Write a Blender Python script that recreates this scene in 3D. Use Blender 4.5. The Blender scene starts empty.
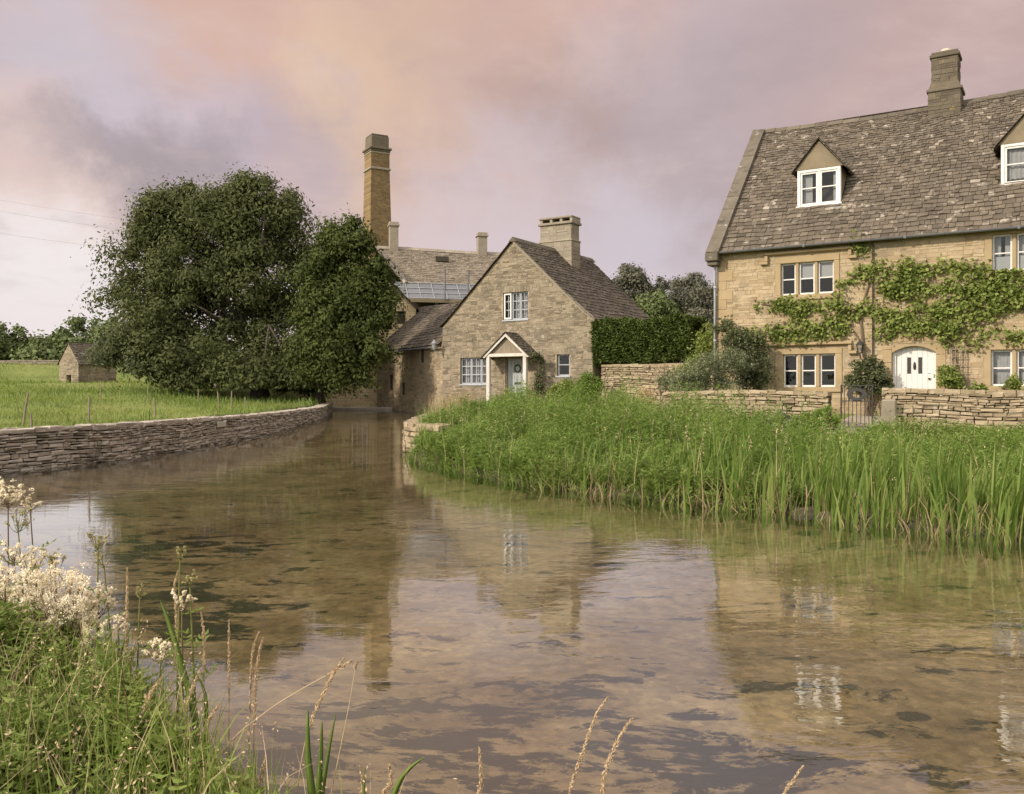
import bpy, math, random
import numpy as np
from mathutils import Vector

# ------------------------------------------------------------------ camera, sky, sun, exposure
SC = bpy.context.scene
COL = SC.collection
R = math.radians

cam_d = bpy.data.cameras.new('camera')
cam = bpy.data.objects.new('camera', cam_d)
COL.objects.link(cam)
cam.location = (0, 0, 1.6)
cam.rotation_euler = (R(90), 0, 0)
cam_d.sensor_width = 36.0
cam_d.lens = 36.0 * 900 / 1024
cam_d.shift_y = -5.0 / 1024
cam_d.shift_x = 0
cam_d.clip_start = 0.05
cam_d.clip_end = 4000
SC.camera = cam

SUN_DIR = Vector((-0.86, -0.50, 0.0)).normalized() * math.cos(R(30)) + Vector((0, 0, math.sin(R(30))))
sun_d = bpy.data.lights.new('sun', 'SUN')
sun = bpy.data.objects.new('sun', sun_d)
COL.objects.link(sun)
sun_d.energy = 3.5
sun_d.angle = R(2.0)
sun_d.color = (1.0, 0.87, 0.71)
sun.rotation_euler = SUN_DIR.to_track_quat('Z', 'Y').to_euler()
sun.location = (-30, -20, 40)

SC.view_settings.view_transform = 'Standard'
SC.view_settings.look = 'None'
SC.view_settings.gamma = 1
SC.view_settings.exposure = 0.30
SC.cycles.max_bounces = 8
SC.cycles.transparent_max_bounces = 16
SC.cycles.caustics_reflective = False
SC.cycles.caustics_refractive = False


def build_world():
    w = bpy.data.worlds.new('World')
    SC.world = w
    w.use_nodes = True
    nt = w.node_tree
    nt.nodes.clear()
    N, L = nt.nodes.new, nt.links.new
    out = N('ShaderNodeOutputWorld')
    bg = N('ShaderNodeBackground')
    bg.inputs['Strength'].default_value = 0.1
    L(bg.outputs[0], out.inputs[0])
    sky = N('ShaderNodeTexSky')
    sky.sky_type = 'NISHITA'
    sky.sun_disc = False
    sky.sun_elevation = R(30)
    sky.sun_rotation = math.atan2(SUN_DIR.x, SUN_DIR.y)
    tc = N('ShaderNodeTexCoord')
    sep = N('ShaderNodeSeparateXYZ')
    L(tc.outputs['Generated'], sep.inputs[0])

    def math_(op, a, b=None, c=None):
        m = N('ShaderNodeMath')
        m.operation = op
        for i, q in enumerate((a, b, c)):
            if q is None:
                continue
            if isinstance(q, (int, float)):
                m.inputs[i].default_value = q
            else:
                L(q, m.inputs[i])
        return m.outputs[0]

    zz = math_('ADD', math_('MAXIMUM', sep.outputs[2], 0.0), 0.22)
    px = math_('DIVIDE', sep.outputs[0], zz)
    py = math_('DIVIDE', sep.outputs[1], zz)
    cmb = N('ShaderNodeCombineXYZ')
    L(px, cmb.inputs[0])
    L(py, cmb.inputs[1])

    def noise(vec, scale, detail, rough, dist=0.0, off=(0, 0, 0)):
        mp = N('ShaderNodeMapping')
        mp.inputs['Location'].default_value = off
        L(vec, mp.inputs[0])
        n = N('ShaderNodeTexNoise')
        n.inputs['Scale'].default_value = scale
        n.inputs['Detail'].default_value = detail
        n.inputs['Roughness'].default_value = rough
        n.inputs['Distortion'].default_value = dist
        L(mp.outputs[0], n.inputs['Vector'])
        return n

    n1 = noise(cmb.outputs[0], 0.75, 6, 0.55, 0.5, (3.1, 1.7, 0))
    n2 = noise(cmb.outputs[0], 1.9, 8, 0.6, 0.25, (0.3, 4.4, 2))
    n3 = noise(cmb.outputs[0], 2.6, 9, 0.60, 0.15, (1.3, 2.2, 5))
    nd = noise(tc.outputs['Generated'], 4.2, 9, 0.64, 0.2)
    # perturbed direction, so that the patches of cloud colour get ragged soft edges
    va = N('ShaderNodeVectorMath'); va.operation = 'SUBTRACT'
    L(nd.outputs['Color'], va.inputs[0]); va.inputs[1].default_value = (0.5, 0.5, 0.5)
    vs = N('ShaderNodeVectorMath'); vs.operation = 'SCALE'
    L(va.outputs[0], vs.inputs[0]); vs.inputs['Scale'].default_value = 0.33
    vd = N('ShaderNodeVectorMath'); vd.operation = 'ADD'
    L(tc.outputs['Generated'], vd.inputs[0]); L(vs.outputs[0], vd.inputs[1])
    vn = N('ShaderNodeVectorMath'); vn.operation = 'NORMALIZE'
    L(vd.outputs[0], vn.inputs[0])

    def ramp01(v, a, b, smooth=True):
        m = N('ShaderNodeMapRange')
        m.interpolation_type = 'SMOOTHSTEP' if smooth else 'LINEAR'
        L(v, m.inputs['Value'])
        m.inputs['From Min'].default_value = a
        m.inputs['From Max'].default_value = b
        return m.outputs['Result']

    def mix(f, a, b):
        m = N('ShaderNodeMix')
        m.data_type = 'RGBA'
        if isinstance(f, (int, float)):
            m.inputs['Factor'].default_value = f
        else:
            L(f, m.inputs['Factor'])
        for s, q in ((6, a), (7, b)):
            if isinstance(q, tuple):
                m.inputs[s].default_value = (*q, 1)
            else:
                L(q, m.inputs[s])
        return m.outputs[2]

    def lobe(d, inner_deg, amt):
        v = Vector(d).normalized()
        dp = N('ShaderNodeVectorMath'); dp.operation = 'DOT_PRODUCT'
        L(vn.outputs[0], dp.inputs[0]); dp.inputs[1].default_value = v
        r = ramp01(dp.outputs['Value'], math.cos(R(inner_deg)), 1.0)
        return math_('MULTIPLY', r, amt)

    PINK = (0.56, 0.39, 0.345)
    LAV = (0.43, 0.335, 0.36)
    col = mix(ramp01(n1.outputs[0], 0.30, 0.72), LAV, PINK)
    col = mix(math_('MULTIPLY', ramp01(n2.outputs[0], 0.50, 0.76), 0.55), col, (0.64, 0.50, 0.47))
    col = mix(math_('MULTIPLY', ramp01(n2.outputs[0], 0.48, 0.26), 0.40), col, (0.36, 0.29, 0.31))
    # the lobes are banks of cloud at fixed bearings
    P3 = (0.645, 0.425, 0.345)
    col = mix(lobe((-0.22, 1, 0.40), 25, 0.9), col, P3)
    col = mix(lobe((0.0, 1, 0.30), 17, 0.7), col, P3)
    col = mix(lobe((-0.13, 1, 0.315), 8, 0.7), col, (0.72, 0.52, 0.355))
    col = mix(lobe((-0.05, 1, 0.40), 9, 0.45), col, (0.53, 0.35, 0.30))
    col = mix(lobe((0.03, 1, 0.23), 12, 0.6), col, (0.55, 0.395, 0.35))
    col = mix(lobe((0.17, 1, 0.235), 10, 0.85), col, (0.375, 0.285, 0.275))
    col = mix(lobe((0.08, 1, 0.29), 7, 0.5), col, (0.45, 0.315, 0.28))
    col = mix(lobe((0.24, 1, 0.37), 9, 0.7), col, (0.48, 0.40, 0.43))
    col = mix(lobe((0.47, 1, 0.38), 14, 0.7), col, (0.48, 0.345, 0.33))
    col = mix(lobe((0.15, 1, 0.12), 8, 0.6), col, (0.52, 0.44, 0.48))
    col = mix(lobe((-0.52, 1, 0.34), 10, 0.95), col, (0.56, 0.49, 0.535))
    col = mix(lobe((-0.36, 1, 0.275), 7, 0.8), col, (0.56, 0.48, 0.535))
    col = mix(lobe((-0.27, 1, 0.20), 9, 0.75), col, (0.45, 0.375, 0.42))
    col = mix(lobe((-0.56, 1, 0.24), 7, 0.8), col, (0.68, 0.50, 0.45))
    col = mix(lobe((-0.38, 1, 0.235), 6, 0.75), col, (0.36, 0.295, 0.31))
    col = mix(lobe((-0.46, 1, 0.225), 6.5, 0.85), col, (0.36, 0.295, 0.305))
    col = mix(lobe((-0.50, 1, 0.17), 7, 0.9), col, (0.76, 0.60, 0.545))
    col = mix(lobe((-0.50, 1, 0.07), 9, 0.9), col, (0.82, 0.76, 0.755))
    col = mix(math_('MULTIPLY', ramp01(n3.outputs[0], 0.48, 0.68), 0.34), col, (0.70, 0.54, 0.49))
    col = mix(math_('MULTIPLY', ramp01(n3.outputs[0], 0.50, 0.30), 0.42), col, (0.38, 0.30, 0.305))
    col = mix(lobe((0.08, 1, 0.13), 11, 0.75), col, (0.60, 0.53, 0.575))
    col = mix(lobe((-0.12, 1, 0.10), 9, 0.6), col, (0.64, 0.55, 0.575))
    # paler band low down
    hz = ramp01(sep.outputs[2], 0.15, 0.045)
    hzl = ramp01(sep.outputs[0], 0.12, -0.42)
    hzf = math_('ADD', math_('MULTIPLY', hzl, 0.6), 0.40)
    col = mix(math_('MULTIPLY', hz, hzf), col, (0.78, 0.70, 0.70))
    # unseen sky behind the camera and overhead, brightened and neutralised as added fill
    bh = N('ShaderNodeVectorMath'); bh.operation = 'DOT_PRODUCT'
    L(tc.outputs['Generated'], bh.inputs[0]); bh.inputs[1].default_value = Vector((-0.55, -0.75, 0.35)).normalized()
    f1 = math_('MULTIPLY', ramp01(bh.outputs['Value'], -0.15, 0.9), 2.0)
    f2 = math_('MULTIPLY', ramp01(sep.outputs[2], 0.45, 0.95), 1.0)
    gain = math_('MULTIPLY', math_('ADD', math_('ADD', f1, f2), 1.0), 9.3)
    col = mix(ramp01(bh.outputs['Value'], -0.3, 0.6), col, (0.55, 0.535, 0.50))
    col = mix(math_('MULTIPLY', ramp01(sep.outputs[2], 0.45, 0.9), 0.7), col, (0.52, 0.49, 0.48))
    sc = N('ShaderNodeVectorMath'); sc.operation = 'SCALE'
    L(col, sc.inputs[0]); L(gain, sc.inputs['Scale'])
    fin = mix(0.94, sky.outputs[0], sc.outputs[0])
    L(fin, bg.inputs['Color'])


build_world()

# ------------------------------------------------------------------ materials
def new_mat(name):
    m = bpy.data.materials.new(name)
    m.use_nodes = True
    nt = m.node_tree
    nt.nodes.clear()
    return m, nt


def ramp_node(nt, cols, pos=None):
    r = nt.nodes.new('ShaderNodeValToRGB')
    e = r.color_ramp.elements
    n = len(cols)
    while len(e) < n:
        e.new(0.5)
    for i, c in enumerate(cols):
        e[i].position = pos[i] if pos else i / (n - 1)
        e[i].color = (*c, 1)
    return r


def mk(name, cols, scale=4, isl=0.0, rough=0.9, bump=0.15, bscale=25, trans=0.0, patch=None, patch2=None,
       spec=0.3, detail=5, brick=None, metal=0.0, pos=None, stretch=None):
    """noise/per-island coloured principled; patch = (colour, scale, threshold, amount)"""
    m, nt = new_mat(name)
    N, L = nt.nodes.new, nt.links.new
    out = N('ShaderNodeOutputMaterial')
    p = N('ShaderNodeBsdfPrincipled')
    p.inputs['Roughness'].default_value = rough
    p.inputs['Specular IOR Level'].default_value = spec
    p.inputs['Metallic'].default_value = metal
    tc = N('ShaderNodeTexCoord')
    vec = tc.outputs['Object']
    if stretch:
        mp = N('ShaderNodeMapping')
        mp.inputs['Scale'].default_value = stretch
        L(vec, mp.inputs[0])
        vec = mp.outputs[0]
    nz = N('ShaderNodeTexNoise')
    nz.inputs['Scale'].default_value = scale
    nz.inputs['Detail'].default_value = detail
    nz.inputs['Roughness'].default_value = 0.6
    L(vec, nz.inputs['Vector'])
    mr = N('ShaderNodeMapRange')
    mr.inputs['From Min'].default_value = 0.3
    mr.inputs['From Max'].default_value = 0.7
    L(nz.outputs[0], mr.inputs['Value'])
    fac = mr.outputs[0]
    geo = N('ShaderNodeNewGeometry')
    if isl > 0:
        a = N('ShaderNodeMix')
        a.inputs['Factor'].default_value = isl
        L(fac, a.inputs[2])
        L(geo.outputs['Random Per Island'], a.inputs[3])
        fac = a.outputs[0]
    rp = ramp_node(nt, cols, pos)
    L(fac, rp.inputs[0])
    col = rp.outputs[0]
    for k, pt in enumerate((patch, patch2)):
        if not pt:
            continue
        c, s, th, amt = pt
        n2 = N('ShaderNodeTexNoise')
        n2.inputs['Scale'].default_value = s
        n2.inputs['Detail'].default_value = 6
        n2.inputs['Roughness'].default_value = 0.65
        mp = N('ShaderNodeMapping')
        mp.inputs['Location'].default_value = (7.3 * k + 3, 2.1, 5.7)
        L(vec, mp.inputs[0])
        L(mp.outputs[0], n2.inputs['Vector'])
        m2 = N('ShaderNodeMapRange')
        m2.interpolation_type = 'SMOOTHSTEP'
        m2.inputs['From Min'].default_value = th
        m2.inputs['From Max'].default_value = th + 0.1
        m2.inputs['To Max'].default_value = amt
        L(n2.outputs[0], m2.inputs['Value'])
        mx = N('ShaderNodeMix')
        mx.data_type = 'RGBA'
        L(m2.outputs[0], mx.inputs['Factor'])
        L(col, mx.inputs[6])
        mx.inputs[7].default_value = (*c, 1)
        col = mx.outputs[2]
    hgt = None
    if brick:
        bw, bh, mort = brick
        bt = N('ShaderNodeTexBrick')
        bt.inputs['Scale'].default_value = 1
        bt.inputs['Brick Width'].default_value = bw
        bt.inputs['Row Height'].default_value = bh
        bt.inputs['Mortar Size'].default_value = 0.012
        bt.inputs['Color1'].default_value = (0.62, 0.62, 0.62, 1)
        bt.inputs['Color2'].default_value = (1.15, 1.12, 1.05, 1)
        bt.inputs['Mortar'].default_value = (*mort, 1)
        mp = N('ShaderNodeMapping')
        mp.inputs['Rotation'].default_value = (R(90), 0, 0)
        L(tc.outputs['Object'], mp.inputs[0])
        L(mp.outputs[0], bt.inputs['Vector'])
        mx = N('ShaderNodeMix')
        mx.data_type = 'RGBA'
        mx.blend_type = 'MULTIPLY'
        mx.inputs['Factor'].default_value = 1
        L(col, mx.inputs[6])
        L(bt.outputs['Color'], mx.inputs[7])
        col = mx.outputs[2]
        hgt = bt.outputs['Fac']
    L(col, p.inputs['Base Color'])
    if bump:
        nb = N('ShaderNodeTexNoise')
        nb.inputs['Scale'].default_value = bscale
        nb.inputs['Detail'].default_value = 4
        L(vec, nb.inputs['Vector'])
        bp = N('ShaderNodeBump')
        bp.inputs['Strength'].default_value = bump
        bp.inputs['Distance'].default_value = 0.05
        L(nb.outputs[0], bp.inputs['Height'])
        L(bp.outputs[0], p.inputs['Normal'])
        if hgt is not None:
            b2 = N('ShaderNodeBump')
            b2.invert = True
            b2.inputs['Strength'].default_value = 0.5
            b2.inputs['Distance'].default_value = 0.02
            L(hgt, b2.inputs['Height'])
            L(b2.outputs[0], bp.inputs['Normal'])
    if trans > 0:
        tr = N('ShaderNodeBsdfTranslucent')
        hs = N('ShaderNodeHueSaturation')
        hs.inputs['Value'].default_value = 1.25
        L(col, hs.inputs['Color'])
        L(hs.outputs[0], tr.inputs[0])
        ms = N('ShaderNodeMixShader')
        ms.inputs[0].default_value = trans
        L(p.outputs[0], ms.inputs[1])
        L(tr.outputs[0], ms.inputs[2])
        L(ms.outputs[0], out.inputs[0])
    else:
        L(p.outputs[0], out.inputs[0])
    return m


M = {}
LICH = (0.46, 0.43, 0.37)
M['house_stone'] = mk('house_stone', [(0.205, 0.152, 0.092), (0.325, 0.245, 0.15), (0.41, 0.322, 0.21), (0.27, 0.205, 0.13)], 1.3, 0.6, 0.9, 0.25, 30,
                      patch=((0.21, 0.172, 0.125), 0.8, 0.53, 0.5), patch2=((0.50, 0.41, 0.28), 2.3, 0.58, 0.5))
M['house_mortar'] = mk('house_mortar', [(0.27, 0.21, 0.135), (0.36, 0.285, 0.185)], 3, 0, 0.95, 0.3, 30)
M['dressed_stone'] = mk('dressed_stone', [(0.29, 0.213, 0.12), (0.38, 0.288, 0.172)], 2.2, 0.25, 0.9, 0.12, 40, patch=((0.25, 0.19, 0.12), 1.6, 0.58, 0.4))
M['cott_stone'] = mk('cottage_stone', [(0.1, 0.082, 0.06), (0.18, 0.146, 0.102), (0.28, 0.232, 0.168), (0.14, 0.116, 0.085)], 1.1, 0.6, 0.9, 0.3, 30,
                     patch=((0.12, 0.10, 0.076), 0.7, 0.52, 0.5), patch2=((0.48, 0.43, 0.35), 2.4, 0.60, 0.6))
M['cott_mortar'] = mk('cottage_mortar', [(0.25, 0.20, 0.14), (0.36, 0.29, 0.20)], 3, 0, 0.95, 0.3, 30)
M['wing_stone'] = mk('wing_stone', [(0.17, 0.132, 0.085), (0.3, 0.235, 0.155), (0.41, 0.335, 0.23)], 1.0, 0.5, 0.92, 0.3, 30, patch=((0.14, 0.12, 0.09), 0.7, 0.55, 0.4))
M['annex_stone'] = mk('annex_stone', [(0.42, 0.315, 0.18), (0.56, 0.435, 0.255), (0.62, 0.5, 0.32)], 1.0, 0.5, 0.92, 0.3, 30)
M['chimney_brick'] = mk('chimney_brick', [(0.175, 0.12, 0.062), (0.235, 0.165, 0.086), (0.205, 0.143, 0.075)], 0.6, 0, 0.92, 0.2, 30, brick=(0.3, 0.1, (0.75, 0.72, 0.68)), patch=((0.20, 0.13, 0.06), 0.5, 0.55, 0.5))
M['grey_stone'] = mk('grey_stone', [(0.17, 0.145, 0.11), (0.27, 0.23, 0.175)], 2.5, 0.2, 0.92, 0.2, 30, patch=(LICH, 5, 0.62, 0.5))
M['chim_stone'] = mk('chimney_stone', [(0.075, 0.062, 0.045), (0.15, 0.124, 0.09)], 2.5, 0.6, 0.92, 0.2, 30, patch=((0.30, 0.20, 0.07), 3, 0.60, 0.6), patch2=(LICH, 6, 0.66, 0.5))
M['coping'] = mk('lichened_coping', [(0.095, 0.08, 0.06), (0.155, 0.13, 0.10)], 3.5, 0.3, 0.92, 0.35, 22, patch=(LICH, 5, 0.60, 0.6), patch2=((0.05, 0.043, 0.033), 1.5, 0.56, 0.6))
M['pale_stone'] = mk('pale_stone', [(0.20, 0.168, 0.128), (0.32, 0.275, 0.215)], 2.5, 0.55, 0.92, 0.2, 30, patch=((0.22, 0.19, 0.15), 2, 0.58, 0.6))
M['roof'] = mk('stone_slates', [(0.052, 0.042, 0.031), (0.105, 0.084, 0.062), (0.145, 0.117, 0.087), (0.095, 0.077, 0.057), (0.42, 0.36, 0.29)], 1.5, 0.8, 0.9, 0.3, 30,
               patch=((0.40, 0.35, 0.29), 3.0, 0.575, 0.75), patch2=((0.07, 0.058, 0.044), 0.9, 0.53, 0.5), pos=[0, 0.3, 0.6, 0.86, 1.0])
M['roof_mossy'] = mk('mossy_slates', [(0.055, 0.044, 0.034), (0.092, 0.074, 0.056), (0.125, 0.1, 0.076), (0.24, 0.205, 0.165)], 1.5, 0.75, 0.9, 0.3, 30,
                     patch=((0.10, 0.088, 0.045), 1.2, 0.55, 0.5), pos=[0, 0.4, 0.9, 1.0])
M['roof_pale'] = mk('pale_slates', [(0.12, 0.098, 0.074), (0.2, 0.165, 0.125), (0.26, 0.22, 0.17)], 1.2, 0.7, 0.9, 0.3, 30, patch=((0.16, 0.13, 0.09), 0.7, 0.55, 0.4))
M['roof_under'] = mk('roof_felt', [(0.05, 0.04, 0.03), (0.07, 0.06, 0.045)], 3, 0, 0.95, 0)
M['dry_stone'] = mk('dry_stone', [(0.18, 0.155, 0.125), (0.34, 0.298, 0.24), (0.46, 0.405, 0.335), (0.27, 0.235, 0.19)], 2.0, 0.7, 0.92, 0.35, 20, patch=((0.32, 0.29, 0.25), 4, 0.63, 0.6), patch2=((0.06, 0.055, 0.035), 1.0, 0.57, 0.5))
M['dry_core'] = mk('wall_core', [(0.045, 0.038, 0.03), (0.07, 0.06, 0.045)], 3, 0, 0.95, 0.3)
M['garden_stone'] = mk('garden_stone', [(0.17, 0.132, 0.085), (0.285, 0.222, 0.145), (0.37, 0.298, 0.203), (0.24, 0.19, 0.13)], 2.0, 0.7, 0.92, 0.35, 22, patch=((0.40, 0.37, 0.31), 4, 0.62, 0.5), patch2=((0.13, 0.11, 0.08), 1.1, 0.57, 0.5))
M['white_paint'] = mk('white_paint', [(0.6, 0.575, 0.55), (0.69, 0.66, 0.635)], 2, 0, 0.55, 0.05, 40)
M['grey_paint'] = mk('grey_blue_paint', [(0.30, 0.315, 0.34), (0.38, 0.395, 0.42)], 2, 0, 0.6, 0.05, 40)
M['oak_white'] = mk('weathered_white_post', [(0.45, 0.40, 0.36), (0.62, 0.57, 0.53)], 3, 0, 0.8, 0.15, 40, stretch=(6, 6, 0.8))
M['timber'] = mk('grey_timber', [(0.16, 0.125, 0.09), (0.28, 0.23, 0.175)], 4, 0.2, 0.9, 0.2, 40, stretch=(5, 5, 0.7))
M['dark_timber'] = mk('dark_timber', [(0.045, 0.035, 0.027), (0.075, 0.06, 0.045)], 4, 0, 0.9, 0.2)
M['render'] = mk('ochre_render', [(0.165, 0.132, 0.088), (0.23, 0.185, 0.125)], 2, 0, 0.95, 0.15, 30)
M['iron'] = mk('black_iron', [(0.02, 0.02, 0.02), (0.035, 0.033, 0.03)], 8, 0, 0.6, 0.05, spec=0.4)
M['cable'] = mk('grey_cable', [(0.25, 0.22, 0.22), (0.3, 0.27, 0.27)], 3, 0, 0.7, 0)
M['lead_pipe'] = mk('pale_grey_pipe', [(0.30, 0.30, 0.31), (0.42, 0.42, 0.43)], 3, 0, 0.5, 0.03)
M['gutter'] = mk('dark_gutter', [(0.10, 0.10, 0.105), (0.15, 0.15, 0.155)], 3, 0, 0.55, 0.03)
M['lead'] = mk('lead_sheet', [(0.20, 0.205, 0.215), (0.27, 0.275, 0.285)], 3, 0, 0.5, 0.05)
M['curtain'] = mk('net_curtain', [(0.55, 0.53, 0.55), (0.72, 0.70, 0.72)], 6, 0, 0.9, 0, trans=0.3)
M['blind'] = mk('leaded_light', [(0.42, 0.42, 0.44), (0.55, 0.55, 0.57)], 30, 0, 0.7, 0)
M['glass_roof'] = mk('grey_glazing', [(0.115, 0.12, 0.13), (0.17, 0.175, 0.185)], 1.2, 0.4, 0.5, 0.02, spec=0.3)
M['plaque'] = mk('pale_plaque', [(0.40, 0.36, 0.28), (0.50, 0.45, 0.36)], 10, 0, 0.7, 0.05)
M['pot_clay'] = mk('pale_clay', [(0.42, 0.36, 0.28), (0.5, 0.44, 0.36)], 5, 0, 0.8, 0.1)
M['bark'] = mk('bark', [(0.045, 0.036, 0.027), (0.09, 0.072, 0.055)], 5, 0, 0.95, 0.5, 18, stretch=(3, 3, 0.6))
M['twig'] = mk('twig', [(0.12, 0.085, 0.055), (0.20, 0.15, 0.10)], 5, 0, 0.95, 0.1)
M['leaf_tree'] = mk('ash_leaf', [(0.04, 0.05, 0.015), (0.068, 0.08, 0.026), (0.102, 0.112, 0.042), (0.082, 0.088, 0.038)], 0.35, 0.55, 0.75, 0, trans=0.25, spec=0.15)
M['leaf_tree2'] = mk('lime_leaf', [(0.034, 0.046, 0.011), (0.062, 0.08, 0.02), (0.11, 0.128, 0.033)], 0.4, 0.55, 0.75, 0, trans=0.25, spec=0.15)
M['leaf_grey'] = mk('grey_willow_leaf', [(0.056, 0.068, 0.026), (0.094, 0.108, 0.045), (0.135, 0.145, 0.072)], 0.5, 0.6, 0.65, 0, trans=0.25)
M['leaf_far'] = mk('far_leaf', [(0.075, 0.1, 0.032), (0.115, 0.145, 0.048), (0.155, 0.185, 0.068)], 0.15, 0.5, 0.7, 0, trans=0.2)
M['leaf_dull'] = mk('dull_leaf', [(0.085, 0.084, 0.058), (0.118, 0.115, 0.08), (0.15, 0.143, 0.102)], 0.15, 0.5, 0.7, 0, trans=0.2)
M['leaf_yew'] = mk('yew_leaf', [(0.04, 0.06, 0.013), (0.075, 0.105, 0.021), (0.125, 0.16, 0.036)], 1.5, 0.6, 0.7, 0, trans=0.2)
M['leaf_vine'] = mk('vine_leaf', [(0.085, 0.125, 0.022), (0.16, 0.205, 0.042), (0.245, 0.285, 0.075), (0.185, 0.205, 0.06)], 1.6, 0.6, 0.6, 0, trans=0.3)
M['leaf_rose'] = mk('rose_leaf', [(0.065, 0.078, 0.032), (0.11, 0.125, 0.055), (0.16, 0.17, 0.09)], 1.6, 0.6, 0.6, 0, trans=0.3)
M['leaf_silver'] = mk('silver_leaf', [(0.105, 0.125, 0.06), (0.165, 0.185, 0.095), (0.24, 0.25, 0.15)], 1.6, 0.6, 0.7, 0, trans=0.25)
M['herb'] = mk('herb_leaf', [(0.075, 0.125, 0.018), (0.135, 0.205, 0.034), (0.19, 0.265, 0.055), (0.215, 0.255, 0.085)], 0.55, 0.42, 0.6, 0, trans=0.35)
M['herb_near'] = mk('nettle_leaf', [(0.08, 0.125, 0.018), (0.155, 0.215, 0.036), (0.225, 0.28, 0.062), (0.28, 0.3, 0.105)], 2.0, 0.6, 0.6, 0.1, 60, trans=0.35)
M['reed'] = mk('reed_blade', [(0.055, 0.1, 0.013), (0.115, 0.18, 0.03), (0.185, 0.255, 0.055), (0.3, 0.27, 0.11)], 0.8, 0.65, 0.55, 0, trans=0.3)
M['straw'] = mk('straw_blade', [(0.24, 0.18, 0.09), (0.36, 0.28, 0.15), (0.30, 0.20, 0.12)], 2, 0.7, 0.8, 0, trans=0.2)
M['field_grass'] = mk('field_grass', [(0.095, 0.145, 0.022), (0.145, 0.2, 0.034), (0.2, 0.245, 0.055), (0.26, 0.25, 0.095)], 0.12, 0.45, 0.8, 0, trans=0.25, patch=((0.28, 0.245, 0.12), 0.2, 0.55, 0.55), patch2=((0.055, 0.095, 0.016), 0.3, 0.54, 0.6))
M['seed'] = mk('seed_head', [(0.40, 0.29, 0.16), (0.56, 0.43, 0.27), (0.48, 0.33, 0.21)], 8, 0.6, 0.85, 0, trans=0.2)
M['stem_brown'] = mk('red_brown_stem', [(0.13, 0.085, 0.05), (0.2, 0.135, 0.08)], 5, 0.2, 0.8, 0)
M['stem_green'] = mk('green_stem', [(0.12, 0.14, 0.035), (0.20, 0.20, 0.06)], 5, 0.2, 0.7, 0)
M['cream'] = mk('cream_floret', [(0.72, 0.62, 0.42), (0.86, 0.78, 0.6), (0.9, 0.86, 0.74)], 9, 0.6, 0.8, 0, trans=0.25)
M['bud'] = mk('bud', [(0.36, 0.33, 0.14), (0.50, 0.43, 0.22)], 9, 0.6, 0.8, 0, trans=0.2)
M['flower_pink'] = mk('pink_bloom', [(0.50, 0.30, 0.28), (0.62, 0.48, 0.42)], 9, 0.6, 0.8, 0)
M['flower_mauve'] = mk('mauve_bloom', [(0.30, 0.22, 0.33), (0.42, 0.34, 0.42)], 9, 0.6, 0.8, 0)
M['concrete'] = mk('concrete', [(0.24, 0.21, 0.17), (0.34, 0.30, 0.25)], 3, 0, 0.9, 0.15)
M['path'] = mk('gravel_path', [(0.24, 0.20, 0.15), (0.34, 0.29, 0.22)], 12, 0, 0.95, 0.3, 60)


def mat_glass():
    m, nt = new_mat('window_glass')
    N, L = nt.nodes.new, nt.links.new
    out = N('ShaderNodeOutputMaterial')
    fr = N('ShaderNodeFresnel'); fr.inputs[0].default_value = 1.5
    ad = N('ShaderNodeMath'); ad.operation = 'ADD'; ad.inputs[1].default_value = 0.0
    L(fr.outputs[0], ad.inputs[0])
    tr = N('ShaderNodeBsdfTransparent'); tr.inputs[0].default_value = (0.82, 0.84, 0.83, 1)
    gl = N('ShaderNodeBsdfGlossy'); gl.inputs['Roughness'].default_value = 0.02
    nz = N('ShaderNodeTexNoise'); nz.inputs['Scale'].default_value = 1.5
    tc = N('ShaderNodeTexCoord'); L(tc.outputs['Object'], nz.inputs['Vector'])
    bp = N('ShaderNodeBump'); bp.inputs['Strength'].default_value = 0.12; bp.inputs['Distance'].default_value = 0.1
    L(nz.outputs[0], bp.inputs['Height']); L(bp.outputs[0], gl.inputs['Normal'])
    mx = N('ShaderNodeMixShader')
    L(ad.outputs[0], mx.inputs[0]); L(tr.outputs[0], mx.inputs[1]); L(gl.outputs[0], mx.inputs[2])
    L(mx.outputs[0], out.inputs[0])
    return m


M['glass'] = mat_glass()


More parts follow.
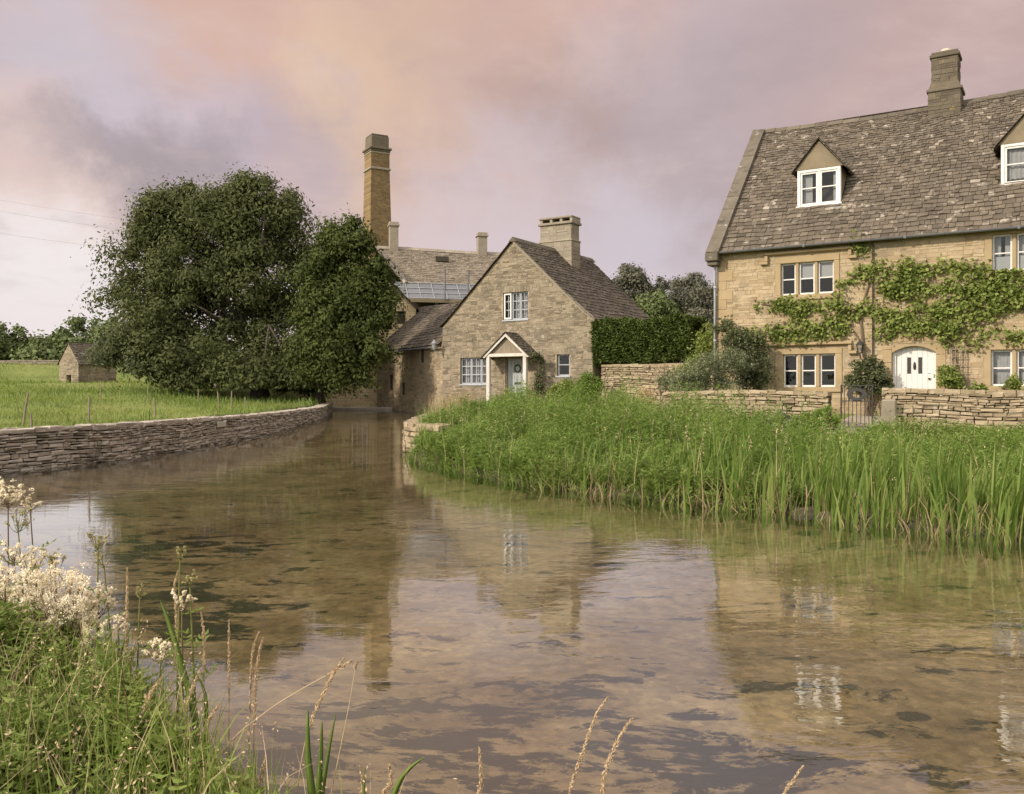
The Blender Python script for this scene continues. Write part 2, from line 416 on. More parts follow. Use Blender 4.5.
def mat_water():
    m, nt = new_mat('river_water')
    N, L = nt.nodes.new, nt.links.new
    out = N('ShaderNodeOutputMaterial')
    tc = N('ShaderNodeTexCoord')

    def noise(scale, stretch, detail, rough=0.55, dist=0.0):
        mp = N('ShaderNodeMapping'); mp.inputs['Scale'].default_value = stretch
        L(tc.outputs['Object'], mp.inputs[0])
        n = N('ShaderNodeTexNoise'); n.inputs['Scale'].default_value = scale
        n.inputs['Detail'].default_value = detail; n.inputs['Roughness'].default_value = rough
        n.inputs['Distortion'].default_value = dist
        L(mp.outputs[0], n.inputs['Vector'])
        return n.outputs[0]
    a = noise(4.2, (0.5, 1.0, 1), 4, 0.55, 0.3)     # ripples a hand or two long
    b = noise(0.6, (0.6, 1.0, 1), 2)                # slow swell of the current
    c = noise(0.16, (1, 1, 1), 2)                   # where the surface is ruffled and where it is smooth
    mr = N('ShaderNodeMapRange'); mr.inputs['From Min'].default_value = 0.38; mr.inputs['From Max'].default_value = 0.62
    mr.inputs['To Min'].default_value = 0.2; mr.inputs['To Max'].default_value = 1.15
    L(c, mr.inputs['Value'])
    mu = N('ShaderNodeMath'); mu.operation = 'MULTIPLY'
    L(a, mu.inputs[0]); L(mr.outputs[0], mu.inputs[1])
    ad = N('ShaderNodeMath'); ad.operation = 'MULTIPLY_ADD'; ad.inputs[1].default_value = 1.3
    L(b, ad.inputs[0]); L(mu.outputs[0], ad.inputs[2])
    bp = N('ShaderNodeBump'); bp.inputs['Strength'].default_value = 1.0; bp.inputs['Distance'].default_value = 0.0044
    L(ad.outputs[0], bp.inputs['Height'])
    fr = N('ShaderNodeFresnel'); fr.inputs[0].default_value = 1.36
    L(bp.outputs[0], fr.inputs['Normal'])
    gl = N('ShaderNodeBsdfGlossy'); gl.inputs['Roughness'].default_value = 0.012
    gl.inputs['Color'].default_value = (0.90, 0.95, 1.0, 1)
    L(bp.outputs[0], gl.inputs['Normal'])
    tr = N('ShaderNodeBsdfTransparent'); tr.inputs[0].default_value = (0.94, 0.91, 0.83, 1)
    mx = N('ShaderNodeMixShader')
    fm = N('ShaderNodeMath'); fm.operation = 'MULTIPLY_ADD'; fm.use_clamp = True
    fm.inputs[1].default_value = 1.25; fm.inputs[2].default_value = 0.09
    L(fr.outputs[0], fm.inputs[0])
    mn = N('ShaderNodeMath'); mn.operation = 'MINIMUM'; mn.inputs[1].default_value = 0.66
    L(fm.outputs[0], mn.inputs[0])
    L(mn.outputs[0], mx.inputs[0]); L(tr.outputs[0], mx.inputs[1]); L(gl.outputs[0], mx.inputs[2])
    L(mx.outputs[0], out.inputs[0])
    return m


M['water'] = mat_water()


def mat_bed():
    m, nt = new_mat('river_bed')
    N, L = nt.nodes.new, nt.links.new
    out = N('ShaderNodeOutputMaterial')
    p = N('ShaderNodeBsdfPrincipled'); p.inputs['Roughness'].default_value = 0.95
    tc = N('ShaderNodeTexCoord')

    def noise(scale, stretch, detail, off=(0, 0, 0), rough=0.6, dist=0.0):
        mp = N('ShaderNodeMapping'); mp.inputs['Scale'].default_value = stretch; mp.inputs['Location'].default_value = off
        L(tc.outputs['Object'], mp.inputs[0])
        n = N('ShaderNodeTexNoise'); n.inputs['Scale'].default_value = scale
        n.inputs['Detail'].default_value = detail; n.inputs['Roughness'].default_value = rough
        n.inputs['Distortion'].default_value = dist
        L(mp.outputs[0], n.inputs['Vector'])
        return n.outputs[0]

    def rng(v, a, b, t0=0.0, t1=1.0):
        r = N('ShaderNodeMapRange'); r.interpolation_type = 'SMOOTHSTEP'
        r.inputs['From Min'].default_value = a; r.inputs['From Max'].default_value = b
        r.inputs['To Min'].default_value = t0; r.inputs['To Max'].default_value = t1
        L(v, r.inputs['Value'])
        return r.outputs[0]
    g = ramp_node(nt, [(0.17, 0.125, 0.062), (0.29, 0.22, 0.115), (0.41, 0.325, 0.19)])
    n1 = noise(0.9, (0.8, 1.1, 1), 9, rough=0.74)
    L(rng(n1, 0.3, 0.7), g.inputs[0])
    pe = ramp_node(nt, [(0.84, 0.84, 0.84), (1.14, 1.13, 1.12)])
    L(rng(noise(9, (1, 1, 1), 3), 0.35, 0.65), pe.inputs[0])
    mu = N('ShaderNodeMix'); mu.data_type = 'RGBA'; mu.blend_type = 'MULTIPLY'; mu.inputs['Factor'].default_value = 1
    L(g.outputs[0], mu.inputs[6]); L(pe.outputs[0], mu.inputs[7])
    # pebbles
    vo = N('ShaderNodeTexVoronoi'); vo.inputs['Scale'].default_value = 13
    L(tc.outputs['Object'], vo.inputs['Vector'])
    vr = ramp_node(nt, [(0.66, 0.66, 0.66), (1.0, 1.0, 1.0), (1.38, 1.36, 1.30)])
    L(vo.outputs['Color'], vr.inputs[0])
    mv = N('ShaderNodeMix'); mv.data_type = 'RGBA'; mv.blend_type = 'MULTIPLY'; mv.inputs['Factor'].default_value = 0.75
    L(mu.outputs[2], mv.inputs[6]); L(vr.outputs[0], mv.inputs[7]); mu = mv
    # beds of dark weed: where the river is thick with it, a low threshold
    def spot(x, y, r0, r1):
        d = N('ShaderNodeVectorMath'); d.operation = 'DISTANCE'
        L(tc.outputs['Object'], d.inputs[0]); d.inputs[1].default_value = (x, y, -0.3)
        return rng(d.outputs['Value'], r1, r0)
    s1 = spot(-0.2, 4.3, 0.6, 2.6)
    s2 = spot(-3.6, 7.9, 0.6, 2.6)
    s3 = spot(-4.2, 11.0, 0.2, 2.2)
    s4 = spot(0.9, 4.3, 0.2, 1.3)
    mx1 = N('ShaderNodeMath'); mx1.operation = 'MAXIMUM'; L(s1, mx1.inputs[0]); L(s2, mx1.inputs[1])
    mx2 = N('ShaderNodeMath'); mx2.operation = 'MAXIMUM'; L(mx1.outputs[0], mx2.inputs[0]); L(s3, mx2.inputs[1])
    mx3 = N('ShaderNodeMath'); mx3.operation = 'MAXIMUM'; L(mx2.outputs[0], mx3.inputs[0]); L(s4, mx3.inputs[1])
    s5 = spot(2.36, 5.3, 0.05, 0.15)
    s6 = spot(3.7, 11.1, 0.05, 0.28)
    mx4 = N('ShaderNodeMath'); mx4.operation = 'MAXIMUM'; L(s5, mx4.inputs[0]); L(s6, mx4.inputs[1])
    n2 = noise(2.7, (0.62, 1.15, 1), 9, (4, 2, 0), 0.72, 0.3)
    ad = N('ShaderNodeMath'); ad.operation = 'MULTIPLY_ADD'; ad.inputs[1].default_value = 0.105
    L(mx3.outputs[0], ad.inputs[0]); L(n2, ad.inputs[2])
    ad2 = N('ShaderNodeMath'); ad2.operation = 'MULTIPLY_ADD'; ad2.inputs[1].default_value = 0.3
    L(mx4.outputs[0], ad2.inputs[0]); L(ad.outputs[0], ad2.inputs[2]); ad = ad2
    wf = rng(ad.outputs[0], 0.568, 0.612, 0, 0.95)
    m2 = N('ShaderNodeMix'); m2.data_type = 'RGBA'
    L(wf, m2.inputs['Factor']); L(mu.outputs[2], m2.inputs[6]); m2.inputs[7].default_value = (0.022, 0.026, 0.014, 1)
    L(m2.outputs[2], p.inputs['Base Color'])
    bp = N('ShaderNodeBump'); bp.inputs['Strength'].default_value = 0.5; bp.inputs['Distance'].default_value = 0.05
    L(noise(8, (1, 1, 1), 4), bp.inputs['Height']); L(bp.outputs[0], p.inputs['Normal'])
    L(p.outputs[0], out.inputs[0])
    return m


M['bed'] = mat_bed()

# ------------------------------------------------------------------ object helpers
def tag(o, label=None, cat=None, group=None, kind=None):
    if label:
        o['label'] = label
    if cat:
        o['category'] = cat
    if group:
        o['group'] = group
    if kind or cat:
        o['kind'] = kind or 'thing'
    return o


def empty(name, loc, rz=0.0, label=None, cat=None, group=None):
    o = bpy.data.objects.new(name, None)
    COL.objects.link(o)
    o.location = loc
    o.rotation_euler = (0, 0, rz)
    o.empty_display_size = 0.3
    return tag(o, label, cat, group)


def npobj(name, V, F, mat, parent=None, smooth=False):
    """V (N,3) array; F a (M,k) array or a list of lists/arrays"""
    V = np.asarray(V, dtype=np.float32).reshape(-1, 3)
    me = bpy.data.meshes.new(name)
    if isinstance(F, np.ndarray):
        k = F.shape[1]
        tot = np.full(len(F), k, dtype=np.int32)
        idx = F.astype(np.int32).ravel()
    else:
        tot = np.array([len(f) for f in F], dtype=np.int32)
        idx = np.concatenate([np.asarray(f, dtype=np.int32) for f in F])
    me.vertices.add(len(V))
    me.vertices.foreach_set('co', V.ravel())
    me.loops.add(len(idx))
    me.loops.foreach_set('vertex_index', idx)
    me.polygons.add(len(tot))
    me.polygons.foreach_set('loop_start', np.concatenate([[0], np.cumsum(tot)[:-1]]).astype(np.int32))
    me.polygons.foreach_set('loop_total', tot)
    me.polygons.foreach_set('use_smooth', np.full(len(tot), bool(smooth)))
    me.update(calc_edges=True)
    me.validate()
    if mat:
        me.materials.append(mat)
    o = bpy.data.objects.new(name, me)
    COL.objects.link(o)
    if parent:
        o.parent = parent
    return o


class MB:
    """collects shapes, links them as ONE mesh"""
    def __init__(self):
        self.v, self.f = [], []

    def add(self, vs, fs):
        b = len(self.v)
        self.v += [tuple(p) for p in vs]
        self.f += [[b + i for i in f] for f in fs]

    def box(self, x0, y0, z0, x1, y1, z1):
        self.add([(x0, y0, z0), (x1, y0, z0), (x1, y1, z0), (x0, y1, z0), (x0, y0, z1), (x1, y0, z1), (x1, y1, z1), (x0, y1, z1)],
                 [(0, 3, 2, 1), (4, 5, 6, 7), (0, 1, 5, 4), (1, 2, 6, 5), (2, 3, 7, 6), (3, 0, 4, 7)])

    def cbox(self, x0, y0, z0, x1, y1, z1, c=0.01):
        """box with chamfered edges all round"""
        vs, fs = [], []
        xs, ys, zs = (x0, x1), (y0, y1), (z0, z1)
        idx = {}
        for i in (0, 1):
            for j in (0, 1):
                for k in (0, 1):
                    dx, dy, dz = (c if i == 0 else -c), (c if j == 0 else -c), (c if k == 0 else -c)
                    P = (xs[i], ys[j], zs[k])
                    idx[(i, j, k, 'x')] = len(vs); vs.append((P[0], P[1] + dy, P[2] + dz))
                    idx[(i, j, k, 'y')] = len(vs); vs.append((P[0] + dx, P[1], P[2] + dz))
                    idx[(i, j, k, 'z')] = len(vs); vs.append((P[0] + dx, P[1] + dy, P[2]))
        q = [(0, 0), (1, 0), (1, 1), (0, 1)]
        for s in (0, 1):
            fs.append([idx[(s, a, b, 'x')] for a, b in (q if s else q[::-1])])
            fs.append([idx[(a, s, b, 'y')] for a, b in (q[::-1] if s else q)])
            fs.append([idx[(a, b, s, 'z')] for a, b in (q if s else q[::-1])])
        for a in (0, 1):
            for b in (0, 1):
                fs.append([idx[(a, b, 0, 'x')], idx[(a, b, 1, 'x')], idx[(a, b, 1, 'y')], idx[(a, b, 0, 'y')]])
                fs.append([idx[(a, 0, b, 'x')], idx[(a, 1, b, 'x')], idx[(a, 1, b, 'z')], idx[(a, 0, b, 'z')]])
                fs.append([idx[(0, a, b, 'y')], idx[(1, a, b, 'y')], idx[(1, a, b, 'z')], idx[(0, a, b, 'z')]])
                for k in (0, 1):
                    fs.append([idx[(a, b, k, 'x')], idx[(a, b, k, 'y')], idx[(a, b, k, 'z')]])
        self.add(vs, fs)

    def prism(self, prof, y0, y1, axis='y'):
        """profile in (x,z) extruded along y (or profile in (y,z) along x)"""
        n = len(prof)
        if axis == 'y':
            vs = [(p[0], y0, p[1]) for p in prof] + [(p[0], y1, p[1]) for p in prof]
        else:
            vs = [(y0, p[0], p[1]) for p in prof] + [(y1, p[0], p[1]) for p in prof]
        fs = [list(range(n)), list(range(2 * n - 1, n - 1, -1))]
        fs += [[i, i + n, (i + 1) % n + n, (i + 1) % n] for i in range(n)]
        self.add(vs, fs)

    def tube(self, pts, rad, n=6, cap=True):
        pts = [Vector(p) for p in pts]
        m = len(pts)
        if not hasattr(rad, '__len__'):
            rad = [rad] * m
        rings = []
        for i, p in enumerate(pts):
            d = (pts[min(i + 1, m - 1)] - pts[max(i - 1, 0)])
            d = d.normalized() if d.length > 1e-9 else Vector((0, 0, 1))
            a = d.cross(Vector((0, 0, 1)) if abs(d.z) < 0.95 else Vector((1, 0, 0))).normalized()
            b = d.cross(a)
            rings.append([p + (a * math.cos(2 * math.pi * k / n) + b * math.sin(2 * math.pi * k / n)) * rad[i] for k in range(n)])
        vs = [q for r in rings for q in r]
        fs = []
        for i in range(m - 1):
            for k in range(n):
                fs.append([i * n + k, i * n + (k + 1) % n, (i + 1) * n + (k + 1) % n, (i + 1) * n + k])
        if cap:
            fs.append(list(range(n - 1, -1, -1)))
            fs.append([(m - 1) * n + k for k in range(n)])
        self.add(vs, fs)

    def lathe(self, prof, c=(0, 0, 0), n=12):
        vs = [(c[0] + r * math.cos(2 * math.pi * k / n), c[1] + r * math.sin(2 * math.pi * k / n), c[2] + z) for r, z in prof for k in range(n)]
        fs = []
        for i in range(len(prof) - 1):
            for k in range(n):
                fs.append([i * n + k, i * n + (k + 1) % n, (i + 1) * n + (k + 1) % n, (i + 1) * n + k])
        fs.append(list(range(n - 1, -1, -1)))
        fs.append([(len(prof) - 1) * n + k for k in range(n)])
        self.add(vs, fs)

    def arr(self, V, F):
        b = len(self.v)
        self.v += [tuple(p) for p in V]
        self.f += [[b + i for i in f] for f in F]

    def build(self, name, mat, parent=None, smooth=False):
        return npobj(name, np.array(self.v), self.f, mat, parent, smooth)


def unit_rand(rng, n):
    v = rng.normal(size=(n, 3))
    return v / (np.linalg.norm(v, axis=1, keepdims=True) + 1e-9)


def leaf_mesh(C, A, B, fold=None):
    """diamond leaves: centre C, half axis A (length), half axis B (width)"""
    n = len(C)
    if fold is None:
        V = np.stack([C - A, C + B - A * 0.15, C + A, C - B - A * 0.15], axis=1).reshape(-1, 3)
        F = np.arange(4 * n).reshape(n, 4)
        return V, F
    # folded along the midrib: two quads with a bent rib
    Nn = np.cross(A, B)
    Nn /= (np.linalg.norm(Nn, axis=1, keepdims=True) + 1e-9)
    w = np.linalg.norm(B, axis=1, keepdims=True)
    l = np.linalg.norm(A, axis=1, keepdims=True)
    V = np.stack([C - A, C - A * 0.25 + B + Nn * w * fold, C + A * 0.35 + B * 0.7 + Nn * w * fold * 0.5,
                  C + A - Nn * l * 0.25, C + A * 0.35 - B * 0.7 + Nn * w * fold * 0.5, C - A * 0.25 - B + Nn * w * fold,
                  C - A * 0.1], axis=1).reshape(-1, 3)
    b = (np.arange(n) * 7)[:, None]
    q1 = b + np.array([[0, 6, 2, 1]])
    q3 = b + np.array([[0, 5, 4, 6]])
    tri1 = b + np.array([[6, 3, 2]])
    tri2 = b + np.array([[6, 4, 3]])
    F = [*q1.tolist(), *q3.tolist(), *tri1.tolist(), *tri2.tolist()]
    return V, F


def rand_leaves(rng, C, ln, wd, droop=0.0, jit=0.4, up=0.3, out=None):
    """random leaves at the points C; normals biased upwards by up"""
    n = len(C)
    Nn = unit_rand(rng, n)
    Nn[:, 2] = np.abs(Nn[:, 2]) + up
    if out is not None:
        o = out / (np.linalg.norm(out, axis=1, keepdims=True) + 1e-6)
        Nn = Nn * 0.6 + o * 1.1
    Nn /= np.linalg.norm(Nn, axis=1, keepdims=True)
    A = np.cross(Nn, unit_rand(rng, n))
    A /= (np.linalg.norm(A, axis=1, keepdims=True) + 1e-9)
    A[:, 2] -= droop
    A /= (np.linalg.norm(A, axis=1, keepdims=True) + 1e-9)
    B = np.cross(Nn, A)
    B /= (np.linalg.norm(B, axis=1, keepdims=True) + 1e-9)
    s = 1 + rng.uniform(-jit, jit, size=(n, 1))
    return C, A * s * ln / 2, B * s * wd / 2


def blades(rng, base, height, lean, width, seg=4, curl=0.3):
    """tapering grass blades as ribbons; base (n,3), height (n,), lean (n,2) horizontal tip offset, width (n,)"""
    n = len(base)
    t = np.linspace(0, 1, seg + 1)
    ang = rng.uniform(0, 2 * math.pi, n)
    side = np.stack([np.cos(ang), np.sin(ang) * 0.5, np.zeros(n)], axis=1)
    V = []
    for i, ti in enumerate(t):
        c = base.copy()
        c[:, 2] += height * (ti - curl * ti ** 3 * np.linalg.norm(lean, axis=1) / (height + 1e-6))
        c[:, :2] += lean * (ti ** 2)[..., None] if hasattr(ti, 'shape') and ti.shape else lean * ti ** 2
        w = width * (1 - ti ** 2 * 0.92) * 0.5 * (0.75 + 0.25 * min(1, ti * 4))
        V.append(c - side * w[:, None])
        V.append(c + side * w[:, None])
    k = 2 * (seg + 1)
    V = np.stack(V, axis=1).reshape(-1, 3)
    b = (np.arange(n) * k)[:, None]
    F = np.concatenate([b + np.array([[2 * i, 2 * i + 1, 2 * i + 3, 2 * i + 2]]) for i in range(seg)], axis=0)
    return V, F


def join_np(parts):
    Vs, Fs, off = [], [], 0
    allnp = all(isinstance(f, np.ndarray) for _, f in parts) and len({f.shape[1] for _, f in parts}) == 1
    for V, F in parts:
        Vs.append(V)
        if allnp:
            Fs.append(F + off)
        else:
            Fs += [[i + off for i in f] for f in (F.tolist() if isinstance(F, np.ndarray) else F)]
        off += len(V)
    return np.concatenate(Vs), (np.concatenate(Fs) if allnp else Fs)


# ---- stone courses and slate courses (pattern stays in one mesh)
def stones(rng, U, H, hr, lr, keep=None, depth=(0.0, 0.02), gap=0.012, ch=0.014, back=0.06, jit=0.006, z0=0.0, u0=0.0, wob=0.0):
    S = []
    z = z0
    while z < z0 + H - 0.02:
        h = min(rng.uniform(*hr), z0 + H - z)
        if z0 + H - z - h < hr[0] * 0.6:
            h = z0 + H - z
        u = u0 - rng.uniform(0, lr[0])
        while u < u0 + U:
            l = rng.uniform(*lr) * (1.0 if rng.random() > 0.15 else 1.5)
            a, b = max(u, u0), min(u + l, u0 + U)
            u += l
            if b - a < 0.06:
                continue
            if keep and not keep(a, b, z, z + h):
                # try to shorten rather than leave a hole
                ok = False
                for (aa, bb) in ((a, a + (b - a) * 0.5), (a + (b - a) * 0.5, b), (a, a + (b - a) * 0.25), (a + (b - a) * 0.75, b)):
                    if bb - aa > 0.07 and keep(aa, bb, z, z + h):
                        S.append((aa, bb, z, z + h, rng.uniform(*depth)))
                        ok = True
                        break
                continue
            if h > hr[1] * 0.8 and rng.random() < 0.18:
                zm = z + h * rng.uniform(0.4, 0.6)
                S.append((a, b, z, zm, rng.uniform(*depth)))
                S.append((a, b, zm, z + h, rng.uniform(*depth)))
            else:
                S.append((a, b, z, z + h, rng.uniform(*depth)))
        z += h
    S = np.array(S)
    n = len(S)
    a, b, c, d, e = S.T
    g = gap / 2
    J = lambda: rng.uniform(-jit, jit, n)
    def rect(y, ins):
        return [np.stack([a + g + ins + J(), y, c + g + ins + J()], 1), np.stack([b - g - ins + J(), y, c + g + ins + J()], 1),
                np.stack([b - g - ins + J(), y, d - g - ins + J()], 1), np.stack([a + g + ins + J(), y, d - g - ins + J()], 1)]
    fr = rect(-e - 0.004, ch)
    fr = [f + np.stack([np.zeros(n), rng.uniform(-jit, jit, n), np.zeros(n)], 1) for f in fr]
    mid = rect(-e + ch - 0.004, 0.0)
    bk = [m.copy() for m in mid]
    for q in bk:
        q[:, 1] = back
    V = np.stack(fr + mid + bk, axis=1).reshape(-1, 3)
    if wob:
        V[:, 2] += wob * np.sin(V[:, 0] * 1.7) + wob * np.sin(V[:, 0] * 0.6 + 1)
    base = (np.arange(n) * 12)[:, None]
    pat = [(0, 1, 2, 3)] + [(4 + i, 4 + (i + 1) % 4, (i + 1) % 4, i) for i in range(4)] + [(8 + i, 8 + (i + 1) % 4, 4 + (i + 1) % 4, 4 + i) for i in range(4)]
    F = np.concatenate([base + np.array([p]) for p in pat], axis=0)
    return V, F


def slates(rng, W, S, c0, c1, tw, keep=None, thick=0.03, over=0.05):
    """slates in (u, s, n): u along the eaves, s up the slope"""
    T = []
    s = 0.0
    while s < S - 0.03:
        k = s / S
        c = c0 + (c1 - c0) * k
        c = min(c * rng.uniform(0.92, 1.08), S - s)
        u = -rng.uniform(0, tw[0])
        while u < W:
            w = rng.uniform(*tw) * (1 - 0.25 * k)
            a, b = max(u, 0), min(u + w, W)
            u += w
            if b - a < 0.05:
                continue
            if keep and not keep(a, b, s, s + c):
                continue
            T.append((a, b, s, s + c + over))
        s += c
    T = np.array(T)
    n = len(T)
    a, b, c, d = T.T
    g = 0.006
    th = thick * rng.uniform(0.7, 1.5, n)
    lo = rng.uniform(-0.035, 0.022, n)
    sk = rng.uniform(-0.012, 0.012, n)
    til = rng.uniform(-0.014, 0.014, n)
    st = lambda x, y, z: np.stack([x, y, z], 1)
    V = np.stack([st(a + g, c + lo + sk, th + til), st(b - g, c + lo - sk, th - til), st(b - g, d, 0.006 + 0 * a), st(a + g, d, 0.006 + 0 * a),
                  st(a + g, c + lo + sk, -0.01 + 0 * a), st(b - g, c + lo - sk, -0.01 + 0 * a)], axis=1).reshape(-1, 3)
    base = (np.arange(n) * 6)[:, None]
    F4 = np.concatenate([base + np.array([p]) for p in ((0, 1, 2, 3), (4, 5, 1, 0))], axis=0).tolist()
    F3 = np.concatenate([base + np.array([p]) for p in ((4, 0, 3), (5, 2, 1))], axis=0).tolist()
    return V, F4 + F3


def plane_map(V, O, U, S, Nn, sag=None):
    O, U, S, Nn = [np.array(q, dtype=float) for q in (O, U, S, Nn)]
    V = np.asarray(V)
    P = O + V[:, :1] * U + V[:, 1:2] * S + V[:, 2:3] * Nn
    if sag:
        P[:, 2] += sag(V[:, 0], V[:, 1])
    return P


def wall_panel(mb, holes, ubreaks, roofline, zb, y0, y1):
    """wall between y0 (front) and y1 with rectangular holes (u0,u1,z0,z1); roofline(u) gives the top"""
    us = sorted(set([round(q, 4) for q in ubreaks] + [round(h[i], 4) for h in holes for i in (0, 1)]))
    for a, b in zip(us[:-1], us[1:]):
        hs = sorted([(h[2], h[3]) for h in holes if h[0] < b - 1e-6 and h[1] > a + 1e-6])
        z = zb
        for (p, q) in hs:
            if p > z:
                for y, fl in ((y0, 0), (y1, 1)):
                    f = [(a, y, z), (b, y, z), (b, y, p), (a, y, p)]
                    mb.add(f if not fl else f[::-1], [(0, 1, 2, 3)])
            z = q
        ta, tb = roofline(a), roofline(b)
        for y, fl in ((y0, 0), (y1, 1)):
            f = [(a, y, z), (b, y, z), (b, y, tb), (a, y, ta)]
            mb.add(f if not fl else f[::-1], [(0, 1, 2, 3)])
    for (a, b, c, d) in holes:
        mb.add([(a, y0, c), (a, y1, c), (a, y1, d), (a, y0, d)], [(0, 1, 2, 3)])
        mb.add([(b, y0, c), (b, y1, c), (b, y1, d), (b, y0, d)], [(3, 2, 1, 0)])
        mb.add([(a, y0, c), (b, y0, c), (b, y1, c), (a, y1, c)], [(0, 1, 2, 3)])
        mb.add([(a, y0, d), (b, y0, d), (b, y1, d), (a, y1, d)], [(3, 2, 1, 0)])


def stone_box(rng, x0, y0, z0, x1, y1, z1, hr=(0.10, 0.19), lr=(0.2, 0.45)):
    parts = []
    for (L_, f) in ((x1 - x0, lambda V: np.stack([x0 + V[:, 0], y0 + V[:, 1], z0 + V[:, 2]], 1)), (x1 - x0, lambda V: np.stack([x1 - V[:, 0], y1 - V[:, 1], z0 + V[:, 2]], 1)),
                    (y1 - y0, lambda V: np.stack([x1 - V[:, 1], y0 + V[:, 0], z0 + V[:, 2]], 1)), (y1 - y0, lambda V: np.stack([x0 + V[:, 1], y1 - V[:, 0], z0 + V[:, 2]], 1))):
        V, F = stones(rng, L_, z1 - z0, hr, lr, None, (0.0, 0.014), 0.008, 0.006, 0.02, 0.007)
        parts.append((f(V), F))
    return join_np(parts)


def keep_fn(holes, roofline=None):
    def k(a, b, c, d):
        for h in holes:
            if a < h[1] - 1e-3 and b > h[0] + 1e-3 and c < h[3] - 1e-3 and d > h[2] + 1e-3:
                return False
        if roofline and d > min(roofline(a), roofline(b)) - 0.01:
            return False
        return True
    return k


def curtain_mesh(mb, u0, u1, z0, z1, y, amp=0.025, waves=6):
    n = max(6, int((u1 - u0) * 40))
    vs, fs = [], []
    for i in range(n + 1):
        t = i / n
        u = u0 + (u1 - u0) * t
        yy = y + amp * math.sin(t * waves * 2 * math.pi) + amp * 0.4 * math.sin(t * waves * 5)
        vs += [(u, yy, z0), (u, yy * 1.0, z1)]
    for i in range(n):
        fs.append((2 * i, 2 * i + 2, 2 * i + 3, 2 * i + 1))
    mb.add(vs, fs)


def window(root, lights, z0, z1, outer, depth, sur_mat, fr_mat, curtain=None, bars=(0.5,), vbars=0, fw=0.05, proud=0.03, gy=0.13, blind=None):
    """stone surround with lights; sub-parts: a casement for every light, the panes, the curtains"""
    U0, U1, Z0, Z1 = outer
    mb = MB()
    if sur_mat is not None:
        mb.cbox(U0, -proud, z0, lights[0][0], depth, z1, 0.012)
        mb.cbox(lights[-1][1], -proud, z0, U1, depth, z1, 0.012)
        mb.cbox(U0, -proud - 0.004, z1 + 0.001, U1, depth, Z1, 0.012)
        mb.cbox(U0, -proud - 0.03, Z0, U1, depth, z0 - 0.001, 0.012)
        for (p, q) in zip(lights[:-1], lights[1:]):
            mb.cbox(p[1], -proud + 0.035, z0, q[0], depth - 0.05, z1, 0.02)
        w = mb.build('window', sur_mat, root)
    else:
        mb.box(U0, 0.06, Z0, U1, 0.075, Z0 + 0.012)
        mb.cbox(U0 - 0.04, -0.05, Z0 - 0.06, U1 + 0.04, 0.1, Z0 - 0.002, 0.008)
        w = mb.build('window', fr_mat, root)
    pn = MB()
    for (a, b) in lights:
        f = MB()
        y0, y1 = gy - 0.03, gy + 0.03
        f.cbox(a, y0, z0, a + fw, y1, z1, 0.006)
        f.cbox(b - fw, y0, z0, b, y1, z1, 0.006)
        f.cbox(a + fw, y0 + 0.002, z0, b - fw, y1 - 0.002, z0 + fw * 1.2, 0.006)
        f.cbox(a + fw, y0 + 0.002, z1 - fw, b - fw, y1 - 0.002, z1, 0.006)
        for t in bars:
            zz = z0 + (z1 - z0) * t
            f.cbox(a + fw, y0 + 0.006, zz - 0.02, b - fw, y1 - 0.006, zz + 0.02, 0.004)
        for i in range(vbars):
            uu = a + (b - a) * (i + 1) / (vbars + 1)
            f.cbox(uu - 0.014, y0 + 0.009, z0 + fw * 1.2, uu + 0.014, y1 - 0.009, z1 - fw, 0.004)
        f.build('casement', fr_mat, w)
        pn.add([(a + fw * 0.8, gy, z0 + fw), (b - fw * 0.8, gy, z0 + fw), (b - fw * 0.8, gy, z1 - fw * 0.8), (a + fw * 0.8, gy, z1 - fw * 0.8)], [(0, 1, 2, 3)])
    pn.build('pane', M['glass'], w)
    if curtain:
        for (a, b, c, d, n) in curtain:
            cm = MB()
            curtain_mesh(cm, a, b, c, d, gy + 0.13, 0.02, n)
            cm.build('curtain', M['curtain'], w, True)
    if blind:
        for (a, b, c, d) in blind:
            bm_ = MB()
            bm_.box(a, gy + 0.05, c, b, gy + 0.06, d)
            bm_.build('blind', M['blind'], w)
    return w

# ------------------------------------------------------------------ the lie of the land
LEFT_BANK = [(-9.9, 51), (-9.2, 46), (-8.45, 41), (-8.1, 38), (-8.35, 31), (-8.9, 26), (-9.4, 20.3), (-10.2, 18), (-13, 15), (-18, 13), (-30, 11), (-60, 9)]
NEAR_BANK = [(-60, 5), (-30, 6.5), (-15, 7.6), (-9, 7.6), (-6, 7.0), (-4.2, 6.3), (-3, 5.5), (-2.0, 4.7), (-1.3, 3.9), (-0.6, 3.1), (0.4, 2.6), (3, 2.4), (8, 2.0), (30, -1), (60, -4)]
RIGHT_BANK = [(60, -1), (30, 3.8), (14, 6), (8, 7.6), (5.4, 9.5), (4.2, 10.8), (2.6, 12.5), (0.62, 14.7), (-0.9, 17.2), (-2.2, 20.3), (-2.9, 23.3), (-3.2, 30), (-3.2, 40.4), (-7.3, 48.7), (-8, 51)]
POLY = np.array(LEFT_BANK + NEAR_BANK + RIGHT_BANK, dtype=float)


